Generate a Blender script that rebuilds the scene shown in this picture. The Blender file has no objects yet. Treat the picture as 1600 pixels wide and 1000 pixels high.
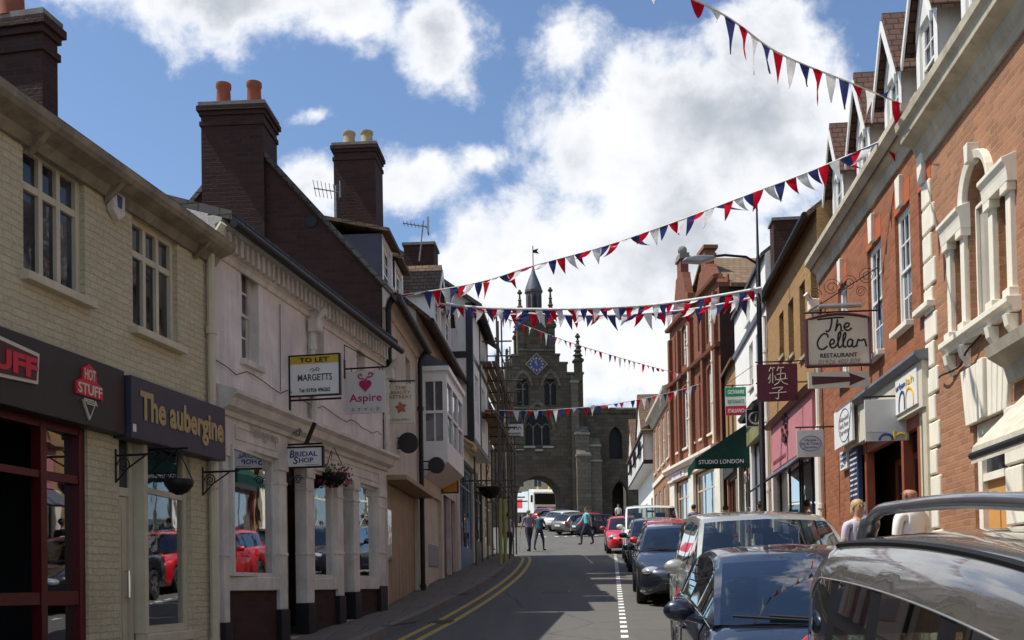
import bpy, bmesh, math, random
from mathutils import Vector, Matrix
R = math.radians
random.seed(11)
SC = bpy.context.scene
COL = SC.collection
# ------------------------------------------------------------ camera
FPX, PITCH, ROLL, PPX, PPY = 1650.0, R(1.3), R(1.0), 800.0, 882.0
EYE = Vector((0, 0, 1.7))
cF = Vector((0, math.cos(PITCH), math.sin(PITCH)))
_r0, _u0 = Vector((1, 0, 0)), Vector((0, -math.sin(PITCH), math.cos(PITCH)))
cR = math.cos(ROLL) * _r0 - math.sin(ROLL) * _u0
cU = math.cos(ROLL) * _u0 + math.sin(ROLL) * _r0
cam = bpy.data.cameras.new('camera')
camo = bpy.data.objects.new('camera', cam); COL.objects.link(camo)
mw = Matrix((cR, cU, -cF)).transposed().to_4x4(); mw.translation = EYE
camo.matrix_world = mw
cam.sensor_width = 36; cam.lens = 36 * FPX / 1600
cam.shift_y = (PPY - 500) / 1600
cam.clip_start = .05; cam.clip_end = 3000
SC.camera = camo
SC.view_settings.view_transform = 'Standard'; SC.view_settings.look = 'None'
SC.view_settings.gamma = 1; SC.view_settings.exposure = 0.25
# ------------------------------------------------------------ node helper
class NB:
    def __init__(s, nt): s.t = nt
    def n(s, typ, ins=None, **props):
        nd = s.t.nodes.new(typ)
        for k, v in props.items(): setattr(nd, k, v)
        for k, v in (ins or {}).items():
            if hasattr(v, 'is_output'): s.t.links.new(v, nd.inputs[k])
            else: nd.inputs[k].default_value = v
        return nd
    def m(s, op, a, b=0.0, c=None, clamp=False):
        ins = {0: a, 1: b}
        if c is not None: ins[2] = c
        return s.n('ShaderNodeMath', ins, operation=op, use_clamp=clamp).outputs[0]
    def mix(s, f, a, b, mode='MIX'):
        nd = s.n('ShaderNodeMix', {}, data_type='RGBA', blend_type=mode)
        for k, v in ((0, f), (6, a), (7, b)):
            if hasattr(v, 'is_output'): s.t.links.new(v, nd.inputs[k])
            else: nd.inputs[k].default_value = v if k == 0 else c4(v)
        return nd.outputs[2]
    def ramp(s, f, a, b):
        return s.n('ShaderNodeMapRange', {0: f, 1: a, 2: b}, interpolation_type='SMOOTHSTEP').outputs[0]
    def noise(s, vec, scale, detail=4, rough=.55, dist=0):
        return s.n('ShaderNodeTexNoise', {'Vector': vec, 'Scale': scale, 'Detail': detail, 'Roughness': rough, 'Distortion': dist}).outputs[0]
def c4(c): return (c[0], c[1], c[2], 1) if len(c) == 3 else c
# ------------------------------------------------------------ sky + sun
SUN_EL, SUN_AZ = R(59.5), R(-90)          # sun to the left of the street
W = bpy.data.worlds.new('World'); SC.world = W; W.use_nodes = True
W.node_tree.nodes.clear(); b = NB(W.node_tree)
sky = b.n('ShaderNodeTexSky', sky_type='NISHITA', sun_disc=False, sun_elevation=SUN_EL, sun_rotation=SUN_AZ, air_density=1.0, dust_density=.7, ozone_density=1.6)
tc = b.n('ShaderNodeTexCoord').outputs['Generated']
sep = b.n('ShaderNodeSeparateXYZ', {0: tc})
ay = b.m('ADD', b.m('ABSOLUTE', sep.outputs[1]), .06)
cx = b.m('DIVIDE', sep.outputs[0], ay); cz = b.m('DIVIDE', sep.outputs[2], ay)
cv = b.n('ShaderNodeCombineXYZ', {0: cx, 1: cz}).outputs[0]
w1 = b.n('ShaderNodeTexNoise', {'Vector': cv, 'Scale': 7.0, 'Detail': 5, 'Roughness': .6})
off = b.n('ShaderNodeVectorMath', {0: w1.outputs[1], 1: (.5, .5, .5)}, operation='SUBTRACT').outputs[0]
off = b.n('ShaderNodeVectorMath', {0: off, 'Scale': .075}, operation='SCALE').outputs[0]
cv2 = b.n('ShaderNodeVectorMath', {0: cv, 1: off}, operation='ADD').outputs[0]
dens = None
#      px centre, radii, weight (cloud banks west of the street)
CL = [(380, 0, 270, 108, 1), (200, 0, 110, 58, .8), (560, 45, 100, 72, .7), (716, 88, 92, 80, .85), (885, 120, 78, 54, .55),
      (1200, 112, 98, 92, 1), (1050, 215, 190, 118, 1), (1170, 250, 170, 150, 1), (960, 270, 150, 120, .9), (1050, 390, 260, 170, 1),
      (900, 440, 210, 110, 1), (1010, 520, 300, 110, .9), (770, 275, 60, 42, .66), (650, 300, 105, 70, .7), (520, 305, 60, 45, .7),
      (525, 206, 50, 18, .42), (740, 480, 90, 130, .9), (860, 600, 260, 90, .75), (1380, 400, 150, 190, .8), (1010, 640, 200, 60, .55), (120, 330, 60, 30, .0)]
for (u, v, ru, rv, wt) in CL:
    if wt == 0: continue
    x0, z0 = (u - 800) / FPX, (912 - v) / FPX
    d = b.n('ShaderNodeVectorMath', {0: cv2, 1: (x0, z0, 0)}, operation='SUBTRACT').outputs[0]
    d = b.n('ShaderNodeVectorMath', {0: d, 1: (FPX / ru, FPX / rv, 0)}, operation='MULTIPLY').outputs[0]
    l = b.n('ShaderNodeVectorMath', {0: d}, operation='LENGTH').outputs[1]
    e = b.m('MULTIPLY', b.m('SUBTRACT', 1.25, l), wt)
    dens = e if dens is None else b.m('SMOOTH_MAX', dens, e, .18)
# elsewhere in the sky: broken cumulus
gen = b.m('SUBTRACT', b.noise(tc, 2.2, 3), .52)
side = b.ramp(b.m('SUBTRACT', b.m('ABSOLUTE', cx), .5), 0, .25)
behind = b.ramp(sep.outputs[1], .1, -.1)
up = b.ramp(cz, .62, .8)
els = b.m('MAXIMUM', b.m('MAXIMUM', side, behind), up)
dens = b.m('MAXIMUM', dens, b.m('SUBTRACT', b.m('MULTIPLY', gen, b.m('MULTIPLY', els, 4.0)), b.m('MULTIPLY', b.m('SUBTRACT', 1, els), 2)))
fb = b.noise(cv, 11, 9, .62, .25)
fb2 = b.noise(cv, 42, 7, .6, .2)
dn = b.m('ADD', dens, b.m('MULTIPLY', b.m('SUBTRACT', fb, .5), 1.7))
dn = b.m('ADD', dn, b.m('MULTIPLY', b.m('SUBTRACT', fb2, .5), .42))
mask = b.ramp(dn, .10, .62)
shade_n = b.noise(b.n('ShaderNodeVectorMath', {0: cv, 1: (.02, .05, 0)}, operation='ADD').outputs[0], 6.5, 6, .55)
thick = b.ramp(dn, .35, 1.1)
gshade = b.m('MULTIPLY', thick, b.ramp(shade_n, .39, .68))
ccol = b.mix(gshade, (8.8, 8.9, 9.1), (4.3, 4.6, 5.1))
skyc = b.mix(1.0, sky.outputs[0], (1.08, 1.17, 1.27), 'MULTIPLY')
colr = b.mix(b.m('MULTIPLY', mask, .96), skyc, ccol)
bg = b.n('ShaderNodeBackground', {'Color': colr, 'Strength': .1})
b.n('ShaderNodeOutputWorld', {0: bg.outputs[0]})
sl = bpy.data.lights.new('sun', 'SUN'); sl.energy = 4.8; sl.angle = R(.53); sl.color = (1, .95, .86)
so = bpy.data.objects.new('sun', sl); COL.objects.link(so)
sdir = Vector((-math.cos(SUN_EL), 0.0, math.sin(SUN_EL)))   # towards the sun
so.rotation_euler = sdir.to_track_quat('Z', 'Y').to_euler(); so.location = (-30, 0, 40)
# ------------------------------------------------------------ ground profile, pixel -> place helpers
def gz(y):
    if y < 72: return .0727 * y
    if y < 82: return .0727 * 72 + .13 * (y - 72)
    if y < 130: return .0727 * 72 + 1.3 + .07 * (y - 82)
    return .0727 * 72 + 1.3 + .07 * 48
def ray(u, v): return (cF + cR * ((u - PPX) / FPX) + cU * ((PPY - v) / FPX)).normalized()
def ground(u, v, dz=0.0):
    d = ray(u, v); a, c = 1.0, 300.0
    for _ in range(60):
        m = (a + c) / 2; y = m * d.y
        if EYE.z + m * d.z > gz(y) + dz: a = m
        else: c = m
    return EYE + d * a
def at(u, v, y):
    d = ray(u, v); return EYE + d * (y / d.y)
class Fac:
    """a straight facade line from (x0,y0) to (x1,y1); s runs along it, d goes into the building, z from its base"""
    def __init__(s, x0, y0, x1, y1):
        s.o = Vector((x0, y0, 0)); s.t = Vector((x1 - x0, y1 - y0, 0)); s.len = s.t.length; s.t.normalize()
        s.n = Vector((-s.t.y, s.t.x, 0)); s.base = gz((y0 + y1) / 2); s.rot = math.atan2(s.t.y, s.t.x)
    def px(s, u, v, d=0.0):
        r = ray(u, v); k = ((s.o - EYE).dot(s.n) + d) / r.dot(s.n); p = EYE + r * k
        return ((p - s.o).dot(s.t), p.z - s.base)
    def S(s, u, v=750, d=0.0): return s.px(u, v, d)[0]
    def Z(s, u, v, d=0.0): return s.px(u, v, d)[1]
    def w(s, a, d, z):
        p = s.o + s.t * a + s.n * d; return Vector((p.x, p.y, z + s.base))
    def loc(s): return (s.o.x, s.o.y, s.base)
    def g(s, a): return gz((s.o + s.t * a).y) - s.base     # ground height at s
# ------------------------------------------------------------ mesh builder
class MB:
    def __init__(s): s.v = []; s.f = []; s.mi = []
    def add(s, vs, fs, mi=0):
        k = len(s.v); s.v += [tuple(p) for p in vs]
        for f in fs: s.f.append([k + i for i in f]); s.mi.append(mi)
        return s
    def box(s, x0, x1, y0, y1, z0, z1, mi=0):
        x0, x1 = min(x0, x1), max(x0, x1); y0, y1 = min(y0, y1), max(y0, y1); z0, z1 = min(z0, z1), max(z0, z1)
        return s.add([(x0, y0, z0), (x1, y0, z0), (x1, y1, z0), (x0, y1, z0), (x0, y0, z1), (x1, y0, z1), (x1, y1, z1), (x0, y1, z1)],
                     [(3, 2, 1, 0), (4, 5, 6, 7), (0, 1, 5, 4), (1, 2, 6, 5), (2, 3, 7, 6), (3, 0, 4, 7)], mi)
    def prism(s, pts, a, b_, axis='y', mi=0):
        """2D outline extruded: axis 'y' -> pts are (x,z); 'x' -> pts are (y,z); 'z' -> pts are (x,y)"""
        n = len(pts)
        f = {'y': lambda p, d: (p[0], d, p[1]), 'x': lambda p, d: (d, p[0], p[1]), 'z': lambda p, d: (p[0], p[1], d)}[axis]
        return s.add([f(p, a) for p in pts] + [f(p, b_) for p in pts],
                     [list(range(n)), list(range(2 * n - 1, n - 1, -1))] + [(i, (i + 1) % n + 0, n + (i + 1) % n, n + i) for i in range(n)], mi)
    def tube(s, pts, r, n=8, mi=0, cap=True):
        pts = [Vector(p) for p in pts]; rs = r if isinstance(r, (list, tuple)) else [r] * len(pts)
        vs = []; pa = None
        for i, p in enumerate(pts):
            d = (pts[min(i + 1, len(pts) - 1)] - pts[max(i - 1, 0)])
            d = d.normalized() if d.length > 1e-9 else Vector((0, 0, 1))
            if pa is None: pa = d.orthogonal().normalized()
            pa = (pa - d * pa.dot(d)); pa = pa.normalized() if pa.length > 1e-6 else d.orthogonal().normalized()
            q = d.cross(pa)
            for k in range(n):
                a = 2 * math.pi * k / n; vs.append(p + (pa * math.cos(a) + q * math.sin(a)) * rs[i])
        fs = []
        for i in range(len(pts) - 1):
            for k in range(n):
                fs.append((i * n + k, i * n + (k + 1) % n, (i + 1) * n + (k + 1) % n, (i + 1) * n + k))
        if cap: fs.append(list(range(n - 1, -1, -1))); fs.append([(len(pts) - 1) * n + k for k in range(n)])
        return s.add(vs, fs, mi)
    def lathe(s, c, prof, n=12, mi=0, axis='z', ph=0.0):
        vs = []
        for (r, h) in prof:
            for k in range(n):
                a = 2 * math.pi * k / n + ph; p = (r * math.cos(a), r * math.sin(a))
                vs.append((c[0] + p[0], c[1] + p[1], c[2] + h) if axis == 'z' else ((c[0] + h, c[1] + p[0], c[2] + p[1]) if axis == 'x' else (c[0] + p[0], c[1] + h, c[2] + p[1])))
        fs = []
        for i in range(len(prof) - 1):
            for k in range(n): fs.append((i * n + k, i * n + (k + 1) % n, (i + 1) * n + (k + 1) % n, (i + 1) * n + k))
        fs.append(list(range(n - 1, -1, -1))); fs.append([(len(prof) - 1) * n + k for k in range(n)])
        return s.add(vs, fs, mi)
    def ball(s, c, r, n=10, mi=0, sq=(1, 1, 1)):
        m = max(5, n * 2 // 3); vs = [(c[0], c[1], c[2] - r * sq[2])]
        for i in range(1, m):
            t = -math.pi / 2 + math.pi * i / m
            for k in range(n):
                a = 2 * math.pi * k / n; vs.append((c[0] + r * sq[0] * math.cos(t) * math.cos(a), c[1] + r * sq[1] * math.cos(t) * math.sin(a), c[2] + r * sq[2] * math.sin(t)))
        vs.append((c[0], c[1], c[2] + r * sq[2])); fs = []
        for k in range(n): fs.append((0, 1 + (k + 1) % n, 1 + k)); fs.append((len(vs) - 1, 1 + (m - 2) * n + k, 1 + (m - 2) * n + (k + 1) % n))
        for i in range(m - 2):
            for k in range(n): fs.append((1 + i * n + k, 1 + i * n + (k + 1) % n, 1 + (i + 1) * n + (k + 1) % n, 1 + (i + 1) * n + k))
        return s.add(vs, fs, mi)
    def build(s, name, mat, parent=None, smooth=None, bevel=0, loc=None, rot=None, fix=True):
        me = bpy.data.meshes.new(name); me.from_pydata(s.v, [], s.f)
        for m_ in (mat if isinstance(mat, (list, tuple)) else [mat]): me.materials.append(m_)
        me.polygons.foreach_set('material_index', s.mi)
        if fix:
            bm = bmesh.new(); bm.from_mesh(me); bmesh.ops.remove_doubles(bm, verts=bm.verts, dist=1e-5)
            bmesh.ops.recalc_face_normals(bm, faces=bm.faces); bm.to_mesh(me); bm.free()
        me.update()
        if smooth is not None:
            me.polygons.foreach_set('use_smooth', [True] * len(me.polygons)); me.set_sharp_from_angle(angle=R(smooth))
        o = bpy.data.objects.new(name, me); COL.objects.link(o)
        if parent: o.parent = parent
        if loc is not None: o.location = loc
        if rot is not None: o.rotation_euler = rot
        if bevel:
            md = o.modifiers.new('bevel', 'BEVEL'); md.width = bevel; md.segments = 2; md.limit_method = 'ANGLE'
        return o
def tag(o, label=None, cat=None, group=None, kind=None):
    if label: o['label'] = label
    if cat: o['category'] = cat
    if group: o['group'] = group
    if kind: o['kind'] = kind
    return o
def thing(name, label, cat, loc=(0, 0, 0), rz=0.0, group=None, rx=0.0):
    o = bpy.data.objects.new(name, None); COL.objects.link(o); o.empty_display_size = .3
    o.location = loc; o.rotation_euler = (rx, 0, rz)
    return tag(o, label, cat, group)
def copy_tree(o, parent=None):
    c = o.copy(); COL.objects.link(c)
    if parent: c.parent = parent
    for ch in list(o.children): copy_tree(ch, c)
    return c
# ------------------------------------------------------------ materials
MATS = {}
def newmat(name):
    m = bpy.data.materials.new(name); m.use_nodes = True; m.node_tree.nodes.clear()
    b = NB(m.node_tree); out = b.n('ShaderNodeOutputMaterial'); MATS[name] = m
    return m, b, out
def prin(b, out, col, rough, metal=0, spec=.5, coat=0, normal=None, alpha=None, emis=None, es=0, sheen=0):
    p = b.n('ShaderNodeBsdfPrincipled', {'Roughness': rough, 'Metallic': metal, 'Specular IOR Level': spec, 'Coat Weight': coat, 'Coat Roughness': .04})
    for k, v in (('Base Color', col), ('Normal', normal)):
        if v is None: continue
        if hasattr(v, 'is_output'): b.t.links.new(v, p.inputs[k])
        else: p.inputs[k].default_value = c4(v)
    if emis: p.inputs['Emission Color'].default_value = c4(emis); p.inputs['Emission Strength'].default_value = es
    b.t.links.new(p.outputs[0], out.inputs[0]); return p
def sc(c, k): return tuple(min(1, x * k) for x in c[:3])
def wallvec(b):
    """object-space (along wall, up) for faces of any heading"""
    t = b.n('ShaderNodeTexCoord'); p = b.n('ShaderNodeSeparateXYZ', {0: t.outputs['Object']}); n = b.n('ShaderNodeSeparateXYZ', {0: t.outputs['Normal']})
    f = b.m('GREATER_THAN', b.m('ABSOLUTE', n.outputs[0]), .6)
    u = b.m('ADD', b.m('MULTIPLY', p.outputs[0], b.m('SUBTRACT', 1, f)), b.m('MULTIPLY', p.outputs[1], f))
    return t.outputs['Object'], b.n('ShaderNodeCombineXYZ', {0: u, 1: p.outputs[2], 2: 0.0}).outputs[0]
def plain(name, col, rough=.55, var=.12, scale=5, bump=0.0, metal=0, spec=.4, coat=0, streak=0.0, bscale=90):
    m, b, out = newmat(name); o = b.n('ShaderNodeTexCoord').outputs['Object']
    n = b.noise(o, scale, 6, .6); c = b.mix(b.ramp(n, .3, .7), sc(col, 1 - var), sc(col, 1 + var * .6))
    if streak:
        st = b.n('ShaderNodeVectorMath', {0: o, 1: (5, 5, .5)}, operation='MULTIPLY').outputs[0]
        sn = b.ramp(b.noise(st, 1.6, 6, .65), .46, .78)
        c = b.mix(b.m('MULTIPLY', sn, streak), c, sc((col[0] * .45, col[1] * .42, col[2] * .38), 1))
    nm = None
    if bump:
        nm = b.n('ShaderNodeBump', {'Strength': bump, 'Distance': .01, 'Height': b.noise(o, bscale, 3)}).outputs[0]
    prin(b, out, c, rough, metal, spec, coat, nm); return m
def brick(name, c1, c2, mortar, rough=.85, bw=.225, rh=.075, ms=.008, bump=.5, dirt=.35, patch=.25, dirtcol=None, wob_=.018):
    m, b, out = newmat(name); o, uv = wallvec(b)
    wob = b.n('ShaderNodeTexNoise', {'Vector': o, 'Scale': 7.0, 'Detail': 3}).outputs[1]
    wob = b.n('ShaderNodeVectorMath', {0: wob, 1: (.5, .5, .5)}, operation='SUBTRACT').outputs[0]
    uv = b.n('ShaderNodeVectorMath', {0: uv, 1: b.n('ShaderNodeVectorMath', {0: wob, 'Scale': wob_}, operation='SCALE').outputs[0]}, operation='ADD').outputs[0]
    t = b.n('ShaderNodeTexBrick', {'Vector': uv, 'Color1': c4(c1), 'Color2': c4(c2), 'Mortar': c4(mortar), 'Scale': 1.0, 'Mortar Size': ms, 'Mortar Smooth': .3, 'Bias': 0.0, 'Brick Width': bw, 'Row Height': rh}, offset=.5)
    c = t.outputs[0]
    mid = tuple((a + d) / 2 for a, d in zip(c1, c2))
    c = b.mix(b.m('MULTIPLY', b.ramp(b.noise(o, 1.1, 6, .65), .4, .7), patch), c, sc(mid, 1.35), 'MIX')
    c = b.mix(b.m('MULTIPLY', b.ramp(b.noise(o, .55, 7, .7), .48, .75), dirt), c, dirtcol or sc(mid, .35))
    c = b.mix(b.m('MULTIPLY', b.ramp(b.noise(uv, 11, 4, .7), .5, .8), .28), c, sc(mid, .5))
    c = b.mix(b.m('MULTIPLY', b.ramp(b.noise(o, 23, 5, .7), .42, .75), .4), c, sc(mid, 1.5))
    h = b.m('ADD', b.m('MULTIPLY', t.outputs[1], -1.0), b.m('MULTIPLY', b.noise(o, 30, 5), 1.1))
    nm = b.n('ShaderNodeBump', {'Strength': bump, 'Distance': .012, 'Height': h}).outputs[0]
    prin(b, out, c, rough, 0, .25, 0, nm); return m
def tiles(name, c1, c2, w=.17, h=.11, moss=.25):
    m, b, out = newmat(name); t = b.n('ShaderNodeTexCoord'); o = t.outputs['Object']
    p = b.n('ShaderNodeSeparateXYZ', {0: o}); n = b.n('ShaderNodeSeparateXYZ', {0: t.outputs['Normal']})
    f = b.m('GREATER_THAN', b.m('ABSOLUTE', n.outputs[0]), b.m('ABSOLUTE', n.outputs[1]))
    u = b.m('ADD', b.m('MULTIPLY', p.outputs[0], b.m('SUBTRACT', 1, f)), b.m('MULTIPLY', p.outputs[1], f))
    u = b.m('ADD', u, b.m('MULTIPLY', b.noise(o, 9, 2), .02))
    uv = b.n('ShaderNodeCombineXYZ', {0: u, 1: p.outputs[2], 2: 0.0}).outputs[0]
    k = b.n('ShaderNodeTexBrick', {'Vector': uv, 'Color1': c4(c1), 'Color2': c4(c2), 'Mortar': c4(sc(c1, .25)), 'Scale': 1.0, 'Mortar Size': .008, 'Brick Width': w, 'Row Height': h, 'Bias': 0.0}, offset=.5)
    c = b.mix(b.m('MULTIPLY', b.ramp(b.noise(o, 2.5, 6, .7), .45, .7), moss), k.outputs[0], (.10, .095, .06))
    c = b.mix(b.m('MULTIPLY', b.ramp(b.noise(o, 14, 3, .7), .45, .75), .5), c, sc(c2, .45))
    row = b.m('FRACT', b.m('DIVIDE', p.outputs[2], h))
    hh = b.m('ADD', b.m('MULTIPLY', row, -1.0), b.m('MULTIPLY', k.outputs[1], -.4))
    nm = b.n('ShaderNodeBump', {'Strength': .9, 'Distance': .03, 'Height': hh}).outputs[0]
    prin(b, out, c, .85, 0, .2, 0, nm); return m
def stone(name, c1, c2, mortar, bw=.55, rh=.3, dirt=.6):
    return brick(name, c1, c2, mortar, .9, bw, rh, .012, .7, dirt, .35, (.018, .016, .013))
def glassy(name, tint=(.8, .85, .83), refl=1.0, wob=.02):
    """see-through window glass with a street reflection"""
    m, b, out = newmat(name); o = b.n('ShaderNodeTexCoord').outputs['Object']
    nm = b.n('ShaderNodeBump', {'Strength': wob, 'Distance': .05, 'Height': b.noise(o, 2.2, 2)}).outputs[0]
    fr = b.n('ShaderNodeFresnel', {'IOR': 1.55, 'Normal': nm}).outputs[0]
    fr = b.m('MULTIPLY', fr, refl, clamp=True)
    g = b.n('ShaderNodeBsdfGlossy', {'Color': (.95, .97, 1, 1), 'Roughness': .015, 'Normal': nm}).outputs[0]
    tr = b.n('ShaderNodeBsdfTransparent', {'Color': c4(tint)}).outputs[0]
    b.t.links.new(b.n('ShaderNodeMixShader', {0: fr, 1: tr, 2: g}).outputs[0], out.inputs[0]); return m
def darkglass(name, col=(.012, .014, .016), rough=.03, wob=.05, spec=.5):
    m, b, out = newmat(name); o = b.n('ShaderNodeTexCoord').outputs['Object']
    nm = b.n('ShaderNodeBump', {'Strength': wob, 'Distance': .05, 'Height': b.noise(o, 2.6, 2)}).outputs[0]
    c = b.mix(b.ramp(b.noise(o, 1.7, 3), .45, .6), col, sc(col, 2.6))
    prin(b, out, c, rough, 0, spec, 0, nm); return m
def carpaint(name, col, metal=.35, rough=.3, flake=.06, spec=.5):
    m, b, out = newmat(name); o = b.n('ShaderNodeTexCoord').outputs['Object']
    c = b.mix(b.ramp(b.noise(o, 1.6, 5), .3, .7), sc(col, .93), sc(col, 1.05))
    d = b.ramp(b.noise(o, 3.5, 8, .7), .35, .8); r = b.m('ADD', rough, b.m('MULTIPLY', d, .12))
    p = prin(b, out, c, .4, metal, spec, 1.0); b.t.links.new(r, p.inputs['Roughness'])
    b.t.links.new(b.m('ADD', .02, b.m('MULTIPLY', d, .07)), p.inputs['Coat Roughness']); return m
def cloth(name, col, trans=.35):
    m, b, out = newmat(name); o = b.n('ShaderNodeTexCoord').outputs['Object']
    c = b.mix(b.ramp(b.noise(o, 9, 4), .35, .7), sc(col, .85), sc(col, 1.05))
    d = b.n('ShaderNodeBsdfDiffuse', {'Color': c}).outputs[0]; t = b.n('ShaderNodeBsdfTranslucent', {'Color': c}).outputs[0]
    b.t.links.new(b.n('ShaderNodeMixShader', {0: trans, 1: d, 2: t}).outputs[0], out.inputs[0]); return m
def lampmat(name, col, s):
    m, b, out = newmat(name); prin(b, out, col, .4, emis=col, es=s); return m

CREAMBRICK = brick('cream_painted_brick', (.56, .50, .345), (.49, .435, .29), (.46, .405, .27), bw=.215, rh=.064, ms=.005, bump=1.0, dirt=.55, patch=.3, dirtcol=(.25, .20, .12), wob_=.03)
PINKRENDER = plain('pinkish_limewash', (.76, .69, .65), .85, .18, 1.6, .7, streak=.5, bscale=40)
CREAMRENDER = plain('cream_render', (.60, .53, .43), .85, .12, 2.2, .4, streak=.35, bscale=40)
WHITERENDER = plain('white_render', (.82, .80, .75), .8, .06, 2.2, .25, streak=.15, bscale=40)
DARKBRICK = brick('dark_plum_brick', (.062, .026, .020), (.036, .017, .015), (.040, .030, .025), dirt=.35)
REDBRICK = brick('orange_red_brick', (.38, .185, .098), (.24, .115, .065), (.31, .20, .125), dirt=.25, patch=.3)
REDBRICK2 = brick('warm_red_brick', (.33, .122, .056), (.20, .072, .036), (.235, .12, .07), dirt=.2, patch=.2)
OCHREBRICK = brick('ochre_brick', (.36, .215, .085), (.28, .16, .065), (.27, .19, .11), dirt=.25, patch=.3)
TERRABRICK = brick('terracotta_brick', (.225, .082, .046), (.165, .06, .036), (.19, .10, .066), dirt=.25)
BROWNBRICK = brick('brown_brick', (.27, .135, .068), (.2, .095, .05), (.21, .14, .09), dirt=.25)
GATESTONE = stone('sooty_sandstone', (.118, .094, .064), (.062, .050, .036), (.042, .035, .027))
GATESTONE2 = stone('paler_sandstone', (.165, .14, .10), (.10, .086, .065), (.055, .048, .038), dirt=.4)
BATHSTONE = stone('pale_limestone', (.55, .47, .33), (.47, .40, .28), (.4, .34, .25), dirt=.15)
STONEWHITE = plain('painted_stone', (.78, .73, .60), .7, .08, 3, .2, streak=.2)
STONEGREY = plain('weathered_stone', (.42, .37, .27), .85, .28, 2.5, .6, streak=.55)
SOOTYTIMBER = plain('sooty_eaves_timber', (.27, .23, .165), .8, .35, 3, .5, streak=.7)
CORNICE = plain('weathered_cornice', (.50, .45, .34), .85, .25, 2.0, .6, streak=.5)
WHITEPAINT = plain('white_gloss_paint', (.78, .77, .73), .4, .06, 3, streak=.12)
CREAMPAINT = plain('cream_gloss_paint', (.58, .52, .38), .45, .1, 3, streak=.2)
OFFWHITE = plain('off_white_woodwork', (.64, .595, .535), .55, .16, 3, .25, streak=.42, bscale=30)
GREYPAINT = plain('grey_door_paint', (.25, .24, .25), .5, .1, 3)
BLACKPAINT = plain('black_paint', (.016, .016, .018), .35, .2, 3)
BLACKIRON = plain('black_iron', (.014, .013, .014), .5, .2, 8, .2, metal=.3)
REDPAINT = plain('red_gloss_paint', (.085, .004, .008), .35, .12, 3)
MAROON = plain('maroon_paint', (.115, .018, .03), .45, .08, 4)
BLUEPAINT = plain('blue_paint', (.075, .16, .30), .45, .1, 4)
GREENPAINT = plain('green_paint', (.012, .045, .035), .45, .1, 4)
PINKPAINT = plain('pink_fascia_paint', (.50, .20, .21), .5, .08, 3)
BROWNWOOD = plain('brown_woodwork', (.19, .10, .055), .5, .2, 4)
TANWOOD = plain('tan_timber_boards', (.36, .25, .15), .6, .15, 3, streak=.2)
ORANGEWOOD = plain('orange_door_paint', (.60, .30, .09), .5, .08, 3)
NAVYSIGN = plain('slate_navy_board', (.042, .040, .062), .5, .12, 4)
BLACKSIGN = plain('charcoal_board', (.028, .024, .022), .5, .15, 4)
CREAMSIGN = plain('cream_board', (.62, .57, .45), .5, .06, 3)
WHITESIGN = plain('white_board', (.74, .73, .70), .45, .05, 3)
GREYSIGN = plain('pale_grey_board', (.56, .55, .52), .5, .06, 3)
PLUMSIGN = plain('plum_board', (.10, .013, .03), .5, .08, 4)
YELLOWSIGN = plain('amber_board', (.62, .30, .025), .5, .08, 4)
GOLD = plain('gold_leaf', (.50, .33, .11), .38, .1, 9, metal=.4)
GOLDTEXT = plain('dull_gold_letter', (.42, .30, .13), .5, .1, 9)
REDINK = plain('red_ink', (.62, .02, .045), .5, .05, 9)
CRIMSON = plain('crimson_ink', (.40, .015, .10), .5, .05, 9)
RUSTINK = plain('rust_ink', (.36, .10, .045), .5, .05, 9)
BLACKINK = plain('black_ink', (.012, .011, .012), .55, .05, 9)
BROWNINK = plain('dark_brown_ink', (.075, .02, .022), .55, .05, 9)
GREYINK = plain('grey_ink', (.22, .22, .22), .55, .05, 9)
WHITEINK = plain('white_ink', (.8, .8, .78), .5, .03, 9)
BLUEINK = plain('blue_ink', (.03, .06, .2), .5, .03, 9)
YELLOWINK = plain('yellow_ink', (.75, .45, .03), .5, .03, 9)
GREENINK = plain('green_flag_ink', (.02, .30, .10), .5, .03, 9)
TILEBROWN = tiles('brown_clay_tile', (.16, .105, .066), (.105, .065, .044))
TILEWARM = tiles('warm_clay_tile', (.125, .066, .046), (.085, .045, .034))
TILEGREY = tiles('grey_slate', (.085, .08, .08), (.06, .058, .06), .25, .16)
LEAD = plain('lead_flashing', (.17, .18, .21), .6, .2, 3, .2)
LEADCHEEK = plain('blue_grey_lead', (.085, .09, .12), .6, .15, 3, .2)
TERRACOTTA = plain('terracotta_pot', (.30, .085, .04), .8, .2, 6, .2)
BUFFPOT = plain('buff_pot', (.42, .31, .17), .8, .2, 6, .2)
SOOTSHADE = plain('sooty_cap_backlit_ball', (.22, .21, .18), .9, .3, 5, .4)
STEEL = plain('galvanised_steel', (.32, .32, .32), .45, .15, 6, metal=.7)
DARKSTEEL = plain('rusty_scaffold_tube', (.085, .075, .068), .55, .25, 9, metal=.4)
SCAFBOARD = plain('scaffold_plank', (.20, .15, .095), .85, .3, 5, .4)
YELLOWBOARD = plain('yellow_foam_sleeve', (.34, .34, .10), .7, .1, 5)
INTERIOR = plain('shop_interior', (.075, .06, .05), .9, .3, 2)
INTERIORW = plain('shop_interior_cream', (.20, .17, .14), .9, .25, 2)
CURTAIN = plain('net_curtain', (.32, .33, .27), .9, .25, 7)
SHOPGLASS = glassy('shop_glass', (.72, .76, .74), 3.2)
CARGLASS = glassy('car_glass', (.62, .69, .65), 1.7, .0)
DARKPANE = darkglass('upstairs_glass', (.022, .022, .026), .05, .12)
GREYPANE = darkglass('pale_upstairs_glass', (.10, .10, .10), .06, .1)
SASHPANE = darkglass('blue_grey_sash_glass', (.055, .065, .078), .04, .1, .7)  # blue-grey base, more reflective than the dark upstairs glass
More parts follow.
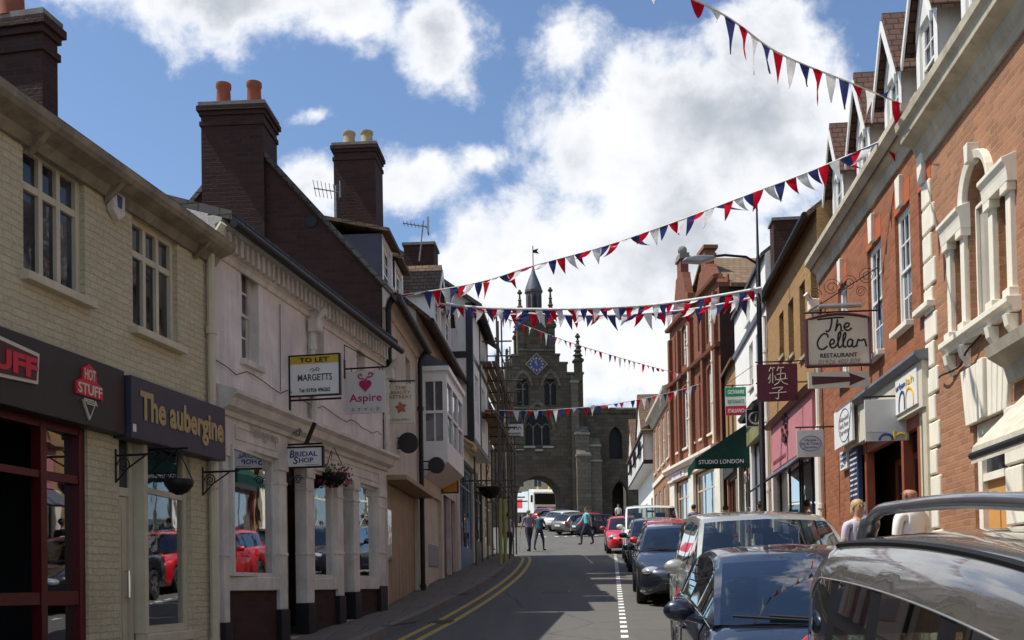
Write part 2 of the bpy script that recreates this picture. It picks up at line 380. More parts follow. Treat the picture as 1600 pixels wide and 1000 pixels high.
LAMPGLOW = lampmat('warm_bulb', (1, .62, .25), 9)
TYRE = plain('tyre_rubber', (.018, .018, .018), .8, .2, 12)
RIM = plain('alloy_rim', (.42, .42, .43), .3, .1, 8, metal=.8)
GLOSSTRIM = plain('satin_black_trim', (.006, .006, .007), .5, .1, 10, spec=.15)
LEADED = plain('leaded_church_glass', (.012, .012, .015), .5, .3, 6, spec=.2)
BLACKTRIM = plain('black_plastic', (.018, .018, .019), .55, .15, 10)
CHROME = plain('chrome', (.75, .75, .76), .12, .05, 10, metal=1)
SEAT = plain('seat_cloth', (.045, .045, .05), .9, .2, 12)
SEATGREY = plain('grey_seat_cloth', (.20, .20, .20), .9, .2, 12)
DASH = plain('dashboard', (.05, .05, .052), .7, .15, 12)
HEADLAMP = plain('headlamp_lens', (.55, .57, .6), .08, .25, 14, metal=.5)
TAILLAMP = plain('tail_lamp_lens', (.45, .01, .012), .15, .2, 14)
PLATEW = plain('number_plate', (.7, .7, .66), .4, .05, 9)
P_NAVY = carpaint('navy_metallic_paint', (.013, .019, .038), .45)
P_BLACKBLUE = carpaint('blue_black_metallic_paint', (.02, .024, .034), .5)
P_CREAM = carpaint('pale_champagne_paint', (.42, .43, .39), .45)
P_GREY = carpaint('warm_dark_grey_metallic_paint', (.15, .14, .122), .6, .22)
P_RAIL = carpaint('slate_grey_metal', (.16, .17, .19), .7, .3)
P_RED = carpaint('bright_red_paint', (.52, .008, .014), .1)
P_DKRED = carpaint('crimson_paint', (.40, .006, .022), .1)
P_WHITE = carpaint('van_white_paint', (.72, .72, .66), .0)
P_SILVER = carpaint('silver_paint', (.48, .49, .50), .6)
P_BLUEGREY = carpaint('blue_grey_paint', (.11, .14, .20), .5)
P_TAUPE = carpaint('taupe_paint', (.20, .19, .17), .5)
F_RED = cloth('red_pennant_cloth', (.56, .012, .03)); F_WHITE = cloth('white_pennant_cloth', (.80, .80, .78)); F_BLUE = cloth('navy_pennant_cloth', (.05, .06, .18), .45)
TAPE = cloth('white_bunting_tape', (.8, .8, .76), .2)
AWNGREEN = cloth('dark_green_canvas', (.022, .062, .05), .15); AWNCREAM = cloth('cream_canvas', (.70, .64, .52), .25)
SKIN = plain('skin', (.46, .25, .17), .55, .12, 14); SKIN2 = plain('tanned_skin', (.36, .17, .10), .5, .12, 14)
HAIRD = plain('dark_hair', (.03, .02, .014), .6, .2, 40); HAIRB = plain('fair_hair', (.45, .31, .15), .6, .25, 40); HAIRG = plain('grey_hair', (.25, .23, .21), .6, .25, 40)
C_TURQ = plain('turquoise_cotton', (.10, .42, .46), .85, .1, 8); C_NAVY = plain('navy_cotton', (.022, .026, .045), .85, .15, 8)
C_LILAC = plain('lilac_grey_cotton', (.20, .18, .26), .85, .1, 8); C_TEAL = plain('deep_teal_cotton', (.025, .09, .13), .85, .1, 8)
C_WHITE = plain('white_cotton', (.75, .74, .72), .85, .06, 8); C_BLACK = plain('black_cotton', (.015, .015, .017), .85, .15, 8)
C_PALE = plain('pale_lavender_cotton', (.50, .48, .56), .85, .08, 8)
LEAFM = plain('leaf_green', (.045, .085, .022), .6, .3, 30); PETAL = plain('magenta_petal', (.40, .03, .12), .6, .25, 30); PETALP = plain('deep_red_petal', (.30, .012, .02), .6, .2, 30)
CONEOR = plain('orange_cone_plastic', (.72, .10, .02), .5, .08, 10)
GRILLEM = plain('brass_grille', (.2, .17, .1), .4, .2, 20, metal=.6)
YELLOWLINE = plain('yellow_road_paint', (.48, .33, .065), .7, .25, 14); WHITELINE = plain('white_road_paint', (.68, .68, .64), .7, .2, 14)
KERB = stone('granite_kerb', (.20, .18, .16), (.16, .145, .13), (.05, .05, .05), .9, .4, .2)
def asphalt():
    m, b, out = newmat('asphalt'); o = b.n('ShaderNodeTexCoord').outputs['Object']
    f = b.noise(o, 160, 3, .7); l = b.noise(o, .45, 6, .6); tr = b.n('ShaderNodeVectorMath', {0: o, 1: (1.7, .07, 1)}, operation='MULTIPLY').outputs[0]
    wl = b.noise(tr, 1.2, 4)
    c = b.mix(f, (.066, .065, .061), (.142, .137, .123)); c = b.mix(b.m('MULTIPLY', b.ramp(l, .35, .7), .45), c, (.125, .118, .105))
    c = b.mix(b.m('MULTIPLY', b.ramp(wl, .45, .7), .4), c, (.062, .062, .064))
    vo = b.n('ShaderNodeTexVoronoi', {'Vector': o, 'Scale': .33, 'Randomness': 1.0}, feature='DISTANCE_TO_EDGE').outputs[0]
    ck = b.m('MULTIPLY', b.m('LESS_THAN', b.m('ADD', vo, b.m('MULTIPLY', b.noise(o, 5, 3), .03)), .02), .55)
    c = b.mix(ck, c, (.03, .03, .03))
    nm = b.n('ShaderNodeBump', {'Strength': .35, 'Distance': .008, 'Height': f}).outputs[0]
    prin(b, out, c, .82, 0, .3, 0, nm); return m
ASPHALT = asphalt()
def paving():
    m, b, out = newmat('paving_slab'); o = b.n('ShaderNodeTexCoord').outputs['Object']
    t = b.n('ShaderNodeTexBrick', {'Vector': o, 'Color1': (.20, .165, .125, 1), 'Color2': (.155, .13, .10, 1), 'Mortar': (.07, .06, .05, 1), 'Scale': 1.0, 'Mortar Size': .008, 'Brick Width': .6, 'Row Height': .9, 'Bias': 0.0}, offset=.5)
    c = b.mix(b.m('MULTIPLY', b.ramp(b.noise(o, 1.2, 7, .7), .4, .7), .5), t.outputs[0], (.11, .095, .075))
    nm = b.n('ShaderNodeBump', {'Strength': .4, 'Distance': .01, 'Height': b.m('ADD', b.m('MULTIPLY', t.outputs[1], -1), b.noise(o, 70, 3))}).outputs[0]
    prin(b, out, c, .85, 0, .3, 0, nm); return m
PAVING = paving()
# ------------------------------------------------------------ lettering
def text(parent, body, mat, x0, x1, z0, z1, d, name='lettering', bold=0.0, shear=0.0, thick=.004, keep=False, flip=False):
    """flat lettering in the parent's x-z plane, facing -y, fitted to a box"""
    cu = bpy.data.curves.new('t', 'FONT'); cu.body = body; cu.align_x = 'CENTER'; cu.offset = bold; cu.shear = shear; cu.resolution_u = 3; cu.extrude = .02
    to = bpy.data.objects.new('t', cu); COL.objects.link(to); bpy.context.view_layer.update()
    me = bpy.data.meshes.new_from_object(to.evaluated_get(bpy.context.evaluated_depsgraph_get()))
    bpy.data.objects.remove(to); bpy.data.curves.remove(cu)
    vs = [v.co.copy() for v in me.vertices]
    a, c = min(v.x for v in vs), max(v.x for v in vs); e, f = min(v.y for v in vs), max(v.y for v in vs)
    kx, kz = (x1 - x0) / (c - a), (z1 - z0) / (f - e)
    ox, oz = x0, z0
    if keep:
        k = min(kx, kz); ox = (x0 + x1) / 2 - k * (c - a) / 2; oz = (z0 + z1) / 2 - k * (f - e) / 2; kx = kz = k
    for v, q in zip(me.vertices, vs):
        v.co = (ox + (q.x - a) * kx, d - (q.z + .02) / .04 * thick, oz + (q.y - e) * kz)
    me.name = name; me.materials.clear(); me.materials.append(mat)
    o = bpy.data.objects.new(name, me); COL.objects.link(o); o.parent = parent
    return o
def strokes(parent, lines, mat, x0, x1, z0, z1, d, r, name='lettering'):
    """hand-drawn strokes given in a unit box (0..1, 0..1)"""
    mb = MB()
    for pl in lines:
        pts = [(x0 + (x1 - x0) * p[0], d, z0 + (z1 - z0) * p[1]) for p in smooth(pl)]
        mb.tube(pts, r, 6)
    for i, v in enumerate(mb.v): mb.v[i] = (v[0], d - .002 + (v[1] - d) * .25, v[2])
    return mb.build(name, mat, parent)
def smooth(p, k=5):
    if len(p) < 3: return p
    q = [p[0]] + list(p) + [p[-1]]; o = []
    for i in range(1, len(q) - 2):
        for j in range(k):
            t = j / k; o.append(tuple(.5 * (2 * q[i][a] + (q[i + 1][a] - q[i - 1][a]) * t + (2 * q[i - 1][a] - 5 * q[i][a] + 4 * q[i + 1][a] - q[i + 2][a]) * t * t + (3 * q[i][a] - q[i - 1][a] - 3 * q[i + 1][a] + q[i + 2][a]) * t ** 3) for a in range(len(p[0]))))
    return o + [tuple(p[-1])]
# ------------------------------------------------------------ building kit
def arc_pts(s0, s1, z, kind, n=10):
    """points of an arch from (s0,z) over to (s1,z)"""
    w = s1 - s0; c = (s0 + s1) / 2
    if kind == 'r': return [(c - w / 2 * math.cos(math.pi * i / n), z + w / 2 * math.sin(math.pi * i / n)) for i in range(n + 1)]
    if kind == 's':
        h = w * .16; rr = (w * w / 4 + h * h) / (2 * h); a0 = math.asin(w / 2 / rr)
        return [(c + rr * math.sin(-a0 + 2 * a0 * i / n), z + h - rr + rr * math.cos(-a0 + 2 * a0 * i / n)) for i in range(n + 1)]
    a = math.radians(60); o = []
    k = n // 2
    for i in range(k + 1): t = a * i / k; o.append((s1 - w * math.cos(t), z + w * math.sin(t)))
    for i in range(k - 1, -1, -1): t = a * i / k; o.append((s0 + w * math.cos(t), z + w * math.sin(t)))
    return o
def archtop(s0, s1, z, kind): return max(p[1] for p in arc_pts(s0, s1, z, kind))
def wallgrid(mb, s0, s1, z0, z1, ops, d0=0.0, reveal=.16, mi=0):
    """front wall with real openings; an opening is (s0,s1,z0,z1[,arch]) where z1 is the springing of an arch"""
    O = []
    for o in ops:
        o = tuple(o) + (None,) * (5 - len(o)); top = archtop(o[0], o[1], o[3], o[4]) + .001 if o[4] else o[3]
        O.append((max(s0, o[0]), min(s1, o[1]), max(z0, o[2]), min(z1, top), o[3], o[4]))
    xs = sorted({s0, s1} | {o[0] for o in O} | {o[1] for o in O}); zs = sorted({z0, z1} | {o[2] for o in O} | {o[3] for o in O})
    for i in range(len(xs) - 1):
        for j in range(len(zs) - 1):
            cx, cz = (xs[i] + xs[i + 1]) / 2, (zs[j] + zs[j + 1]) / 2
            if any(o[0] < cx < o[1] and o[2] < cz < o[3] for o in O): continue
            mb.add([(xs[i], d0, zs[j]), (xs[i + 1], d0, zs[j]), (xs[i + 1], d0, zs[j + 1]), (xs[i], d0, zs[j + 1])], [(0, 1, 2, 3)], mi)
    d1 = d0 + reveal
    for (a, b_, c, e, sp, k) in O:
        t = sp if k else e
        q = [(a, c), (b_, c), (b_, t)] + (arc_pts(a, b_, sp, k)[::-1][1:-1] if k else []) + [(a, t)]
        n = len(q)
        mb.add([(x, d0, z) for x, z in q] + [(x, d1, z) for x, z in q], [(i, (i + 1) % n, n + (i + 1) % n, n + i) for i in range(n)], mi)
        if k:
            A = arc_pts(a, b_, sp, k); m = len(A)
            for i in range(m - 1):
                mb.add([(A[i][0], d0, A[i][1]), (A[i + 1][0], d0, A[i + 1][1]), (A[i + 1][0], d0, e), (A[i][0], d0, e)], [(0, 1, 2, 3)], mi)
def shell(P, s0, s1, depth, zb, ze, ops, mat, ridge=2.2, rd=None, reveal=.16, roofmat=TILEGREY, oh=.22, oe=.05, rooft=.10, roof=True, gmat=None):
    mb = MB(); rd = rd if rd is not None else depth / 2
    wallgrid(mb, s0, s1, zb, ze, ops, 0, reveal)
    g = [(0, zb), (depth, zb), (depth, ze), (rd, ze + ridge), (0, ze)]
    for s in (s0, s1): mb.add([(s, y, z) for y, z in g], [(0, 1, 2, 3, 4)], 1 if gmat else 0)
    mb.add([(s0, depth, zb), (s1, depth, zb), (s1, depth, ze), (s0, depth, ze)], [(0, 1, 2, 3)])
    w = mb.build('wall', [mat, gmat] if gmat else mat, P)
    if roof:
        k1, k2 = ridge / rd, ridge / (depth - rd)
        pr = [(-oh, ze - oh * k1), (rd, ze + ridge), (depth + oh, ze - oh * k2), (depth + oh, ze - oh * k2 + rooft), (rd, ze + ridge + rooft * 1.15), (-oh, ze - oh * k1 + rooft)]
        MB().prism(pr, s0 - oe, s1 + oe, 'x').build('roof', roofmat, P)
    return w
def frame_boxes(mb, s0, s1, z0, z1, d, fw, t=.06):
    mb.box(s0, s0 + fw, d, d + t, z0, z1); mb.box(s1 - fw, s1, d, d + t, z0, z1)
    mb.box(s0 + fw, s1 - fw, d + .002, d + t - .002, z1 - fw, z1); mb.box(s0 + fw, s1 - fw, d + .002, d + t - .002, z0, z0 + fw)
def window(P, s0, s1, z0, z1, cols=2, rows=2, mat=WHITEPAINT, glass=DARKPANE, d=.09, fw=.05, bar=.024, sill=None, transom=None, sash=False, sd=.06, arch=None, name='window'):
    mb = MB(); frame_boxes(mb, s0, s1, z0, z1, d, fw)
    a, b_, c, e = s0 + fw, s1 - fw, z0 + fw, z1 - fw
    if sash:
        m = (c + e) / 2
        for (lo, hi, dd) in ((m - .02, e, .006), (c, m + .02, .03)):
            frame_boxes(mb, a, b_, lo, hi, d + dd, .035, .028)
            for i in range(1, cols): x = a + (b_ - a) * i / cols; mb.box(x - bar / 2, x + bar / 2, d + dd + .004, d + dd + .024, lo + .035, hi - .035)
            for j in range(1, rows): z = lo + (hi - lo) * j / rows; mb.box(a + .035, b_ - .035, d + dd + .006, d + dd + .022, z - bar / 2, z + bar / 2)
    else:
        tz = e - (e - c) * transom if transom else None
        if tz: mb.box(a, b_, d + .008, d + .052, tz - fw * .5, tz + fw * .5)
        for i in range(1, cols):
            x = a + (b_ - a) * i / cols
            mb.box(x - fw * .45, x + fw * .45, d + .004, d + .056, c, e)
        for j in range(1, rows): z = c + ((tz or e) - c) * j / rows; mb.box(a, b_, d + .016, d + .046, z - bar / 2, z + bar / 2)
    if arch:
        A = arc_pts(s0, s1, z1, arch)
        for i in range(len(A) - 1):
            p, q = A[i], A[i + 1]; cx = (s0 + s1) / 2; k = 1 - fw / (s1 - s0) * 2
            mb.add([(p[0], d, p[1]), (q[0], d, q[1]), (cx + (q[0] - cx) * k, d, z1 + (q[1] - z1) * k), (cx + (p[0] - cx) * k, d, z1 + (p[1] - z1) * k)], [(0, 1, 2, 3)])
    o = mb.build(name, mat, P)
    g = MB()
    if arch:
        q = [(s0, z0), (s1, z0)] + arc_pts(s0, s1, z1, arch)[::-1]
        g.add([(x, d + .04, z) for x, z in q], [list(range(len(q)))])
    else: g.add([(a - .01, d + .04, c - .01), (b_ + .01, d + .04, c - .01), (b_ + .01, d + .04, e + .01), (a - .01, d + .04, e + .01)], [(0, 1, 2, 3)])
    g.build('pane', glass, o)
    if sill: MB().box(s0 - .05, s1 + .05, -sd, d + .002, z0 - .075, z0 - .002).build('sill', sill, o, bevel=.008)
    return o
def sill_only(P, s0, s1, z, mat, out=.07, h=.08): return MB().box(s0, s1, -out, .09, z - h, z).build('sill', mat, P, bevel=.008)
def door(P, s0, s1, z0, z1, mat, d=.12, glaz=None, name='door', knob=True, panels=True):
    mb = MB().box(s0, s1, d, d + .05, z0, z1)
    w = s1 - s0; gl = glaz or 0
    if panels:
        for (a, c, e, f) in ((.14, .46, .08, .42), (.54, .86, .08, .42)) + (() if gl else ((.14, .46, .5, .92), (.54, .86, .5, .92))):
            mb.box(s0 + w * a, s0 + w * c, d - .012, d + .01, z0 + (z1 - z0) * e, z0 + (z1 - z0) * f)
    o = mb.build(name, mat, P)
    if glaz: MB().box(s0 + w * .16, s1 - w * .16, d - .006, d + .01, z0 + (z1 - z0) * .48, z0 + (z1 - z0) * .94).build('pane', DARKPANE, o)
    if knob: MB().ball((s0 + w * .12, d - .04, z0 + (z1 - z0) * .45), .03, 8).build('handle', CHROME, o)
    return o
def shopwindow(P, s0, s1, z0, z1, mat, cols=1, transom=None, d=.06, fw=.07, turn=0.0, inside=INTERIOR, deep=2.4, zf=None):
    """turn swings the near edge of the glass out towards the street, an angle set to aim its street reflection"""
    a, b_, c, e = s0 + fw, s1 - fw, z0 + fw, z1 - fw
    k = math.tan(turn) * (b_ - a); n0 = d - k  # pane skew is added to steer which cars and awnings it mirrors
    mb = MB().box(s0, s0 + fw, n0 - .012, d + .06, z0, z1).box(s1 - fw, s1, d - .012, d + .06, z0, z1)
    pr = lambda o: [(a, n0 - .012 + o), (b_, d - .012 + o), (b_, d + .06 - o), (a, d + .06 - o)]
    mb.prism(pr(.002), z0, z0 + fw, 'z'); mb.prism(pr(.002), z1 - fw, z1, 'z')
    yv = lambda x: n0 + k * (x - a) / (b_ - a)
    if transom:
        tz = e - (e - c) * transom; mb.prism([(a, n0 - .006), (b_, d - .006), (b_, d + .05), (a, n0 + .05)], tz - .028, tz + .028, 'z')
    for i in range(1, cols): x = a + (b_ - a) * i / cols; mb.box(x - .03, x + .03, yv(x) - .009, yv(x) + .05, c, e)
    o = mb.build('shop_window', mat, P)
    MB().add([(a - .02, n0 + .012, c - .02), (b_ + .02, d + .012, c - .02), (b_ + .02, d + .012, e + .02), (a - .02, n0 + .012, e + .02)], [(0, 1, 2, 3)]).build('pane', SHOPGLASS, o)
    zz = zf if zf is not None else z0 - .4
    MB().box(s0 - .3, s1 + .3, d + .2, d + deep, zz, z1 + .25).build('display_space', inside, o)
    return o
def open_front(o):
    """take the street-side face off the display space so the window looks into it"""
    for ch in o.children:
        if ch.name.startswith('display_space'):
            bm = bmesh.new(); bm.from_mesh(ch.data)
            y0 = min(v.co.y for v in bm.verts)
            bmesh.ops.delete(bm, geom=[f for f in bm.faces if all(abs(v.co.y - y0) < 1e-4 for v in f.verts)], context='FACES')
            bmesh.ops.reverse_faces(bm, faces=bm.faces); bm.to_mesh(ch.data); bm.free()
    return o
def SW(*a, **k): return open_front(shopwindow(*a, **k))
def moulding(prof, s0, s1, name, mat, P, ret=True):
    """run a (d,z) profile along the wall"""
    return MB().prism(prof, s0, s1, 'x').build(name, mat, P)
def pipe(P, s, z0, z1, mat, r=.04, d=-.07, name='downpipe', joints=3, swan=None):
    mb = MB(); pts = [(s, d, z0), (s, d, z1)]
    if swan: pts += [(s + swan[0] * .3, d - .02, z1 + .12), (s + swan[0], d + swan[1], z1 + .3)]
    mb.tube(pts, r, 8)
    for i in range(joints): z = z0 + (z1 - z0) * (i + .5) / joints; mb.lathe((s, d, z), [(r * 1.35, -.04), (r * 1.35, .04)], 8)
    return mb.build(name, mat, P, smooth=40)
def chimney(P, s0, s1, d0, d1, z0, z1, mat, pots, potmat, cap=SOOTSHADE, pot_h=.4, pr=.13, course=True):
    mb = MB().box(s0, s1, d0, d1, z0, z1)
    if course:
        for k, (o, z, h) in enumerate(((.025, z1 - .34, .075), (.03, z1 - .16, .07), (.065, z1 - .088, .085))): mb.box(s0 - o, s1 + o, d0 - o, d1 + o, z, z + h)
    c = mb.build('chimney', mat, P)
    MB().box(s0 - .04, s1 + .04, d0 - .04, d1 + .04, z1 + .001, z1 + .07).build('flaunching', cap, c)
    for (a, e) in pots:
        MB().lathe((a, e, z1 + .05), [(pr * 1.05, 0), (pr, .06), (pr * .86, pot_h * .8), (pr * 1.0, pot_h * .86), (pr * 1.0, pot_h), (pr * .7, pot_h), (pr * .7, pot_h - .15)], 14).build('pot', potmat, c, smooth=40)
    return c
def dormer(P, s, w, d0, d1, z0, z1, roofmat, cheek, face, ridge=.5, glass=SASHPANE, gable=True, cols=2, rows=2, oh=.14):
    """gabled dormer facing the street: front at d0, runs back to d1"""
    o = MB()
    a, b_ = s - w / 2, s + w / 2
    o.add([(a, d0, z0), (a, d1, z0), (a, d1, z1), (a, d0, z1)], [(0, 1, 2, 3)]); o.add([(b_, d0, z0), (b_, d1, z0), (b_, d1, z1), (b_, d0, z1)], [(0, 1, 2, 3)])
    D = o.build('dormer', cheek, P)
    f = MB(); fr = .13
    wallgrid(f, a - .02, b_ + .02, z0 - .05, z1, [(a + fr, b_ - fr, z0 + .1, z1 - .12)], d0, .1)
    if gable: f.add([(a - .02, d0, z1), (b_ + .02, d0, z1), (s, d0, z1 + ridge)], [(0, 1, 2)])
    F_ = f.build('dormer_front', face, D)
    window(F_, a + fr, b_ - fr, z0 + .1, z1 - .12, cols, rows, WHITEPAINT, glass, d0 + .04, .04, .02, sash=True)
    t = .07
    if gable:
        for q in (-1, 1):
            e = s + q * (w / 2 + oh); ze = z1 - ridge * oh / (w / 2)
            MB().prism([(s, z1 + ridge), (e, ze), (e, ze + t), (s, z1 + ridge + t * 1.4)], d0 - .12, d1, 'y').build('dormer_roof', roofmat, D)
            MB().prism([(s, z1 + ridge - .02), (e + q * .01, ze - .03), (e + q * .01, ze - .16), (s, z1 + ridge - .17)], d0 - .15, d0 - .122, 'y').build('bargeboard', WHITEPAINT, D)
    else:
        MB().prism([(d0 - .15, z1), (d1, z1 + ridge), (d1, z1 + ridge + t), (d0 - .15, z1 + t)], a - .1, b_ + .1, 'x').build('dormer_roof', roofmat, D)
    return D
def rect(F, u0, u1, vt, vb, d=0.0):
    vm = (vt + vb) / 2; a, c = F.S(u0, vm, d), F.S(u1, vm, d)
    return (min(a, c), max(a, c), F.Z(u0, vb, d), F.Z(u0, vt, d))
def bld(name, label, F, cat='building'): return thing(name, label, cat, F.loc(), F.rot)
def signat(name, label, cat, u0, v0, u1, v1, Y, F, side):
    """a board hung square to the facade; returns (thing, width, height, distance to the wall)"""
    a, b_ = at(u0, (v0 + v1) / 2, Y), at(u1, (v0 + v1) / 2, Y); h = at((u0 + u1) / 2, v0, Y).z - at((u0 + u1) / 2, v1, Y).z
    out = -F.n if side == 'l' else F.n
    w = (b_.x - a.x) / max(.3, out.x); c = at((u0 + u1) / 2, v1, Y)
    t = thing(name, label, cat, c, math.atan2(out.y, out.x))
    gap = abs((c - F.o).dot(F.n)) - w / 2
    return t, w, h, gap
def fascia(name, label, F, s0, s1, z0, z1, d0, d1, mat, cat='sign'):
    """a board on the wall as a thing of its own: origin at its lower left corner, same axes as the facade"""
    t = thing(name, label, cat, F.w(s0, 0, z0), F.rot)
    MB().box(0, s1 - s0, d0, d1, 0, z1 - z0).build('board', mat, t, bevel=.006)
    return t, s1 - s0, z1 - z0
# ------------------------------------------------------------ ground
def sheet(name, quads_fn, mat, kind='structure'):
    pass
YS = [-40, -10] + list(range(0, 72, 4)) + [72, 77, 82, 90, 100, 115, 130, 160, 400]
mb = MB(); XS = [-400, -60, -20, -6, 0, 6, 20, 60, 400]
for y in YS:
    for x in XS: mb.v.append((x, y, gz(y)))
n = len(XS)
for i in range(len(YS) - 1):
    for j in range(n - 1): mb.f.append([i * n + j, i * n + j + 1, (i + 1) * n + j + 1, (i + 1) * n + j]); mb.mi.append(0)
tag(mb.build('road', ASPHALT), kind='structure')
def strip(name, left, right, lift, mat, thick=None, kind='structure'):
    """a sheet between two polylines that follows the slope"""
    m = MB(); k = len(left)
    for a, c in zip(left, right):
        m.v.append((a[0], a[1], gz(a[1]) + lift)); m.v.append((c[0], c[1], gz(c[1]) + lift))
    for i in range(k - 1): m.f.append([2 * i, 2 * i + 1, 2 * i + 3, 2 * i + 2]); m.mi.append(0)
    if thick:
        for off, lst in ((0, left), (1, right)):
            b0 = len(m.v)
            for a in lst: m.v.append((a[0], a[1], gz(a[1]) + lift)); m.v.append((a[0], a[1], gz(a[1]) - .02))
            for i in range(k - 1): m.f.append([b0 + 2 * i, b0 + 2 * i + 1, b0 + 2 * i + 3, b0 + 2 * i + 2]); m.mi.append(0)
    o = m.build(name, mat); return tag(o, kind=kind)
def resample(pts, step=.6):
    pts = [(p[0], p[1]) for p in pts]; o = [pts[0]]; acc = 0
    for i in range(len(pts) - 1):
        a, c = Vector(pts[i]), Vector(pts[i + 1]); L = (c - a).length; k = max(1, int(L / step))
        for j in range(1, k + 1): o.append(tuple(a.lerp(c, j / k)))
    return o
def offset(pts, d):
    o = []
    for i, p in enumerate(pts):
        a, c = Vector(pts[max(0, i - 1)]), Vector(pts[min(len(pts) - 1, i + 1)]); t = (c - a).normalized()
        o.append((p[0] - t.y * d, p[1] + t.x * d))      # left of travel is positive
    return o
yl = [ground(u, v) for (u, v) in ((626, 1000), (692, 967), (758, 928.5), (796, 901), (812, 884), (817, 872))]
yl = [(p.x, p.y) for p in yl]
d0 = Vector(yl[0]) - Vector(yl[1]); yl = [tuple(Vector(yl[0]) + d0.normalized() * 16)] + yl
cxy = yl[-1]; yl += [(cxy[0] - .25, cxy[1] + 1.6), (cxy[0] - 1.2, cxy[1] + 3.0), (cxy[0] - 3.2, cxy[1] + 3.8), (cxy[0] - 9, cxy[1] + 4.2)]
YL = resample(smooth(yl, 8), .5)
strip('yellow_line', offset(YL, .05), offset(YL, -.05), .004, YELLOWLINE); strip('yellow_line', offset(YL, -.20), offset(YL, -.30), .004, YELLOWLINE)
KL = offset(YL, .33)
strip('kerb', offset(KL, .14), KL, .11, KERB, True)
inner = offset(KL, .14)
def lineX(F_, y): return F_(y)
FA = lambda y: -5.46 + .188 * y
FB = lambda y: -1.93 + .066 * (y - 21.9)
def facl(y): return FA(y) if y < 17.7 else (FB(y) + (FA(17.7) - FB(17.7)) * max(0, 1 - (y - 17.7) / 4))
strip('pavement', [(min(p[0] - .02, facl(p[1]) - .6) if p[1] < 40 else p[0] - 8, p[1]) for p in inner], inner, .105, PAVING)
# side-street corner keeps its own pavement beyond the scaffold
FR = lambda y: 3.97 + .09 * y
def facr(y): return FR(y) if y < 34 else 7.03
bayX = lambda y: 1.45 + .094 * (y - 13.7) if y < 40 else 1.45 + .094 * 26.3 + (y - 40) * .06
kr = [(bayX(y) + 2.25, y) for y in range(-10, 74, 2)]
strip('kerb', kr, offset(kr, -.14), .11, KERB, True)
strip('pavement', offset(kr, -.14), [(9.5, p[1]) for p in kr], .105, PAVING)
m = MB(); y = 8.0
while y < 44:
    a = bayX(y); c = bayX(y + .3); w = .05
    m.add([(a - w, y, gz(y) + .004), (a + w, y, gz(y) + .004), (c + w, y + .3, gz(y + .3) + .004), (c - w, y + .3, gz(y + .3) + .004)], [(0, 1, 2, 3)]); y += .6
tag(m.build('parking_bay_line', WHITELINE), kind='structure')
m = MB()
for (u, v, wu) in ((800, 842, 8), (851, 839, 6), (870, 838.5, 6), (884, 838, 5), (897, 837.5, 5), (909, 837.5, 5), (921, 837, 5), (932, 837, 5), (843, 834, 4), (880, 825, 4), (893, 829, 4)):
    p = ground(u, v); s = wu * p.y / FPX / 2
    m.add([(p.x + a * s, p.y + c * .5, gz(p.y + c * .5) + .005) for a, c in ((-1, -1), (1, -1), (1, 1), (-1, 1))], [(0, 1, 2, 3)])
tag(m.build('junction_line', WHITELINE), kind='structure')

# ironwork in the road
def road_iron(name, label, cat, u, v, w, l, bars):
    p = ground(u, v); t = thing(name, label, cat, (p.x, p.y, gz(p.y) + .002)); t.rotation_euler = (math.atan(.0727), 0, hd_road)
    mb = MB().box(-w / 2, w / 2, -l / 2, -l / 2 + .035, 0, .008).box(-w / 2, w / 2, l / 2 - .035, l / 2, 0, .008).box(-w / 2, -w / 2 + .035, -l / 2 + .035, l / 2 - .035, 0, .0075).box(w / 2 - .035, w / 2, -l / 2 + .035, l / 2 - .035, 0, .0075)
    mb.build('frame', DARKSTEEL, t); g = MB()
    for i in range(bars): y = -l / 2 + .05 + (l - .1) * i / bars; g.box(-w / 2 + .036, w / 2 - .036, y, y + (l - .1) / bars * .6, 0, .007)
    g.build('grate', DARKSTEEL, t); return t
hd_road = -math.atan(.094)
road_iron('drain_grate', 'iron drain grate in the gutter beside the double yellow lines', 'drain', 690, 972, .36, .42, 7)
road_iron('manhole_cover', 'square iron manhole cover set in the middle of the road', 'manhole cover', 868, 925, .6, .6, 5)
# ------------------------------------------------------------ left side: cream painted brick shops
F1 = Fac(FA(3.2), 3.2, FA(11.55), 11.55)
L1 = bld('brick_shop_building', 'cream painted brick building over the pizza shop and navy wine bar board', F1)
z_e = F1.Z(200, 262, -.28) + .02
W1 = rect(F1, 36, 132, 216, 424); W2 = rect(F1, 207, 277, 334, 510)
fz1, fz0 = F1.Z(178, 588), F1.Z(178, 682)
aub = (F1.S(187, 850), F1.S(299, 850), -1.2, fz0 + .1)
piz = (-.5, F1.S(138, 850), -1.2, fz0 + .1)
shell(L1, -.5, F1.len, 6, -1.3, z_e + .02, [W1, W2, aub, piz], CREAMBRICK, 1.15, 3.2, roofmat=TILEGREY, oh=.2, oe=.0)
for w in (W1, W2): 
    window(L1, *w, cols=3, rows=1, mat=CREAMPAINT, glass=DARKPANE, d=.05, fw=.06, transom=.29, sill=CREAMPAINT, sd=.09)
